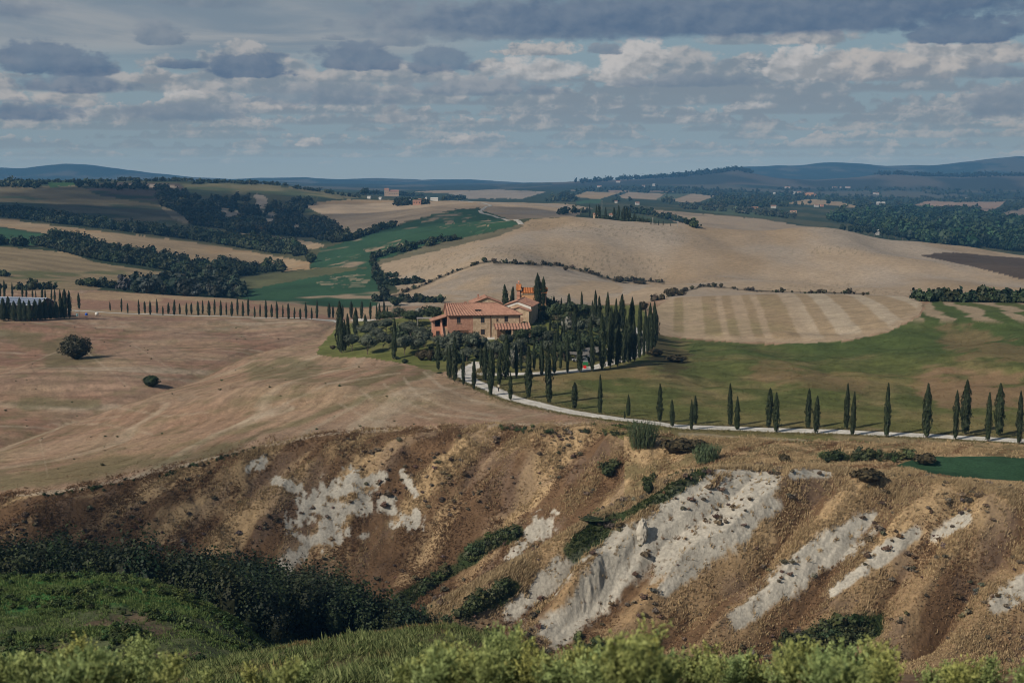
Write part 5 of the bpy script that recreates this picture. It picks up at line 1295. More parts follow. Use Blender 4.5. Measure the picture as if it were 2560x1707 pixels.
# ------------------------------------------------------------------ box-and-prism mesh builder for buildings and small things
class MB:
    def __init__(self): self.V, self.F = [], []
    def quad(self, *p):
        n = len(self.V); self.V += [tuple(q) for q in p]; self.F.append((n, n + 1, n + 2, n + 3)); return self
    def box(self, x0, x1, y0, y1, z0, z1):
        p = [(x, y, z) for z in (z0, z1) for y in (y0, y1) for x in (x0, x1)]
        for f in ((0, 2, 3, 1), (4, 5, 7, 6), (0, 1, 5, 4), (2, 6, 7, 3), (0, 4, 6, 2), (1, 3, 7, 5)):
            self.quad(*[p[i] for i in f])
        return self
    def prism(self, prof, y0, y1):
        """polygon profile [(x, z)] swept along y; the ends are fanned into quads"""
        n = len(prof)
        for i in range(n):
            a, b = prof[i], prof[(i + 1) % n]
            self.quad((a[0], y0, a[1]), (b[0], y0, b[1]), (b[0], y1, b[1]), (a[0], y1, a[1]))
        for y in (y0, y1):
            for i in range(1, n - 1, 2):
                c = prof[min(i + 2, n - 1)] if i + 2 < n else prof[i + 1]
                self.quad((prof[0][0], y, prof[0][1]), (prof[i][0], y, prof[i][1]), (prof[i + 1][0], y, prof[i + 1][1]), (c[0], y, c[1]))
        return self
    def bar(self, a, b, r, sides=6):
        a, b = Vector(a), Vector(b); d = (b - a).normalized()
        s = d.orthogonal().normalized(); t = d.cross(s)
        ring = [(math.cos(k * 2 * math.pi / sides) * s + math.sin(k * 2 * math.pi / sides) * t) * r for k in range(sides)]
        for k in range(sides):
            k2 = (k + 1) % sides
            self.quad(a + ring[k], a + ring[k2], b + ring[k2], b + ring[k])
        for c in (a, b):
            for k in range(1, sides - 1, 2):
                self.quad(c + ring[0], c + ring[k], c + ring[k + 1], c + ring[min(k + 2, sides - 1)])
        return self
    def add(self, vfc):
        n = len(self.V); self.V += [tuple(q) for q in vfc[0]]; self.F += [tuple(int(i) + n for i in f) for f in vfc[1]]; return self
    def build(self, name, mat, parent=None, smooth=False):
        me = np_mesh(name, np.array(self.V), np.array(self.F), mat, smooth=smooth)
        return obj(name, me, parent)

def tiles(el, er, rr, rl, period=.86, amp=.12, thick=.14):
    """a roof plane of rounded tiles in rows from the eave (el, er) to the ridge (rl, rr)"""
    mb = MB(); el, er, rr, rl = map(Vector, (el, er, rr, rl))
    L_ = (er - el).length; n = max(2, int(L_ / period) * 4)
    nrm = (er - el).cross(rl - el); nrm.normalize()
    if nrm.z < 0: nrm = -nrm
    prev = None
    for i in range(n + 1):
        q = i / n; w_ = amp * math.cos(i * math.pi / 2)
        wr = w_ * min(1.0, (rr - rl).length / L_ + .35)
        a = el.lerp(er, q) + nrm * w_; b = rl.lerp(rr, q) + nrm * wr
        cur = (a, b, a - Vector((0, 0, thick)), b - Vector((0, 0, thick)))
        if prev:
            mb.quad(prev[0], cur[0], cur[1], prev[1]); mb.quad(prev[2], prev[3], cur[3], cur[2]); mb.quad(prev[0], prev[2], cur[2], cur[0])
        else:
            mb.quad(cur[0], cur[1], cur[3], cur[2])
        prev = cur
    mb.quad(prev[0], prev[2], prev[3], prev[1])
    return mb

def mat_wall(name, a, b, scale, bump=.4, mortar=None):
    m, t, bs = new_mat(name)
    tc = t.n('ShaderNodeTexCoord')
    v = t.n('ShaderNodeTexVoronoi', feature='F1'); t.put(v.inputs['Vector'], tc.outputs['Object']); v.inputs['Scale'].default_value = scale
    n1 = t.noise(tc.outputs['Object'], 0.9, 5.0, 0.6)
    sp = t.n('ShaderNodeSeparateColor'); t.put(sp.inputs[0], v.outputs['Color'])
    c = t.mix(sp.outputs[0], a, b)
    c = t.mix(t.ramp(n1, .35, .7, 0, .45), c, tuple(x * .72 for x in b))
    t.put(bs.inputs['Base Color'], c); bs.inputs['Roughness'].default_value = .92; bs.inputs['Specular IOR Level'].default_value = .1
    bp = t.n('ShaderNodeBump'); bp.inputs['Strength'].default_value = bump; bp.inputs['Distance'].default_value = .06
    t.put(bp.inputs['Height'], v.outputs['Distance']); t.put(bs.inputs['Normal'], bp.outputs[0])
    return m

M_BRICK = mat_wall('red_brick', (.450, .250, .178), (.350, .185, .130), 3.2)
M_STONE = mat_wall('rubble_stone', (.560, .430, .305), (.380, .270, .180), 1.6)
M_PINK = mat_plain('pink_plaster', (.470, .240, .165), .9, .12, 1.2)
M_OCHRE = mat_plain('ochre_plaster', (.520, .285, .150), .9, .08, .8)
M_WHITE = mat_plain('white_plaster', (.62, .60, .56), .9, .08, 1.0)
M_TILE = mat_wall('terracotta_tile', (.400, .232, .170), (.290, .158, .115), 2.3, .2)
M_TILE2 = mat_wall('orange_tile', (.500, .195, .070), (.390, .145, .055), 2.3, .2)
M_DARK = mat_plain('dark_opening', (.022, .020, .020), .5, .2, 2.0, spec=.4)
M_WOODB = mat_plain('brown_wood', (.120, .060, .035), .7, .25, 3.0)
M_COPPER = mat_plain('copper_pipe', (.150, .070, .040), .5, .2, 3.0, metal=.4)
M_GREYW = mat_plain('weathered_wood', (.30, .28, .26), .85, .25, 3.0)
M_GLASS = mat_plain('dark_glass', (.03, .035, .04), .12, .1, 1.0, spec=.6)
M_CLAY = mat_plain("bare_clay", (.46, .43, .37), .95, .16, 2.2, bump=.5, spec=.05)
M_GRAVEL = mat_ground('white_gravel')
M_METAL = mat_plain('pale_metal_roof', (.50, .54, .60), .35, .12, .6, metal=.3)
M_BLACK = mat_plain('black_rubber', (.015, .015, .015), .7, .1, 3.0)
M_TIN = mat_plain('grey_metal', (.35, .35, .35), .5, .15, 3.0, metal=.3)

ORD = ['zeroth', 'first', 'second', 'third', 'fourth', 'fifth', 'sixth', 'seventh', 'eighth', 'ninth', 'tenth', 'eleventh', 'twelfth', 'thirteenth', 'fourteenth', 'fifteenth', 'sixteenth', 'seventeenth', 'eighteenth', 'nineteenth']
def ordinal(n):
    if n < 20: return ORD[n]
    T_ = {2: ('twenty', 'twentieth'), 3: ('thirty', 'thirtieth'), 4: ('forty', 'fortieth'), 5: ('fifty', 'fiftieth'), 6: ('sixty', 'sixtieth')}[n // 10]
    return T_[1] if n % 10 == 0 else T_[0] + '-' + ORD[n % 10]

# ------------------------------------------------------------------ roads: ribbons of pale gravel that follow the ground
def ribbon(name, px, width, y0, y1, label, cat='road', lift=.07, mat=None, tint=1.0):
    u = np.array([p[0] for p in px], float); v = np.array([p[1] for p in px], float)
    x, y, z = hit(u, v, y0, y1)
    P = np.stack([x, y], -1)
    d = np.concatenate([[0], np.cumsum(np.linalg.norm(np.diff(P, axis=0), axis=1))])
    q = np.arange(0, d[-1], 1.0)
    xs = np.interp(q, d, x); ys = np.interp(q, d, y)
    k = 13; ker = np.hanning(k + 2)[1:-1]; ker /= ker.sum()
    xs = np.convolve(np.pad(xs, k // 2, mode='reflect', reflect_type='odd'), ker, 'valid'); ys = np.convolve(np.pad(ys, k // 2, mode='reflect', reflect_type='odd'), ker, 'valid')
    tx, ty = np.gradient(xs), np.gradient(ys); n = np.hypot(tx, ty); nx, ny = -ty / n, tx / n
    edge = fbm(xs, ys, 4.0, 3, .5, 300) * .35
    off = np.linspace(-.5, .5, 7)
    V = []; CC = []
    for o in off:
        ao = abs(o)
        tone = np.array((.30, .275, .195)) if ao > .45 else (np.array((.50, .475, .42)) if ao < .1 else np.array((.60, .58, .53)))
        CC.append(tone[None] * tint * (1 + .16 * fbm(xs, ys + o * 30, 6, 3, .6, 301)[:, None] + .10 * fbm(xs, ys + o * 9, 1.7, 2, .6, 302)[:, None]))
        wv = width * o + np.sign(o) * edge * (abs(o) > .4)
        X, Y = xs + nx * wv, ys + ny * wv
        V.append(np.stack([X, Y, ground(X, Y) + (lift if abs(o) < .45 else lift * .4)], -1))
    V = np.stack(V, 1).reshape(-1, 3)
    I, J = np.meshgrid(np.arange(6), np.arange(len(xs) - 1)); a = J * 7 + I
    F = np.stack([a, a + 1, a + 8, a + 7], -1).reshape(-1, 4)
    o = obj(name, np_mesh(name, V, F, mat or M_GRAVEL, color=np.stack(CC, 1).reshape(-1, 3), smooth=True))
    tag(o, label, cat, kind='structure')
    return np.stack([xs, ys], -1)

DRIVE = ribbon('gravel_road', [(3250, 1142), (2950, 1126), (2720, 1112), (2548, 1102), (2315, 1089), (2115, 1080), (1940, 1075), (1842, 1071), (1680, 1065), (1654, 1061), (1570, 1051), (1504, 1042), (1448, 1034), (1392, 1023), (1336, 1009), (1280, 996), (1238, 977), (1203, 962), (1172, 950), (1160, 938), (1168, 925), (1186, 914), (1200, 904)], 5.0, 240, 420, 'white gravel road curving from the right up to the farmhouse knoll')
ribbon('gravel_road', [(1176, 934), (1200, 934), (1237, 937), (1294, 935), (1355, 933), (1411, 930), (1467, 924), (1504, 914), (1542, 903), (1575, 893), (1598, 876), (1606, 856), (1602, 838), (1588, 822), (1566, 810)], 4.0, 300, 480, 'white gravel drive looping right round the garden under the cypresses')
ribbon('gravel_road', [(120, 776), (183, 776), (272, 782), (319, 784), (425, 787), (553, 790), (663, 795), (787, 799), (842, 801), (935, 801)], 5.0, 480, 680, 'far gravel lane lined by young cypresses on the left')
ribbon('gravel_road', [(1150, 500), (1188, 507), (1227, 514), (1212, 520), (1200, 527), (1206, 534), (1239, 542), (1269, 551), (1303, 562)], 4.5, 1000, 2400, 'pale track winding up beside the long green field', lift=.3, tint=.72)

# ------------------------------------------------------------------ cypresses
CYP = [cypress_mesh(40 + k, rad=[.72, .8, .62, .9, .75, .68, .84, .7, .78, .6][k], fat=[.35, .42, .3, .45, .38, .5, .28, .6, .4, .33][k], n=[1000, 850, 1100, 950, 1200, 800, 1000, 900, 1150, 850][k]) for k in range(10)]
CYP_FAT = [cypress_mesh(60 + k, rad=1.35, n=1500, fat=.5) for k in range(2)]
CYP_DENSE = [cypress_mesh(70 + k, rad=1.9, n=1500, fat=.22) for k in range(2)]
n_cyp = [0]
def cypress(u, vt, vb, y0, y1, label, group, slim=1.0, pool=None, ut=None, name='cypress_tree', cat='cypress', thick=.13, Y=None):
    if Y is None:
        x, y, z = (float(a[0]) for a in hit(u, vb, y0, y1))
    else:
        y = Y; x = float(s_of_u(u, t_of_v(vb))) * y; z = float(ground(x, y))
    h = max(1.2, CAM_Z + float(t_of_v(vt)) * y - z)
    r = random.Random(int(u * 13 + vb * 7))
    pool = pool or CYP
    tm, cm = pool[r.randrange(len(pool))]
    e = empty(name, (x, y, z), r.uniform(0, 6.28))
    sw = h / 10 * slim * r.uniform(.76, 1.12)
    if h < 7: sw *= 1.18
    e.scale = (sw, sw, h / 10)
    if ut is not None:                                    # leaning tops
        lean = (ut - u) / FPX * y / h
        e.rotation_euler = (0, math.atan(lean), r.uniform(0, .5))
    else:
        e.rotation_euler = (r.uniform(-.025, .025), r.uniform(-.03, .03), r.uniform(0, 6.28))
    obj('trunk', tm, e); obj('crown', cm, e)
    tag(e, label, cat, group)
    n_cyp[0] += 1
    return e

def cypress_rows():
    # right: along the white road; (zoom x, top, base) of a 2.45x view that starts at (1600, 820)
    road = [(120, 342, 575), (197, 438, 605), (315, 440, 625), (337, 415, 588), (553, 342, 602), (594, 420, 625), (787, 370, 612), (833, 395, 638), (1028, 375, 618), (1077, 415, 648), (1262, 342, 622), (1299, 390, 660), (1510, 340, 668), (1752, 340, 672), (1930, 385, 685), (1988, 318, 650), (2130, 395, 695), (2196, 340, 660), (2322, 388, 710)]
    pts = [(1600 + a / 2.45, 820 + b / 2.45, 820 + c / 2.45, 1.0) for a, b, c in road]
    # the young ones further left, 5.345x view from (1280, 860)
    pts += [(1280 + a / 5.345, 860 + b / 5.345, 860 + c / 5.345, k) for a, b, c, k in [(835, 515, 868, 1.25), (1175, 415, 935, 1.05), (1555, 680, 965, 1.15), (1505, 895, 1000, 1.4), (500, 20, 800, .9), (222, 30, 725, .95)]]
    pts += [(1070 + a / 7.127, 780 + b / 7.127, 780 + c / 7.127, k) for a, b, c, k in [(1470, 1090, 1568, 1.0), (1115, 640, 1490, .9), (815, 830, 1385, .95), (632, 680, 1305, .9), (475, 440, 1240, .9), (390, 600, 1195, .85), (350, 620, 1150, .7), (180, 480, 1035, 1.0)]]
    pts.sort()
    for i, (u, vt, vb, k) in enumerate(pts, 1):
        big = 'tall' if vb - vt > 100 else ('short' if vb - vt < 60 else 'slender')
        cypress(u, vt, vb, 240, 460, f'{big} dark cypress beside the white gravel road, {ordinal(i)} tree from the left', 'cypresses along the white gravel road', k)
    # inner side of the drive, 7.127x view from (1070, 780): bases known
    inner = [(1010, 545, 1230, .9), (935, 590, 1010, .7), (1165, 650, 1185, .8), (1268, 660, 1312, .9), (1385, 410, 1195, 1.35), (1578, 560, 1172, .9), (1658, 610, 1065, .7), (1795, 610, 1160, .8), (1893, 480, 1035, .9), (2028, 600, 1135, .9)]
    pts = [(1070 + a / 7.127, 780 + b / 7.127, 780 + c / 7.127, k) for a, b, c, k in inner]
    # the loop on the right, 6.534x view from (1340, 700)
    loop = [(95, 1020, 1560, .85), (200, 1070, 1568, .7), (298, 870, 1540, .9), (400, 1060, 1460, .75), (515, 900, 1522, .85), (720, 800, 1510, 1.0), (918, 860, 1495, .85), (1085, 550, 1475, .8), (1212, 480, 1445, .9), (1328, 740, 1415, .95), (1432, 730, 1380, .9), (1512, 570, 1352, 1.0), (1605, 650, 1332, .85), (1690, 590, 1285, .85), (1762, 740, 1252, .85), (1822, 620, 1222, .8), (1882, 520, 1175, .8), (1925, 360, 1120, .85), (1955, 480, 1030, .9)]
    pts += [(1340 + a / 6.534, 700 + b / 6.534, 700 + c / 6.534, k) for a, b, c, k in loop]
    pts.sort()
    for i, (u, vt, vb, k) in enumerate(pts, 1):
        big = 'tall' if vb - vt > 95 else 'slender'
        cypress(u, vt, vb, 320, 470, f'{big} cypress in the front row of the garden drive, {ordinal(i)} from the left', 'cypresses round the garden drive', k)
    back = [(225, 610, 960, .8), (345, 660, 1090, .8), (420, 760, 1080, .7), (455, 560, 1000, .7), (625, 440, 985, .9), (890, 580, 1060, .8), (930, 340, 800, .75), (965, 175, 830, .9), (1035, 265, 850, .95), (1165, 205, 900, .95), (1235, 425, 880, .8), (1290, 310, 900, 1.0), (1400, 235, 900, .85), (1475, 620, 980, .7), (1560, 285, 900, .9), (1705, 350, 930, .9), (1790, 475, 960, .8), (1868, 380, 960, .9)]
    pts = sorted((1340 + a / 6.534, 700 + b / 6.534, 700 + c / 6.534, k) for a, b, c, k in back)
    for i, (u, vt, vb, k) in enumerate(pts, 1):
        cypress(u, vt, vb, 350, 500, f'tall cypress in the back row of the garden drive, {ordinal(i)} from the left', 'cypresses round the garden drive', k)
    for (u, vt, vb, lab) in [(1385.5, 739, 760, 'tiny cypress tip behind the garden, left of its two neighbours'), (1403, 744, 760, 'small leaning cypress tip behind the dark garden trees'), (1422, 733, 762, 'slim cypress tip rising behind the round garden trees'), (1455, 729, 776, 'dark cypress behind the pale shrub at the back of the garden')]:
        cypress(u, vt, vb + 10, 440, 560, lab, 'cypresses behind the garden', 1.1)
    # garden group on the left and trees at the lane's end, 7.84x view from (820, 740)
    left = [(228, 105, 1080, 0, .95), (270, 350, 1115, 0, .95), (330, 470, 1085, 0, .9), (400, 345, 1000, 0, .95), (538, 235, 760, 0, 1.6), (740, 355, 620, 0, 1.7), (1285, 440, 1240, 0, 1.05)]
    for i, (a, b, c, _, k) in enumerate(left, 1):
        lab = ['tallest cypress of the clump at the left tip of the garden', 'cypress in front of the tall one at the left garden tip', 'low cypress tucked behind the clump at the left garden tip', 'pointed cypress at the right of the left garden clump', 'broad cypress standing between the clump and the olives', 'short broad cypress above the olives left of the house', 'lone tall cypress at the lawn edge in front of the olives'][i - 1]
        cypress(820 + a / 7.84, 740 + b / 7.84, 740 + c / 7.84, 340, 470, lab, 'cypresses on the lawn left of the house', k)
    lane = [(20, 140, 440), (100, 185, 440), (232, 95, 440), (290, 175, 440), (458, 100, 440), (655, 95, 455), (832, 120, 465), (955, 150, 470), (1005, 145, 470), (1105, 85, 400), (1160, 205, 400)]
    pts = [(820 + a / 7.84, 740 + b / 7.84, 740 + c / 7.84) for a, b, c in lane]
    far = [(648, 880, 934), (715, 860, 942), (752, 888, 950), (817, 868, 957), (853, 878, 950), (884, 873, 958), (924, 865, 950), (958, 905, 962), (990, 885, 953), (1024, 868, 960), (1058, 890, 955), (1097, 885, 960), (1126, 885, 955), (1166, 877, 962), (1192, 873, 955), (1230, 873, 964), (1262, 867, 958), (1298, 873, 965), (1332, 880, 960), (1362, 878, 967), (1397, 860, 962), (1428, 878, 968), (1460, 855, 965), (1498, 908, 974), (1529, 892, 970), (1564, 868, 979), (1598, 895, 973), (1630, 878, 982), (1663, 897, 975), (1697, 890, 985), (1731, 915, 980), (1766, 918, 985), (1800, 885, 982), (1833, 915, 984), (1864, 870, 982)]
    pts += [(a / 2.352, 380 + b / 2.352, 380 + c / 2.352) for a, b, c in far]
    pts += [(198, 731, 773)]
    pts.sort()
    for i, (u, vt, vb) in enumerate(pts, 1):
        big = 'taller' if vb - vt > 40 else ('small' if vb - vt < 29 else 'young')
        cypress(u, vt, vb, 500, 700, f'{big} cypress in the far lane row, {ordinal(i)} from the left', 'young cypresses along the far lane', 1.0)
    # behind the barn, 7.84x view from (0, 680)
    bb = [(2, 190, 452), (88, 155, 452), (245, 205, 458), (440, 235, 465), (515, 305, 470), (640, 350, 478), (705, 360, 482), (825, 290, 486), (888, 330, 488), (1010, 320, 540), (1075, 335, 540)]
    for i, (a, b, c) in enumerate(bb, 1):
        cypress(a / 7.84, 680 + b / 7.84, 680 + c / 7.84 + 6, 560, 690, f'slim cypress behind the barn, {ordinal(i)} from the left', 'cypresses behind the barn', 1.0)
    hedge = [(8, 745, 803, 0), (22, 741, 802, 1), (36, 752, 803, 0), (50, 744, 803, 1), (62, 752, 803, 0), (75, 750, 803, 1), (88, 749, 802, 0), (101, 747, 801, 1), (114, 746, 800, 0), (127, 752, 799, 1), (140, 754, 798, 0)]
    for i, (u, vt, vb, k) in enumerate(hedge, 1):
        cypress(u, vt, vb, 480, 560, f'dense dark conifer screening the barn, {ordinal(i)} from the left', 'conifers screening the barn', .9, CYP_DENSE, name='conifer_tree', cat='conifer')
    for u, vt, vb, lab in [(152, 725, 796, 'tall cypress where the barn screen ends, left of two others'), (161, 723, 796, 'tall cypress in the middle of three beside the barn'), (174, 727, 795, 'broad pointed cypress closing the barn screen on the right')]:
        cypress(u, vt, vb, 480, 560, lab, 'tall cypresses beside the barn', 1.3)
    # the two fat ones by the chapel and the leaning pair
    x = 1220; s_ = 7.84
    cypress(1220 + 985 / s_, 660 + 185 / s_, 660 + 830 / s_, 0, 0, 'big full cypress right beside the ochre chapel', 'pair of big cypresses by the chapel', .82, CYP_FAT, Y=454)
    cypress(1220 + 1085 / s_, 660 + 255 / s_, 660 + 800 / s_, 0, 0, 'second big cypress, right of the full one by the chapel', 'pair of big cypresses by the chapel', .72, CYP_FAT, Y=462)
    cypress(1220 + 370 / s_, 660 + 400 / s_, 660 + 760 / s_, 0, 0, 'cypress leaning left between the house roofs', 'leaning cypresses between the roofs', 1.1, ut=1220 + 310 / s_, Y=452)
    cypress(1220 + 435 / s_, 660 + 445 / s_, 660 + 750 / s_, 0, 0, 'cypress leaning right between the house roofs', 'leaning cypresses between the roofs', 1.1, ut=1220 + 490 / s_, Y=452)
    # clump on the crown of the pale hill, 3.7935x view from (1340, 400)
    cl = [(510, 420, 500, 1.2), (570, 425, 505, .9), (600, 425, 525, 1.9), (660, 450, 535, 1.7), (740, 445, 540, 2.4), (778, 430, 545, 1.5), (812, 480, 548, 1.0), (835, 440, 548, 1.6), (862, 445, 548, 1.7), (888, 460, 552, 1.3), (930, 500, 570, 1.4), (948, 510, 575, 1.0), (975, 530, 580, .9), (1000, 540, 585, .8), (1015, 530, 588, 1.0), (1090, 555, 607, .9), (1120, 565, 607, .9), (1137, 570, 610, .8), (1162, 570, 612, .9), (1205, 578, 617, .9), (1275, 590, 622, .9)]
    for i, (a, b, c, k) in enumerate(cl, 1):
        cypress(1340 + a / 3.7935, 400 + b / 3.7935, 400 + c / 3.7935 + 2, 1000, 1500, f'dark cypress on the crown of the pale hill, {ordinal(i)} from the left', 'cypresses on the crown of the pale hill', k)
cypress_rows()
print('cypresses', n_cyp[0])

# ------------------------------------------------------------------ garden trees and shrubs
OLV_A, OLV_B = (.042, .056, .038), (.135, .150, .108)
OLV = [tree_mesh(120 + k, 4.5, 4.6, 1000, .30, OLV_A, OLV_B, mat=M_OLV, trunk_h=.2) for k in range(4)]
DRK = [tree_mesh(130 + k, 5.0, 4.8, 620, .36, (.022, .036, .017), (.062, .082, .038), mat=M_LEAF, trunk_h=.22) for k in range(3)]
PALE = [bush_mesh(140 + k, 420, .14, (.10, .11, .085), (.30, .29, .26), M_OLV) for k in range(2)]
BRN = [bush_mesh(150 + k, 420, .15, (.045, .038, .020), (.110, .085, .045)) for k in range(2)]
GRN = [bush_mesh(160 + k, 420, .14, (.020, .032, .014), (.060, .080, .032)) for k in range(3)]

def plant(name, cat, meshes, u, vt, vb, wpx, y0, y1, label, group=None, base=(4.5, 4.6), two=True, sink=0.0):
    x, y, z = (float(a[0]) for a in hit(u, vb, y0, y1))
    h = max(.4, CAM_Z + float(t_of_v(vt)) * y - z) + sink; wd = wpx / FPX * y
    r = random.Random(int(u * 31 + vt * 17))
    m = meshes[r.randrange(len(meshes))]
    if two:
        e = empty(name, (x, y, z - sink), r.uniform(0, 6.28)); e.scale = (wd / base[1], wd / base[1], h / base[0])
        obj('trunk', m[0], e); obj('crown', m[1], e)
    else:
        e = obj(name, m); e.location = (x, y, z - sink * .5); e.rotation_euler = (0, 0, r.uniform(0, 6.28)); e.scale = (wd / 1.2, wd / 1.2, h)
    return tag(e, label, cat, group)

def garden():
    V1 = lambda a, b, c, w_: (820 + a / 7.84, 740 + b / 7.84, 740 + c / 7.84, w_ / 7.84)
    V2 = lambda a, b, c, w_: (1070 + a / 7.127, 780 + b / 7.127, 780 + c / 7.127, w_ / 7.127)
    V3 = lambda a, b, c, w_: (1340 + a / 6.534, 700 + b / 6.534, 700 + c / 6.534, w_ / 6.534)
    ol = [V1(470, 740, 1085, 310), V1(775, 770, 1150, 360), V1(1080, 690, 1055, 260), V1(1195, 770, 1050, 160), V1(1500, 770, 1155, 300), V1(1770, 830, 1115, 310), V1(1890, 700, 1010, 320), V1(740, 590, 830, 330), V1(960, 640, 860, 260), V1(1140, 450, 720, 300), V1(900, 510, 700, 280), V1(1620, 570, 800, 280), V1(1560, 510, 720, 270), V1(1800, 620, 850, 320), V1(2170, 790, 1020, 280), V1(1400, 240, 380, 240),
          V2(560, 330, 720, 420), V2(800, 370, 720, 320), V2(690, 640, 880, 230), V2(980, 460, 700, 230), V2(1180, 530, 830, 270), V2(1410, 400, 680, 300), V2(1620, 480, 830, 280), V2(470, 480, 760, 260), V2(250, 480, 760, 240), V2(2110, 500, 830, 220), V2(1250, 600, 840, 240), V2(420, 600, 900, 260),
          V3(60, 760, 1020, 200), V3(720, 660, 920, 220), V3(940, 580, 830, 180), V3(1080, 600, 870, 180), V3(200, 820, 1130, 170)]
    ol.sort()
    for i, (u, vt, vb, w_) in enumerate(ol, 1):
        plant('olive_tree', 'olive tree', OLV, u, vt - 6, vb, w_ * 1.32, 340, 500, f'rounded grey green olive tree on the knoll, {ordinal(i)} olive from the left', 'olive trees on the farmhouse knoll')
    dk = [V1(1130, 290, 540, 310), V1(1640, 260, 600, 420), V1(2050, 190, 480, 370), V1(2130, 260, 520, 240), V2(1680, 280, 590, 300), V2(1960, 230, 590, 340), V3(330, 360, 720, 250), V3(570, 340, 640, 250), V3(740, 380, 640, 240), V3(560, 820, 1230, 260), V3(770, 890, 1240, 320), V3(640, 980, 1320, 240), V3(1230, 780, 1050, 220), V3(880, 960, 1220, 260), V3(200, 310, 500, 170), V3(90, 420, 560, 160), V3(1000, 1000, 1200, 200), V3(460, 1000, 1330, 200), V3(1300, 640, 880, 240), V3(820, 420, 620, 160), V3(350, 1000, 1300, 200)]
    dk.sort()
    for i, (u, vt, vb, w_) in enumerate(dk, 1):
        plant('garden_tree', 'tree', DRK, u, vt - 4, vb, w_ * 1.2, 340, 520, f'dark leafy tree in the house garden, {ordinal(i)} of the dark trees from the left', 'dark leafy trees in the house garden', (5.0, 4.8))
    for (a, b, c, w_), lab in [(V1(1780, 200, 300, 200), 'white flowering shrub behind the house on the left'), (V3(500, 560, 860, 240), 'large shrub with white flowers between the garden cypresses'), (V2(1520, 600, 1010, 220), 'pale flowering shrub above the garden drive'), (V3(700, 660, 860, 160), 'small white flowering shrub right of the larger one'), (V3(1080, 620, 740, 150), 'white speckled shrub at the back of the garden'), (V2(1720, 540, 800, 160), 'pale leaved shrub among the drive cypresses'), (V3(180, 500, 600, 90), 'small white rose bush beside the dark stone house')]:
        plant('flowering_shrub', 'shrub', PALE, a, b, c, w_, 340, 500, lab, two=False)
    for (a, b, c, w_), lab in [(V1(1830, 1010, 1260, 270), 'brownish bush in front of the olives, left of its twin'), (V1(2010, 1020, 1270, 220), 'brownish bush in front of the olives, right of its twin'), (V1(90, 950, 1040, 150), 'low bush at the far left tip of the lawn')]:
        plant('shrub', 'shrub', BRN, a, b, c, w_, 340, 460, lab, two=False)
    for (a, b, c, w_), lab in [(V1(1500, 1205, 1322, 150), 'small dark round shrub on the front lawn'), (V1(1345, 1160, 1245, 95), 'small pale shrub at the foot of the lone lawn cypress'), (V2(1000, 700, 1000, 200), 'green bush where the drive forks'), (V2(1720, 130, 300, 200), 'dark bush at the right end of the porch'), (V2(1105, 300, 450, 70), 'climbing plant on the left porch post'), (V2(200, 1080, 1200, 140), 'weedy bush beside the bend of the white road')]:
        plant('shrub', 'shrub', GRN, a, b, c, w_, 340, 460, lab, two=False)
    # thick shrubbery under the trees of the knoll
    rg = np.random.default_rng(1001)
    P = []
    for (a, b, c, d, r, n) in [(1110, 860, 1250, 880, 14, 60), (1190, 880, 1330, 900, 14, 70), (1300, 840, 1440, 880, 26, 110), (1400, 800, 1560, 850, 24, 120), (1330, 790, 1420, 800, 14, 40), (980, 840, 1080, 850, 22, 40), (1430, 870, 1450, 890, 10, 20), (940, 770, 1080, 790, 8, 50), (1360, 770, 1500, 785, 8, 60), (1520, 850, 1560, 860, 12, 30), (1080, 890, 1160, 905, 8, 30)]:
        q = rg.uniform(0, 1, n); x, y, z = hit(a + (c - a) * q + rg.normal(size=n) * r, b + (d - b) * q + rg.normal(size=n) * r * .6, 340, 520); P.append(np.stack([x, y, z - .2], -1))
    P = np.concatenate(P); hh = rg.uniform(.7, 2.2, len(P))
    tag(wood_mass('shrubbery', P, hh, hh * rg.uniform(1, 1.5, len(P)), 60, (.020, .032, .016), (.070, .085, .045), 1002, M_LEAF, .26), 'mixed low shrubbery under the garden trees', 'shrubbery', kind='stuff')
    # lone bushes in the fields
    big = bush_mesh(170, 2600, .060, (.020, .022, .012), (.062, .058, .030), blobs=26, flat=1.0)
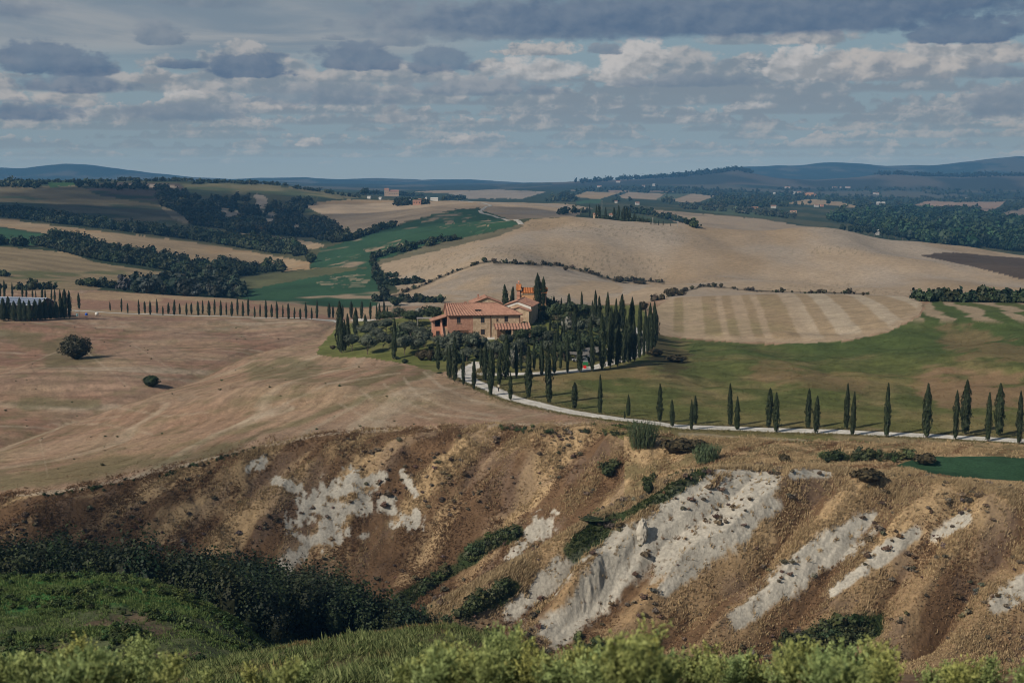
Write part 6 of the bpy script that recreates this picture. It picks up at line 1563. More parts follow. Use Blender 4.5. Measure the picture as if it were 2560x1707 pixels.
    for m_, u, vt, vb, w_, y0, y1, lab in [
        ([big], 191, 829, 897, 86, 300, 560, 'large dark round bush standing alone in the left stubble field'), ([bush_mesh(171, 1400, .075, (.018, .034, .014), (.055, .080, .030), flat=.9)], 379, 932, 966, 52, 300, 560, 'small green bush standing alone lower in the stubble field'),
        (GRN, 225, 688, 717, 44, 690, 900, 'round dark bush at the left foot of the hillside'), (GRN, 317, 697, 715, 22, 690, 900, 'smaller dark bush right of the round one below the hillside'), (GRN, 778, 627, 657, 34, 800, 1400, 'pale green round tree at the corner of the green field'),
        (GRN, 1211, 640, 655, 16, 700, 1000, 'small bush on the apex of the scrub line'), (BRN, 1549, 688, 706, 30, 700, 1000, 'round bush at the right end of the scrub line'), (BRN, 1414, 661, 676, 16, 700, 1000, 'little bush halfway along the scrub line'), (BRN, 1600, 700, 709, 40, 700, 1000, 'low scrub mound right of the round bush'),
        (BRN, 1678, 715, 741, 42, 480, 760, 'bush at the upper left corner of the striped field'), (BRN, 1700, 725, 739, 30, 480, 760, 'low bush beside the corner of the striped field'), (BRN, 1608, 750, 775, 26, 480, 760, 'bush on the bank above the garden loop'), (GRN, 989, 736, 764, 34, 600, 800, 'dark bush beside the end of the long hedge'),
        (GRN, 1940, 722, 732, 8, 480, 700, 'tiny dark bush above the middle of the striped field'), (GRN, 2116, 721, 733, 8, 480, 700, 'tiny upright bush above the right part of the striped field'), (BRN, 2158, 729, 738, 10, 480, 700, 'tiny bush above the right tip of the striped field'), (GRN, 2310, 746, 756, 10, 480, 700, 'small dark bush at the right tip of the striped field'), (BRN, 2050, 722, 732, 22, 480, 700, 'scrubby bush above the striped field'),
        (BRN, 1961, 1132, 1165, 36, 238, 270, 'grey green bush at the foot of the road verge'), (BRN, 2171, 1168, 1204, 90, 222, 262, 'dark brown bush on the brow of the clay slope'), (BRN, 2310, 1128, 1160, 60, 236, 262, 'dry brown bush at the end of the dark hedge'), (BRN, 1690, 1090, 1130, 90, 248, 275, 'rusty dry thicket between the two reed clumps'), (BRN, 1740, 1095, 1122, 60, 250, 275, 'dry brown mound behind the smaller reed clump'),
        (GRN, 1522, 1160, 1190, 46, 225, 268, 'dark bush in the gully above the middle ridge'), (GRN, 1484, 1290, 1385, 84, 214, 262, 'tall leafy bush in the gully between the clay ridges'), (GRN, 1622, 1195, 1235, 30, 214, 262, 'yellowish bush at the head of the gully'),
        (BRN, 1690, 886, 905, 60, 330, 440, 'dark bush on the bank right of the garden loop'), (BRN, 1640, 868, 890, 50, 330, 440, 'brown bush on the bank below the last cypresses'), (GRN, 1413, 506, 512, 5, 1000, 2400, 'dot of a bush where the pale track meets the hill')]:
        plant('bush', 'bush', m_, u, vt, vb, w_, y0, y1, lab, two=False, sink=.2)
    # giant reeds beside the road
    def reeds(u, vb, vt, wpx, y0, y1, seed, label):
        rg = np.random.default_rng(seed)
        x, y, z = (float(a[0]) for a in hit(u, vb, y0, y1)); h = CAM_Z + float(t_of_v(vt)) * y - z; rad = wpx / FPX * y * .5
        e = empty('reed_clump', (x, y, z)); tag(e, label, 'reeds')
        n = 230; a = rg.uniform(0, 6.28, n); r0 = rad * np.sqrt(rg.uniform(0, 1, n)) * .62
        b = np.stack([r0 * np.cos(a), r0 * np.sin(a) * .8, np.full(n, -.5)], -1)
        hh = h * rg.uniform(.62, 1.0, n) * (1 - .25 * (r0 / rad))
        tip = b + np.stack([np.cos(a) * rad * .45 * (r0 / rad + .2) + .2 * h * rg.normal(size=n) * .3, np.sin(a) * rad * .3, hh + .5], -1)
        st = MB()
        for i in range(0, n, 3): st.bar(b[i], b[i] + (tip[i] - b[i]) * .8, .03, 4)
        st.build('stems', mat_plain('reed_stem', (.13, .15, .06), .7, .2), e)
        L_ = 4200; i = rg.integers(0, n, L_); q = rg.uniform(.12, 1.0, L_)[:, None]
        C = b[i] + (tip[i] - b[i]) * q + rg.normal(size=(L_, 3)) * .10
        out = unit(np.stack([np.cos(a[i]), np.sin(a[i]), np.zeros(L_)], -1) + rg.normal(size=(L_, 3)) * .8)
        up = np.array([0, 0, 1.2]) + out * .7
        v, f, c = cards(C, out + np.array([0, 0, .5]), rg.uniform(.05, .10, L_), rg.uniform(.45, .95, L_), up, pal(L_, (.035, .060, .024), (.125, .165, .085), rg), rg)
        obj('leaves', np_mesh('reed_leaves', v, f, M_LEAF, color=c), e)
    reeds(1606, 1116, 1040, 92, 250, 276, 21, 'big clump of green giant reeds beside the white road')
    reeds(1767, 1156, 1102, 78, 244, 272, 22, 'smaller clump of green reeds on the brow of the slope')
    # bare little tree at the field corner
    x, y, z = (float(a[0]) for a in hit(1637, 754, 430, 700))
    e = empty('bare_tree', (x, y, z)); tag(e, 'leafless little tree at the corner of the striped field', 'tree')
    mb = MB(); mb.bar((0, 0, -.3), (.1, 0, 1.4), .09); rr = random.Random(4); mb.build('trunk', M_BARK, e)
    mb = MB()
    for k in range(16):
        a = rr.uniform(0, 6.28); p = Vector((.1 * k / 16, 0, .8 + .1 * k * .6)); q = p + Vector((math.cos(a) * rr.uniform(.4, 1.1), math.sin(a) * .8, rr.uniform(.8, 1.9))); mb.bar(p, q, .035, 4)
        for j in range(3): p2 = p.lerp(q, rr.uniform(.4, .9)); mb.bar(p2, p2 + Vector((rr.uniform(-.6, .6), rr.uniform(-.5, .5), rr.uniform(.2, .7))), .02, 4)
    mb.build('branches', M_BARK, e)
garden()
# ------------------------------------------------------------------ the farmhouse and its neighbours
def at(u, v, y0, y1):
    x, y, z = hit(u, v, y0, y1); return float(x[0]), float(y[0]), float(z[0])
def at_y(u, v, Y):
    t = float(t_of_v(v)); return float(s_of_u(u, t)) * Y, Y, CAM_Z + t * Y

def window(parent, x, z0, w_, h, y=0.0, mat=None, lintel=True, shutter=False):
    """a window in the front wall (the wall faces -y)"""
    fr = MB(); f = .09
    fr.box(x, x + f, y - .05, y + .05, z0, z0 + h).box(x + w_ - f, x + w_, y - .05, y + .05, z0, z0 + h).box(x + f, x + w_ - f, y - .05, y + .05, z0 + h - f, z0 + h).box(x + f, x + w_ - f, y - .05, y + .05, z0, z0 + f)
    fr.box(x + w_ / 2 - .03, x + w_ / 2 + .03, y - .045, y + .045, z0 + f, z0 + h - f)
    win = fr.build('window', M_WOODB, parent)
    MB().box(x + f, x + w_ / 2 - .03, y - .03, y + .03, z0 + f, z0 + h - f).box(x + w_ / 2 + .03, x + w_ - f, y - .03, y + .03, z0 + f, z0 + h - f).build('pane', M_GLASS, win)
    if lintel:
        MB().box(x - .25, x + w_ + .25, y - .035, y + .02, z0 + h + .003, z0 + h + .22).build('lintel', mat or M_BRICK, win)
    MB().box(x - .15, x + w_ + .15, y - .16, y + .02, z0 - .12, z0 - .003).build('sill', M_STONE, win)
    return win

def farmhouse():
    x, y, z = at(1119, 846, 380, 470)
    Hs = empty('farmhouse', (x, y, z), R(8.5))
    tag(Hs, 'long brick and stone farmhouse with a tiled hip roof and porch', 'farmhouse')
    Lh, D, EH, RH = 21.2, 9.6, 6.75, 9.6
    SX = 7.4
    mb = MB().box(0, SX, 0, D, -1.5, EH); mb.prism([(0, 0), (D, 0), (D / 2, RH - EH - .12)], 0, .45)
    # gable triangle over the left end wall
    V0_ = mb.V[24:]; mb.V[24:] = [(p[1], p[0], p[2] + EH) for p in V0_]
    w1 = mb.build('wall', M_BRICK, Hs); w1['label'] = 'red brick left part of the front wall'
    w2 = MB().box(SX, Lh, 0, D, -1.5, EH).build('wall', M_STONE, Hs); w2['label'] = 'rubble stone right part of the front wall'
    e = .55; RX = Lh - 6.4
    rf = tiles((-.35, -e, EH - .12), (Lh + e, -e, EH - .12), (RX, D / 2, RH), (-.35, D / 2, RH)).build('roof', M_TILE, Hs)
    tiles((Lh + e, D + e, EH - .12), (-.35, D + e, EH - .12), (-.35, D / 2, RH), (RX, D / 2, RH)).build('rear_slope', M_TILE, rf)
    tiles((Lh + e, -e, EH - .12), (Lh + e, D + e, EH - .12), (RX, D / 2, RH), (RX, D / 2, RH)).build('hip_slope', M_TILE, rf)
    MB().bar((-.35, D / 2, RH + .05), (RX, D / 2, RH + .05), .16, 8).bar((RX, D / 2, RH + .05), (Lh + e, -e, EH - .05), .14, 8).bar((RX, D / 2, RH + .05), (Lh + e, D + e, EH - .05), .14, 8).build('ridge_tiles', M_TILE, rf)
    sk = MB(); pz = EH - .12 + (RH - EH) * .42; py = -e + (D / 2 + e) * .42
    sk.box(8.1, 9.9, py - .5, py + .35, pz - .1, pz + .24).build('skylight', M_DARK, rf)
    gt = MB().bar((-.35, -e - .1, EH - .2), (Lh + e, -e - .1, EH - .2), .09).build('gutter', M_COPPER, Hs)
    for (wx, wz, ww, wh) in [(2.7, 4.35, 1.05, 1.7), (9.6, 4.35, 1.1, 1.7), (14.15, 4.7, .55, .8), (16.5, 4.5, 1.05, 1.65), (9.65, .95, 1.15, 1.55)]:
        window(Hs, wx, wz, ww, wh, mat=M_BRICK if wx < 8 else M_STONE)
    dr = MB()
    for k in range(4): dr.box(2.15 + k * .97, 2.15 + k * .97 + .93, -.06, .04, 0, 2.35)
    dr = dr.build('door', M_WOODB, Hs); dr['label'] = 'wide brown folding garage door'
    MB().box(1.95, 6.2, -.08, .03, 2.353, 2.62).build('lintel', M_BRICK, dr)
    MB().bar((12.45, -.12, 0), (12.45, -.12, EH - .3), .09).build('downpipe', M_COPPER, Hs)
    MB().bar((20.9, -.12, 3.9), (20.9, -.12, EH - .3), .07).build('downpipe', M_COPPER, Hs)
    MB().box(11.5, 14.0, -1.6, -.003, -1, .16).build('doorstep', M_WHITE, Hs)
    # lean-to porch on the right
    pr = tiles((13.3, -3.3, 2.75), (23.8, -3.3, 2.75), (23.8, .1, 4.15), (13.3, .1, 4.15)).build('porch_roof', M_TILE, Hs)
    for px in (13.5, 18.4, 23.5):
        MB().box(px - .22, px + .22, -3.05, -2.6, -1.0, 2.62).build('pillar', M_STONE, pr)
    MB().box(13.5, 23.6, -3.0, -2.75, 2.5, 2.68).build('beam', M_WOODB, pr)
    MB().box(21.2, 23.6, -.3, .1, -1, 3.9).build('rear_wall', M_STONE, pr)
    d2 = MB().box(14.4, 15.6, -.07, .03, 0, 2.2).build('door', M_WOODB, Hs); MB().box(16.8, 19.6, -.07, .03, 0, 2.2).build('door', M_DARK, Hs)
    # loggia and outside stair on the left
    an = MB().box(-4.0, -.003, 1.2, 6.5, -1.5, 3.3).build('annex', M_PINK, Hs)
    MB().box(-4.0, -3.5, 1.2, 1.7, 3.3, 5.0).box(-2.0, -1.4, 1.2, 1.7, 3.3, 5.35).box(-4.0, -3.6, 1.7, 6.5, 3.3, 5.0).box(-3.6, -.003, 6.1, 6.5, 3.3, 5.6).build('loggia_posts', M_BRICK, an)
    MB().box(-3.4, -.1, 5.9, 6.08, 3.31, 5.3).build('loggia_shade_panel', M_DARK, an)  # near-black panel, shade inside the loggia put in as colour
    tiles((-4.7, 6.9, 4.95), (-4.7, .5, 4.95), (-.02, .5, 6.35), (-.02, 6.9, 6.35)).build('annex_roof', M_TILE, an)
    stp = MB(); N = 17
    for k in range(N):
        stp.box(-1.45, -.01, 1.18 - (k + 1) * .30, 1.18 - k * .30, -1.2, 3.3 - (k + 1) * .19)
    stp = stp.build('stair', M_STONE, Hs)
    MB().prism([(1.19, -1.2), (1.19, 4.2), (-3.95, .9), (-3.95, -1.2)], 0, .35)
    pa = MB(); pa.prism([(1.19, -1.2), (-3.95, -1.2), (-3.95, .95), (1.19, 4.2)], -1.82, -1.46)
    pa.V = [(p[1], p[0], p[2]) for p in pa.V]; pa.build('parapet', M_PINK, stp)
    MB().box(-3.2, -2.2, 1.12, 1.21, 0, 2.1).build('door', M_DARK, an)
    # chimney
    MB().box(5.6, 6.3, D / 2 + 1.2, D / 2 + 1.9, RH - 1.2, RH + .25).box(5.5, 6.4, D / 2 + 1.1, D / 2 + 2.0, RH + .25, RH + .4).build('chimney', M_BRICK, Hs)

def gable_house(name, u, v_apex, Y, width, depth, rise, label, cat, wall_m, tile_m, rz=0.0, base_drop=8.0, over=.4, extra=None, wall_h=None):
    """a house whose gable end faces the camera; the apex of that gable shows at (u, v_apex)"""
    x, y, za = at_y(u, v_apex, Y)
    eave = za - rise; g = min(float(ground(x, y)), eave - 2.2) - .5
    e = empty(name, (x, y, g), rz); tag(e, label, cat)
    E, A, w2 = eave - g, za - g, width / 2
    MB().prism([(-w2, -.5), (w2, -.5), (w2, E), (0, A - .15), (-w2, E)], 0, depth).build('wall', wall_m, e)
    k = rise / w2
    rf = tiles((-w2 - over, depth + .4, E - over * k), (-w2 - over, -.5, E - over * k), (0, -.5, A), (0, depth + .4, A)).build('roof', tile_m, e)
    tiles((w2 + over, -.5, E - over * k), (w2 + over, depth + .4, E - over * k), (0, depth + .4, A), (0, -.5, A)).build('right_slope', tile_m, rf)
    MB().bar((0, -.5, A + .06), (0, depth + .4, A + .06), .15, 8).build('ridge_tiles', tile_m, rf)
    return e, E, A

def outbuildings():
    e, E, A = gable_house('cottage', 1217, 743.5, 438, 9.2, 9.0, 1.8, 'low stone house with a shallow tiled gable behind the farmhouse roof', 'house', M_STONE, M_TILE, R(6))
    MB().box(-2.6, -2.1, 3.4, 3.9, A - 1.6, A + .6).box(-2.7, -2.0, 3.3, 4.0, A + .6, A + .72).build('chimney', M_BRICK, e)
    e, E, A = gable_house('stone_house', 1293, 752.0, 436, 8.8, 13.0, 1.55, 'stone house with white gable band right of the farmhouse', 'house', M_STONE, M_TILE, R(-10))
    mb = MB()
    for sgn in (-1, 1):
        mb.quad((sgn * .05, -.06, A - .22), (sgn * 4.3, -.06, E - .25), (sgn * 4.3, -.06, E - 1.05), (sgn * .05, -.06, A - 1.0))
        mb.quad((sgn * .05, -.02, A - .22), (sgn * 4.3, -.02, E - .25), (sgn * 4.3, -.02, E - 1.05), (sgn * .05, -.02, A - 1.0))
    mb.build('gable_band', M_WHITE, e)
    MB().box(1.6, 2.0, 5.2, 5.6, A - .9, A + .5).box(1.5, 2.1, 5.1, 5.7, A + .5, A + .6).build('chimney', M_BRICK, e)
    # front annex
    w2, A2, E2 = 3.3, E - .15, E - 1.2
    mb = MB().prism([(-w2, -.5), (w2, -.5), (w2, E2), (0, A2 - .15), (-w2, E2)], -3.2, -.003)
    mb.V = [(p[0] + .9, p[1], p[2]) for p in mb.V]; an = mb.build('annex', M_STONE, e)
    for sgn in (-1, 1):
        a, b = ((.9 + sgn * 3.75, -3.6, E2 - .12), (.9 + sgn * 3.75, -.02, E2 - .12)); c, d = ((.9, -.02, A2), (.9, -3.6, A2))
        tl = tiles(a, b, c, d) if sgn > 0 else tiles(b, a, d, c)
        tl.build('annex_roof', M_TILE, an)
    win = MB()
    for k in range(9): win.box(.55 + k * .22, .55 + k * .22 + .09, -3.26, -3.2 - .003, 1.7, 3.2)
    win.build('brick_lattice', M_BRICK, an)
    MB().box(-2.9, -2.2, -3.25, -3.203, .6, 3.0).build('door', M_DARK, an)
    # chapel
    x, y, z = at_y(1296, 763, 462); g = float(ground(x, y)); base = min(g, z) - .5
    c = empty('chapel', (x, y, base), R(-3)); tag(c, 'small ochre chapel with bright orange tiles and a bell gable', 'chapel')
    zt = CAM_Z + float(t_of_v(731.0)) * 462 - base; zr = CAM_Z + float(t_of_v(718.5)) * 465 - base
    MB().box(0, 9.0, 0, 6.0, -1, zt).build('wall', M_OCHRE, c)
    MB().box(-.08, 9.08, -.14, -.003, zt - .75, zt - .25).build('cornice', M_STONE, c)
    rf = tiles((1.0, -.5, zt), (9.4, -.5, zt), (9.4, 3.0, zr), (1.0, 3.0, zr), amp=.09, period=.55).build('roof', M_TILE2, c)
    tiles((9.4, 6.5, zt), (1.0, 6.5, zt), (1.0, 3.0, zr), (9.4, 3.0, zr)).build('rear_slope', M_TILE2, rf)
    zb = CAM_Z + float(t_of_v(722)) * 462 - base; zc = CAM_Z + float(t_of_v(704)) * 462 - base
    bg_ = MB().box(-.55, .55, -.4, 6.4, -1, zb - .4).build('facade', M_PINK, c)
    MB().box(-.62, .62, -.5, 6.5, zt - 2.2, zt - 1.95).box(-.62, .62, -.5, 6.5, zt - 1.0, zt - .75).build('string_course', M_BRICK, bg_)
    t1 = tiles((-.8, -.7, zb - .3), (.8, -.7, zb - .3), (.8, 3.0, zb + 1.35), (-.8, 3.0, zb + 1.35), amp=.08).build('facade_tiles', M_TILE2, bg_)
    tiles((.8, 6.7, zb - .3), (-.8, 6.7, zb - .3), (-.8, 3.0, zb + 1.35), (.8, 3.0, zb + 1.35)).build('facade_tiles', M_TILE2, bg_)
    bl = MB().box(-.25, .15, 2.6, 2.85, zb + .6, zc - .6).box(-.25, .15, 3.35, 3.6, zb + .6, zc - .6).box(-.35, .25, 2.5, 3.7, zc - .6, zc - .35).prism([(2.5, zc - .35), (3.7, zc - .35), (3.1, zc + .15)], -.3, .2)
    k = len(bl.V); n0 = 72
    bl.V[n0:] = [(p[1], p[0], p[2]) for p in bl.V[n0:]]
    bl.build('bell_gable', M_PINK, c)
    bm_ = MB().add(lathe([(zb + .95, .24), (zb + 1.15, .2), (zb + 1.45, .12), (zb + 1.5, .03)], 8)); bm_.V = [(p[0] - .05, p[1] + 3.1, p[2]) for p in bm_.V]; bm_.build('bell', M_TIN, c)
    MB().box(-.1, 0, 3.05, 3.15, zc + .1, zc + .95).box(-.1, 0, 2.8, 3.4, zc + .55, zc + .65).build('cross', M_TIN, c)
farmhouse(); outbuildings()

def carport():
    x0, y0_, z0_ = at(1458, 912, 340, 420)
    Y = y0_
    a = Vector(at_y(1455, 889, Y)); b = Vector(at_y(1526, 872, Y + 12))
    g = float(ground(a.x, a.y))
    e = empty('carport', (a.x, a.y, g), 0); tag(e, 'open carport with a slatted pale roof beside the drive', 'carport')
    d = b - a; d.z = 0; Lc = d.length; ang = math.atan2(d.y, d.x); e.rotation_euler = (0, 0, ang)
    hz = a.z - g; hz2 = b.z - g
    def zt_(q): return hz + (hz2 - hz) * q
    sl = MB()
    for k in range(9):
        yy = k * .55
        p = [(-.3, yy, zt_(0) + k * .05), (Lc, yy, zt_(1) + k * .05), (Lc, yy + .30, zt_(1) + k * .05 + .03), (-.3, yy + .30, zt_(0) + k * .05 + .03)]
        sl.quad(*p); sl.quad(*[(q[0], q[1], q[2] - .05) for q in p]); sl.quad(p[0], p[1], (p[1][0], p[1][1], p[1][2] - .05), (p[0][0], p[0][1], p[0][2] - .05))
    sl.build('roof', M_GREYW, e)
    bmz = MB()
    for yy in (.4, 4.6):
        bmz.bar((-.2, yy, zt_(0) - .18), (Lc - .1, yy, zt_(1) - .12), .09, 4)
    bmz.build('beam', M_GREYW, e)
    for q in (.02, .34, .66, .97):
        for yy in (.4, 4.6):
            px, py = a.x + math.cos(ang) * Lc * q - math.sin(ang) * yy, a.y + math.sin(ang) * Lc * q + math.cos(ang) * yy
            MB().box(Lc * q - .09, Lc * q + .09, yy - .09, yy + .09, float(ground(px, py)) - g - .3, zt_(q) - .2).build('post', M_GREYW, e)
    # cars
    def car(q, yy, paint, label, rz):
        px, py = a.x + math.cos(ang) * Lc * q - math.sin(ang) * yy, a.y + math.sin(ang) * Lc * q + math.cos(ang) * yy
        c = empty('parked_car', (px, py, float(ground(px, py)) + .02), rz); tag(c, label, 'car', 'cars under the carport')
        pr = [(-2.1, .35), (2.05, .35), (2.1, .75), (1.2, .92), (.55, 1.42), (-1.35, 1.45), (-2.05, .98)]
        mb = MB(); mb.prism(pr, -.82, .82); mb.build('body', paint, c)
        MB().prism([(1.06, .96), (.52, 1.36), (-1.25, 1.38), (-1.75, 1.0)], -.835, .835).build('side_window', M_GLASS, c)
        for wx in (-1.3, 1.3):
            for wy in (-.78, .78):
                MB().bar((wx, wy - .1, .32), (wx, wy + .1, .32), .32, 12).build('wheel', M_BLACK, c)
        for wy in (-.6, .6):
            MB().box(2.04, 2.12, wy - .18, wy + .18, .62, .76).build('headlight', M_WHITE, c)
    car(.22, 2.6, mat_plain('silver_paint', (.42, .43, .45), .25, .05, 1, metal=.3, spec=.5), 'silver car parked under the left end of the carport', ang + R(75))
    car(.48, 2.8, mat_plain('white_paint', (.62, .62, .62), .25, .05, 1, spec=.5), 'white car parked under the middle of the carport', ang + R(75))
    # bins beside the post
    bx, by, bz = at(1462, 921, 330, 420)
    o = empty('red_bin', (bx, by, bz)); tag(o, 'small bright red bin beside the drive near the carport', 'bin')
    MB().prism([(-.32, 0), (.32, 0), (.36, .7), (-.36, .7)], -.32, .32).build('body', mat_plain('red_plastic', (.62, .020, .018), .5, .08), o)
    MB().box(-.4, .4, -.36, .36, .703, .79).build('lid', mat_plain('red_lid', (.48, .02, .02), .5, .08), o)
    bx, by, bz = at(1464, 916, 330, 420)
    o = empty('green_bin', (bx, by + 1.2, float(ground(bx, by + 1.2)))); tag(o, 'green bin with a dark lid just behind the red one', 'bin')
    MB().prism([(-.6, 0), (.6, 0), (.7, 1.05), (-.7, 1.05)], -.5, .5).build('body', mat_plain('green_plastic', (.02, .16, .06), .5, .08), o)
    MB().prism([(-.75, 1.053), (.75, 1.053), (.6, 1.22), (-.6, 1.22)], -.55, .55).build('lid', M_TIN, o)
    # pergola over the terrace, left of the house
    a = Vector(at(1042, 826, 390, 470)); e = empty('pergola', a, R(4)); tag(e, 'flat white pergola on thin posts left of the farmhouse', 'pergola')
    hp = (CAM_Z + float(t_of_v(797)) * a.y) - a.z; wp = 38 / FPX * a.y
    sl = MB()
    for k in range(10): sl.box(0, wp, k * .45, k * .45 + .32, hp, hp + .06)
    sl.build('roof', M_GREYW, e)
    for q in (.05, .95):
        for yy in (.2, 4.2): MB().box(wp * q - .06, wp * q + .06, yy - .06, yy + .06, -.5, hp - .003).build('post', M_GREYW, e)
    tb = empty('garden_table', Vector(at(1050, 828, 390, 470)) + Vector((0, 1, 0))); tag(tb, 'long garden table under the pergola', 'table')
    MB().box(0, 3.0, 0, 1.0, .70, .76).build('table_top', M_GREYW, tb)
    for qx in (.1, 2.8):
        for qy in (.1, .8): MB().box(qx, qx + .09, qy, qy + .09, -.2, .70).build('leg', M_GREYW, tb)
    # pale paving beside the outside stair
    pts = [(1072, 826), (1090, 824), (1112, 846), (1096, 850)]
    x, y, z = hit([p[0] for p in pts], [p[1] for p in pts], 380, 470)
    n = 8; G_ = []
    for i in range(n + 1):
        for j in range(n + 1):
            p, q = i / n, j / n
            X_ = (x[0] * (1 - p) + x[1] * p) * (1 - q) + (x[3] * (1 - p) + x[2] * p) * q; Y_ = (y[0] * (1 - p) + y[1] * p) * (1 - q) + (y[3] * (1 - p) + y[2] * p) * q
            G_.append((X_, Y_, float(ground(X_, Y_)) + .12))
    F = [(i * (n + 1) + j, i * (n + 1) + j + 1, (i + 1) * (n + 1) + j + 1, (i + 1) * (n + 1) + j) for i in range(n) for j in range(n)]
    tag(obj('terrace', np_mesh('terrace', np.array(G_), np.array(F), M_WHITE)), 'pale paved terrace at the foot of the outside stair', 'terrace', kind='structure')
    # loose pale boulders behind the porch
    rr = random.Random(3); rg = np.random.default_rng(77)
    for k in range(5):
        x_, y_, z_ = at(1302 + k * 5.2, 803 - rr.uniform(0, 2), 390, 470)
        v, f, c_ = ball(rg, (0, 0, .25), (rr.uniform(.4, .65), .45, rr.uniform(.35, .5)), (1, 1, 1), 8, 6, .25)
        o = obj('boulder', np_mesh('boulder', v, f, M_CLAY, smooth=True)); o.location = (x_, y_, z_)
        tag(o, f'pale boulder behind the porch roof, {ordinal(k + 1)} from the left', 'boulder', 'boulders behind the porch')
carport()

def person():
    x, y, z = at(1246.5, 979, 300, 400)
    z += .06
    e = empty('person', (x, y, z), R(160)); tag(e, 'person in a pale striped top and dark trousers walking on the road', 'person')
    skin_m = mat_plain('skin', (.42, .26, .19), .6, .05); shirt_m = mat_plain('pale_shirt', (.50, .48, .36), .9, .3, 9.0); trou_m = mat_plain('dark_trousers', (.030, .032, .040), .9, .2); hair_m = mat_plain('brown_hair', (.05, .03, .02), .7, .2); shoe_m = mat_plain('dark_shoes', (.02, .02, .02), .6, .1)
    def skinned(name, pts, edges, rad, mat, root=0, sub=2):
        me = bpy.data.meshes.new(name); me.from_pydata(pts, edges, []); me.materials.append(mat)
        o = obj(name, me, e)
        md = o.modifiers.new('skin', 'SKIN'); md.use_smooth_shade = True
        for i, r in enumerate(rad): me.skin_vertices[0].data[i].radius = r if isinstance(r, tuple) else (r, r)
        me.skin_vertices[0].data[root].use_root = True
        sb = o.modifiers.new('sub', 'SUBSURF'); sb.levels = sub; sb.render_levels = sub
        return o
    P = [(0, 0, .93), (0, 0, 1.10), (0, -.01, 1.32), (0, 0, 1.45), (0, .01, 1.53), (0, .02, 1.62), (0, .02, 1.70),          # pelvis, waist, chest, neck base, neck, head, crown
         (-.18, 0, 1.41), (-.25, -.04, 1.15), (-.24, .10, .92), (.18, 0, 1.41), (.25, .04, 1.15), (.24, -.08, .93),          # arms
         (-.09, 0, .90), (-.10, .14, .50), (-.10, .06, .08), (-.10, .18, .04), (.09, 0, .90), (.10, -.04, .50), (.10, -.24, .10), (.10, -.13, .04)]   # legs mid-stride
    Ed = [(0, 1), (1, 2), (2, 3), (3, 4), (4, 5), (5, 6), (3, 7), (7, 8), (8, 9), (3, 10), (10, 11), (11, 12), (0, 13), (13, 14), (14, 15), (15, 16), (0, 17), (17, 18), (18, 19), (19, 20)]
    Rd = [(.14, .10), (.13, .09), (.16, .10), .07, .055, (.080, .098), (.06, .07), .055, .043, .03, .055, .043, .03, .085, .055, .04, .03, .085, .055, .04, .03]
    skinned('body', P, Ed, Rd, skin_m)
    sh = [0, 1, 2, 3, 7, 8, 10, 11]; mp = {k: i for i, k in enumerate(sh)}
    skinned('shirt', [P[k] for k in sh], [(mp[a], mp[b]) for a, b in Ed if a in mp and b in mp], [(.165, .12), (.155, .11), (.185, .12), .085, .075, .06, .075, .06], shirt_m)
    tr_ = [0, 13, 14, 15, 17, 18, 19]; mp = {k: i for i, k in enumerate(tr_)}
    skinned('trousers', [P[k] for k in tr_], [(mp[a], mp[b]) for a, b in Ed if a in mp and b in mp], [(.16, .125), .105, .075, .06, .105, .075, .06], trou_m)
    rg = np.random.default_rng(3)
    v, f, c = ball(rg, (0, .0, 1.665), (.098, .105, .085), (1, 1, 1), 10, 7, .03); obj('hair', np_mesh('hair', v, f, hair_m, smooth=True), e)
    fc = MB().box(-.015, .015, .11, .135, 1.60, 1.645)
    fc.box(-.045, -.02, .106, .115, 1.645, 1.657).box(.02, .045, .106, .115, 1.645, 1.657).box(-.028, .028, .104, .113, 1.563, 1.573)
    fc.build('face', skin_m, e)
    for sx, hx, hy, hz in ((-1, -.24, .115, .90), (1, .24, -.095, .91)):
        hd = MB().box(hx - .018, hx + .018, hy - .04, hy + .04, hz - .075, hz + .02)
        for k in range(4): hd.bar((hx, hy - .03 + k * .02, hz - .07), (hx - sx * .012, hy - .03 + k * .02 + .006, hz - .135 - (.012 if k in (1, 2) else 0)), .009, 5)
        hd.bar((hx, hy + .035, hz - .01), (hx - sx * .01, hy + .068, hz - .07), .011, 5)
        hd.build('hand', skin_m, e)
    for fx, fy, fz in ((-.10, .12, .0), (.10, -.19, .0)):
        MB().prism([(fy - .10, fz), (fy + .16, fz), (fy + .15, fz + .05), (fy + .02, fz + .09), (fy - .10, fz + .09)], fx - .045, fx + .045)
        s2 = MB(); s2.prism([(fy - .10, fz), (fy + .16, fz), (fy + .15, fz + .05), (fy + .02, fz + .09), (fy - .10, fz + .09)], fx - .045, fx + .045); s2.V = [(p[1], p[0], p[2]) for p in s2.V]; s2.build('shoe', shoe_m, e)
person()

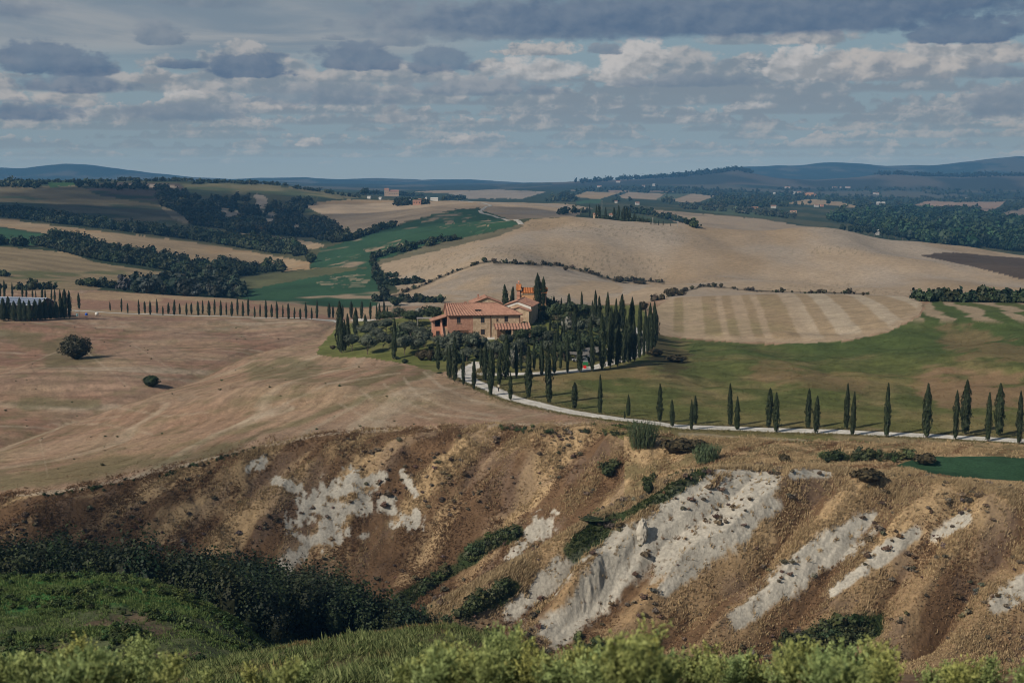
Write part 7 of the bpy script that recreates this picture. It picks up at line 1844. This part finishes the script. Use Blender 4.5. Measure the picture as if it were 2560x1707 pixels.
# ------------------------------------------------------------------ barn on the left and its odds and ends
def barn():
    p0 = Vector(at_y(118, 744, 545)); p1 = Vector(at_y(-70, 737, 553))
    g = float(ground(p0.x, p0.y)) - .5
    d = p1 - p0; Lb = Vector((d.x, d.y, 0)).length
    e = empty('barn', (p0.x, p0.y, g), math.atan2(d.y, d.x)); tag(e, 'long low barn with a pale ribbed roof behind dark conifers', 'barn')
    zr = p0.z - g; ze = zr - 2.3; dd = 6.0
    MB().prism([(-dd, -.5), (dd, -.5), (dd, ze), (0, zr - .2), (-dd, ze)], .8, Lb)
    wl = MB(); wl.prism([(-dd, -.5), (dd, -.5), (dd, ze), (0, zr - .2), (-dd, ze)], .8, Lb); wl.V = [(p[1], p[0], p[2]) for p in wl.V]; wl.build('wall', M_WOODB, e)
    for s in (1, -1):
        a, b, c, dq = (0, s * (dd + .5), ze - .15), (Lb, s * (dd + .5), ze - .15), (Lb, 0, zr), (0, 0, zr)
        (tiles(b, a, dq, c, 1.0, .05, .12) if s > 0 else tiles(a, b, c, dq, 1.0, .05, .12)).build('roof', M_METAL, e)
    pn = MB()
    for k in range(3):
        q0, q1 = .12 + k * .27, .12 + k * .27 + .2
        f = lambda q: (dd + .5) * (1 - q), 
        ya, yb = (dd + .5) * (1 - q0), (dd + .5) * (1 - q1); za, zb = ze - .15 + (zr - ze + .15) * q0 + .13, ze - .15 + (zr - ze + .15) * q1 + .13
        pn.quad((.8, ya, za), (Lb - 1, ya, za), (Lb - 1, yb, zb), (.8, yb, zb)); pn.quad((.8, ya, za - .05), (Lb - 1, ya, za - .05), (Lb - 1, yb, zb - .05), (.8, yb, zb - .05)); pn.quad((.8, ya, za), (Lb - 1, ya, za), (Lb - 1, ya, za - .05), (.8, ya, za - .05))
    pn.build('solar_panels', mat_plain('solar_panel', (.16, .20, .28), .25, .1, 1.0, spec=.5), e)
    # three odds and ends beside the lane
    x, y, z = at(193, 791, 480, 600); o = empty('frame_booth', (x, y, z)); tag(o, 'open grey frame booth with a tank inside, beside the lane', 'booth')
    for qx in (-.65, .65):
        for qy in (-.6, .6): MB().box(qx - .05, qx + .05, qy - .05, qy + .05, -.2, 2.0).build('post', M_GREYW, o)
    MB().box(-.8, .8, -.75, .75, 2.003, 2.12).build('roof', M_TIN, o); MB().add(lathe([(0, .1), (0.02, .5), (.9, .5), (1.15, .25), (1.2, .1)], 12)).build('tank', mat_plain('teal_plastic', (.20, .30, .32), .5, .1), o)
    x, y, z = at(216, 789, 480, 600); o = empty('blue_tank', (x, y, z)); tag(o, 'bright blue plastic tank beside the lane', 'tank')
    MB().add(lathe([(-.1, .3), (0, .55), (.85, .55), (1.05, .35), (1.1, .12)], 12)).build('body', mat_plain('blue_plastic', (.02, .08, .42), .45, .1), o, True); MB().add(lathe([(1.10, .18), (1.22, .18), (1.24, .02)], 10)).build('lid', M_WHITE, o)
    x, y, z = at(242, 790, 480, 600); o = empty('white_tank', (x, y, z)); tag(o, 'round white tank on a stand, rightmost beside the lane', 'tank')
    MB().add(lathe([(.25, .2), (.35, .62), (.85, .78), (1.25, .66), (1.5, .3), (1.55, .05)], 14)).build('body', M_WHITE, o, True)
    for k in range(3): MB().box(math.cos(k * 2.1) * .5 - .05, math.cos(k * 2.1) * .5 + .05, math.sin(k * 2.1) * .5 - .05, math.sin(k * 2.1) * .5 + .05, -.2, .42).build('leg', M_TIN, o)
barn()

# ------------------------------------------------------------------ far houses, farm, poles, pines
M_STUCCO = mat_plain('pale_ochre_stucco', (.42, .30, .21), .9, .1, .5)
M_FWHITE = mat_plain('far_white_plaster', (.42, .40, .37), .9, .1, .5)
def far_house(u, vb, vt, wpx, y0, y1, wall, roof, label, cat='house', group='houses among the far woods', depth=.6, roof_k=.24, windows=False, name='house', up=0):
    x, y, z = at(u, vb, y0, y1); wd = wpx * (.78 if y0 >= 1150 and y1 > 4000 else 1.0) / FPX * y; h = (CAM_Z + float(t_of_v(vt)) * y) - z
    h = max(h, 4.0); e = empty(name, (x - wd / 2, y, z), R(random.Random(int(u)).uniform(-8, 8))); tag(e, label, cat, group)
    eh = h * (1 - roof_k); dp = max(7.0, wd * depth); o = .35
    MB().box(0, wd, 0, dp, -3.0, eh).build('wall', wall, e)
    g = MB(); g.prism([(0, eh), (dp, eh), (dp / 2, h - .1)], 0, .3); g.prism([(0, eh), (dp, eh), (dp / 2, h - .1)], wd - .3, wd); g.V = [(p[1], p[0], p[2]) for p in g.V]; g.build('gable', wall, e)
    rf = tiles((-o, -o, eh - .1), (wd + o, -o, eh - .1), (wd + o, dp / 2, h), (-o, dp / 2, h), 1.0, .06).build('roof', roof, e)
    tiles((wd + o, dp + o, eh - .1), (-o, dp + o, eh - .1), (-o, dp / 2, h), (wd + o, dp / 2, h), 1.0, .06).build('rear_slope', roof, rf)
    if windows:
        n = max(2, int(wd / 3.5))
        for k in range(n):
            wx = wd * (k + .5) / n - .6
            fr = MB().box(wx, wx + 1.2, -.08, .05, eh * .45, eh * .45 + 1.6).build('window', M_DARK, e)
    return e

def far_things():
    T1, T2 = M_TILE, M_WHITE
    far = dict(y0=1500, y1=5200)
    V = far_house(984, 487, 475, 26, 1900, 3000, M_STUCCO, M_TILE, 'large ochre villa on the far ridge among dark trees', 'villa', None, windows=True, name='villa')
    far_house(967, 487, 470.5, 11, 1900, 3000, M_STUCCO, M_TILE, 'taller wing at the left of the ochre villa', 'house', None, windows=True)
    far_house(1014, 505.5, 499, 38, 1700, 2600, M_WHITE, M_TIN, 'long low shed with a pale roof on the far farm', 'shed', None, name='shed')
    far_house(1042, 512.5, 500, 20, 1700, 2600, M_BRICK, M_TILE, 'red roofed farm building, nearest of the far farm', 'house', None, windows=True)
    far_house(1052, 507, 496.5, 20, 1700, 2600, M_BRICK, M_TILE, 'red roofed barn behind the nearest farm building', 'barn', None)
    far_house(1086, 502.5, 494, 18, 1700, 2600, M_WHITE, M_WHITE, 'white farm building at the right of the far farm', 'house', None)
    far_house(922, 497, 494, 8, 1700, 2900, M_WHITE, M_WHITE, 'small white hut on the ridge left of the villa', 'hut', None, name='hut')
    far_house(950, 499.5, 497, 6, 1700, 2900, M_WHITE, M_WHITE, 'small white hut between the ridge hut and the farm', 'hut', None, name='hut')
    for i, (u, vb, vt) in enumerate([(1030, 501, 493.5), (1054.5, 505, 497), (1066, 501, 492)]):
        x, y, z = at(u, vb, 1700, 2700); h = CAM_Z + float(t_of_v(vt)) * y - z; r = 1.5
        o = empty('silo', (x, y, z)); tag(o, 'white cylindrical silo on the far farm, ' + ['leftmost', 'middle one', 'rightmost'][i], 'silo', 'silos on the far farm')
        MB().add(lathe([(-2, r), (h * .85, r)], 12)).build('drum', M_WHITE, o, True); MB().add(lathe([(h * .85, r * 1.05), (h, .2)], 12)).build('cap', M_TIN, o)
    L_ = [(1969, 472, 466, 16, M_FWHITE, T1, 'pale house at the top left of the far village'), (1984, 486, 480, 12, M_FWHITE, T2, 'grey white house at the left of the big orange one'), (1998, 486, 479, 12, M_FWHITE, T1, 'white house close to the big orange one'), (2023, 491, 481, 28, M_OCHRE, M_TILE, 'big orange building in the far village'), (2037, 491, 485, 10, M_PINK, M_TILE, 'pink annex right of the big orange building'),
          (1974, 495, 490, 13, M_PINK, M_TILE, 'small pink house below the far village'), (2086, 471, 467, 12, M_FWHITE, T1, 'leftmost white house of the far hilltop row'), (2098, 471, 466, 13, M_FWHITE, T1, 'second white house of the far hilltop row'), (2121, 471, 466, 14, M_FWHITE, T1, 'rightmost white house of the far hilltop row'),
          (2186, 486, 481, 8, M_FWHITE, T1, 'white cottage in the far woods, left of a pair'), (2195, 487, 482, 8, M_FWHITE, T1, 'white cottage in the far woods, right of a pair'), (2164, 532, 525, 32, M_PINK, M_TILE, 'long red roofed house in front of the right woods'), (2042, 518, 511, 13, M_FWHITE, T1, 'white house beside the dark trees on the small ochre field'), (2056, 517, 511, 9, M_PINK, M_TILE, 'pink cottage beside the dark trees on the small ochre field'),
          (1984, 534, 526, 20, M_STONE, M_TILE, 'brown stone house below the small ochre field'), (1934, 521, 513, 16, M_FWHITE, T1, 'white house at the left edge of the village slope'), (1888, 524, 517, 19, M_OCHRE, M_TILE, 'ochre house with a red roof beyond the olive rows'), (2077, 582, 576, 14, M_FWHITE, T2, 'small white building at the left of the tall pines'), (2195, 588, 574, 9, M_FWHITE, T2, 'white building showing between the tall pines'),
          (2548, 606, 600, 8, M_FWHITE, T2, 'white building at the right edge among the woods'), (2489, 622, 614, 3, M_FWHITE, T2, 'tiny white hut below the woods on the right'), (1635, 466, 460, 8, M_FWHITE, T2, 'white house under the distant ridge, centre'), (1609, 468, 463, 10, M_FWHITE, T1, 'low white house under the distant ridge, left of another'), (1594, 513, 505, 12, M_FWHITE, T1, 'pale house in the woods behind the cypress clump'), (1540, 508, 503, 9, M_FWHITE, T1, 'small pale house left of the cypress clump woods'),
          (1498, 469, 464, 14, M_FWHITE, T1, 'pale farmhouse among the far fields, centre'), (1545, 457, 452, 14, M_FWHITE, T1, 'white villa in the dark trees under the ridge'), (1936, 489, 482, 6, M_FWHITE, T2, 'narrow white house high in the village woods'), (2203, 513, 505, 26, M_FWHITE, T2, 'broad pale building in the right valley'), (2418, 499, 494, 8, M_FWHITE, T2, 'white cottage between the right hand fields'), (1490, 541, 534, 12, M_STONE, T1, 'stone house half hidden by the cypress clump on the hill'), (1528, 541, 533, 10, M_FWHITE, T1, 'pale house inside the cypress clump on the hill')]
    for (u, vb, vt, wpx, wm, rm, lab) in L_:
        hill = u in (1490, 1528)
        far_house(u, vb, vt, wpx, 1000 if hill else (1150 if u in (2077, 2195) and vb > 570 else 1300), 1500 if hill else 5200, wm, rm, lab, windows=wpx > 18)
    # tall pines round the camp
    PN = [tree_mesh(210 + k, 14, 9, 520, 1.2, (.010, .022, .014), (.030, .048, .028), mat=M_WOOD, trunk_h=.15) for k in range(2)]
    for i, (u, vt, vb, w_) in enumerate([(2107, 557, 590, 20), (2125, 560, 592, 16), (2139, 559, 592, 22), (2152, 562, 593, 18), (2170, 560, 594, 24), (2186, 562, 595, 18), (2206, 565, 595, 22), (2222, 572, 597, 20), (2240, 576, 599, 20), (2256, 578, 601, 18)], 1):
        plant('pine_tree', 'pine', PN, u, vt, vb, w_, 1150, 2000, f'tall dark pine at the edge of the pale hill, {ordinal(i)} from the left', 'pines at the edge of the pale hill', (14, 9))
    cypress(2069.5, 564, 579, 1150, 2000, 'single cypress left of the tall pines', None, 1.2)
    # round trees on the far ridge
    for u, vt, vb, w_, y0, y1, lab in [(913, 467, 492, 24, 1800, 3000, 'big round tree on the ridge left of the villa'), (934, 473, 490, 6, 1800, 3000, 'dark pointed tree left of the villa'), (941, 472, 490, 6, 1800, 3000, 'dark pointed tree next to the villa'), (1138, 489, 500, 20, 1800, 3000, 'round tree right of the far farm'), (2072, 497, 516, 14, 1500, 4000, 'dark spreading tree on the small ochre field'), (2024, 500, 514, 12, 1500, 4000, 'dark tree at the left of the small ochre field')]:
        plant('round_tree', 'tree', PN, u, vt, vb, w_, y0, y1, lab, None, (14, 9))
    # umbrella pine on the far crest
    x, y, z = at(1694, 441, 4600, 5900); h = CAM_Z + float(t_of_v(430.5)) * y - z
    e = empty('umbrella_pine', (x, y, z)); tag(e, 'lone umbrella pine on the crest of the distant hill', 'pine'); rg = np.random.default_rng(9)
    MB().bar((0, 0, -2), (0, 0, h * .8), .55).build('trunk', M_BARK, e)
    v, f, c = join([ball(rg, (0, 0, h * .84), (h * .50, h * .50, h * .14), (.012, .02, .012), 12, 6, .15), crown_cards(rg, 200, (0, 0, h * .85), (h * .55, h * .55, h * .17), 9, 2.2, (.012, .022, .012), (.03, .042, .022))]); obj('crown', np_mesh('pine_crown', v, f, M_WOOD, color=c), e)
    # utility poles
    for i, (u, vt, vb, lab) in enumerate([(1505, 501, 516, 'leftmost pale utility pole, behind the cypress clump'), (1632, 544, 562, 'middle pale utility pole on the shoulder of the hill'), (1693.5, 554, 569, 'rightmost pale utility pole on the shoulder of the hill'), (1924, 1, 1, '')][:3]):
        x, y, z = at(u, vb, 1000, 1800); h = CAM_Z + float(t_of_v(vt)) * y - z
        e = empty('utility_pole', (x, y, z)); tag(e, lab, 'utility pole', 'utility poles on the pale hill')
        MB().bar((0, 0, -1), (0, 0, h), .22).build('mast', M_GREYW, e); MB().box(-.9, .9, -.08, .08, h - .6, h - .42).build('crossarm', M_GREYW, e)
far_things()

# ------------------------------------------------------------------ clay pinnacle and boulder-like buttress on the middle ridge
def clay_lumps():
    rg = np.random.default_rng(88)
    def lump(name, u, vb, vt, wpx, y0, y1, label, kx=1.0, tilt=0.0, n=26, amp=.16, dy=.9):
        x, y, z = at(u, vb, y0, y1); h = CAM_Z + float(t_of_v(vt)) * y - z; wd = wpx / FPX * y
        th = np.linspace(0, math.pi, n); ph = np.linspace(0, 2 * math.pi, 2 * n, endpoint=False)
        T_, P_ = np.meshgrid(th, ph, indexing='ij')
        r = 1 + amp * fbm(P_ * 1.3 + 3 * np.sin(P_), T_ * 2.2, 1.0, 4, .6, int(u)) + .05 * fbm(P_ * 9, T_ * 9, 1.0, 3, .6, 9)
        X = wd * .5 * r * np.sin(T_) * np.cos(P_); Yy = wd * .5 * dy * r * np.sin(T_) * np.sin(P_); Z_ = h * .5 + h * .62 * r * np.cos(T_)
        X = X + tilt * Z_
        V = np.stack([X, Yy, Z_], -1).reshape(-1, 3); m = 2 * n
        I, J = np.meshgrid(np.arange(m), np.arange(n - 1)); F = np.stack([J * m + I, J * m + (I + 1) % m, (J + 1) * m + (I + 1) % m, (J + 1) * m + I], -1).reshape(-1, 4)
        o = obj(name, np_mesh(name, V, F, M_CLAY, smooth=True)); o.location = (x - tilt * h * .4, y + wd * (dy - .9) * .5, z - h * (.08 + .3 * (tilt > .3))); o.rotation_euler = (0, 0, .3)
        tag(o, label, 'rock')
    lump('clay_pinnacle', 1605, 1350, 1302, 27, 205, 235, 'small upright clay pinnacle on the middle ridge', amp=.34)
clay_lumps()
# ------------------------------------------------------------------ verge grass along the white road and tussocks in the meadow
def verges():
    rg = np.random.default_rng(1101)
    d = np.gradient(DRIVE, axis=0); n = np.stack([-d[:, 1], d[:, 0]], -1); n /= np.linalg.norm(n, axis=1)[:, None]
    m = 9000
    i = rg.integers(0, len(DRIVE), m); sd = rg.choice([-1, 1], m); off = 2.35 + rg.exponential(.8, m)
    P = DRIVE[i] + n[i] * (sd * off)[:, None] + rg.normal(size=(m, 2)) * .3
    o = tufts('verge_grass', P[:, 0], P[:, 1], rg.uniform(.15, .5, m), np.full(m, .14), 4, (.080, .085, .034), (.260, .215, .110), (.2, 0), 1102, None, .7)
    tag(o, 'dry and green grass along the verges of the white road', 'grass', kind='stuff')
    # meadow grass, thin and far
    m = 120000
    y = np.sqrt(rg.uniform(268 ** 2, 470 ** 2, m)); x = rg.uniform(-.02, .40, m) * y
    c, _, _ = grid_color(x, y)
    u, v = uv_of(x / y, (ground(x, y) - CAM_Z) / y)
    k = in_poly(u, v, [(1180, 985), (1290, 1020), (1440, 1050), (1560, 1085), (2600, 1130), (2600, 790), (2330, 800), (2220, 838), (2019, 866), (1740, 856), (1700, 905), (1560, 915), (1400, 942), (1250, 950)])
    dd, _, _ = poly_dist(x, y, [tuple(p) for p in DRIVE[::8]])
    k &= dd > 2.6
    k &= rg.uniform(0, 1, m) < np.clip(.55 + fbm(x, y, 5, 3, .6, 220) * .9, .1, 1)
    x, y, c = x[k], y[k], c[k]
    o = tufts('meadow_grass', x, y, rg.uniform(.10, .34, len(x)), np.full(len(x), .16), 3, (1, 1, 1), (1.5, 1.42, 1.3), (.2, 0), 1103, c, .8)
    tag(o, 'short rough grass of the meadow right of the farmhouse', 'grass', kind='stuff')

def stubble():
    """cut straw standing in drilled rows on the nearer stubble field"""
    rg = np.random.default_rng(1151)
    m = 420000
    y = np.exp(rg.uniform(math.log(268), math.log(520), m)); x = rg.uniform(-.39, .07, m) * y
    u, v = uv_of(x / y, (ground(x, y) - CAM_Z) / y)
    k = ~in_poly(u, v, [(1000, 906), (1090, 932), (1160, 950), (1180, 980), (1290, 1015), (1440, 1045), (1560, 1062), (2700, 1062), (2700, 700), (860, 700), (800, 860), (790, 890), (900, 895)])
    sw, side, along = poly_dist(x, y, SWALE)
    wn = fbm(x, y, 60, 2, .5, 92)
    ph = np.where(side > 0, along + sw * .35 + wn * 9, sw + along * .12 + wn * 10)
    k &= (np.cos(ph / .80 + 2.6) > rg.uniform(-.4, 1.0, m)) & (rg.uniform(0, 1, m) < np.clip(.5 + fbm(x, y, 9, 3, .6, 221), .08, 1))
    tp = np.interp(x / y, SG, np.exp(PLY[15])); k &= y > tp + .5
    x, y = x[k], y[k]
    c, _, _ = grid_color(x, y)
    o = tufts('stubble', x, y, rg.uniform(.07, .20, len(x)), np.full(len(x), .15), 2, (.95, .95, .92), (1.55, 1.5, 1.4), (.15, 0), 1152, c, .6)
    tag(o, 'cut straw stubble in curved rows on the big left field', 'stubble', kind='stuff')
    n = 110
    y = np.exp(rg.uniform(math.log(275), math.log(540), n)); x = rg.uniform(-.39, -.02, n) * y
    u, v = uv_of(x / y, (ground(x, y) - CAM_Z) / y); kk = ~in_poly(u, v, [(780, 700), (780, 900), (1100, 940), (1300, 1020), (1400, 700)]) & (y > np.interp(x / y, SG, np.exp(PLY[15])) + 2)
    x, y = x[kk], y[kk]; h = rg.uniform(.10, .36, len(x))
    tag(wood_mass('field_weeds', np.stack([x, y, ground(x, y)], -1), h, h * 2.2, 20, (.05, .06, .03), (.11, .12, .05), 1153, M_LEAF, .3), 'scattered small weeds dotted over the left stubble field', 'weeds', kind='stuff')
verges(); stubble()

# ------------------------------------------------------------------ clouds added high above, out of view, to shade the hills and ravine
def clouds():
    m = bpy.data.materials.new('cloud'); m.use_nodes = True
    t = NT(m.node_tree); m.node_tree.nodes.clear()
    out = t.n('ShaderNodeOutputMaterial'); df = t.n('ShaderNodeBsdfDiffuse'); tr = t.n('ShaderNodeBsdfTransparent'); mx = t.n('ShaderNodeMixShader')
    df.inputs['Color'].default_value = (.8, .8, .8, 1)
    tc = t.n('ShaderNodeTexCoord'); f = t.noise(tc.outputs['Object'], .004, 4.0, .55)
    t.put(mx.inputs[0], t.ramp(f, .40, .62, .10, .42)); t.put(mx.inputs[1], tr.outputs[0]); t.put(mx.inputs[2], df.outputs[0]); t.put(out.inputs['Surface'], mx.outputs[0])
    rg = np.random.default_rng(1201)
    alt = 1300.0
    def cloud(cx, cy, sx, sy, n, label):
        k = (alt + 50) / math.tan(SUN_EL)
        ox, oy = math.sin(SUN_AZ) * k, math.cos(SUN_AZ) * k
        parts = []
        for i in range(n):
            px, py = rg.uniform(-1, 1), rg.uniform(-1, 1)
            r = rg.uniform(.28, .48)
            parts.append(ball(rg, (px * sx * .7, py * sy * .7, 0), (r * sx, r * sy, 70), (.8, .8, .8), 14, 7, .10))
        v, f_, c = join(parts)
        o = obj('cloud', np_mesh('cloud', v, f_, m, smooth=True)); o.location = (cx + ox, cy + oy, alt + CAM_Z)
        tag(o, label, 'cloud', kind='structure')
    cloud(-620, 1750, 620, 560, 9, 'unseen grey cloud added to shade the left hillside')
    cloud(-122, 205, 46, 32, 6, 'small unseen cloud added to shade the ravine')
    cloud(1250, 2600, 520, 600, 8, 'unseen grey cloud added to shade the wooded valley on the right')
clouds()
# ------------------------------------------------------------------ haze: one closed box of even, thin air round the whole scene
def build_haze(density=HAZE_DENSITY):
    x0, x1, y0, y1, z0, z1 = -7500, 7500, -300, 11200, float(GZ.min()) - 1.0, max(float(GZ.max()), CAM_Z) + 12.0
    V = [(x, y, z) for z in (z0, z1) for y in (y0, y1) for x in (x0, x1)]
    F = [(0, 2, 3, 1), (4, 5, 7, 6), (0, 1, 5, 4), (2, 6, 7, 3), (0, 4, 6, 2), (1, 3, 7, 5)]
    m = bpy.data.materials.new('thin_haze'); m.use_nodes = True
    t = NT(m.node_tree); m.node_tree.nodes.clear()
    out = t.n('ShaderNodeOutputMaterial'); pv = t.n('ShaderNodeVolumePrincipled')
    pv.inputs['Color'].default_value = (0.18, 0.52, 1.0, 1)
    pv.inputs['Density'].default_value = density
    pv.inputs['Anisotropy'].default_value = 0.0
    t.put(out.inputs['Volume'], pv.outputs[0])
    m.cycles.homogeneous_volume = True
    o = obj('haze', np_mesh('haze', V, F, m))
    tag(o, 'thin bluish haze over the far fields and hills', 'haze', kind='stuff')
build_haze()
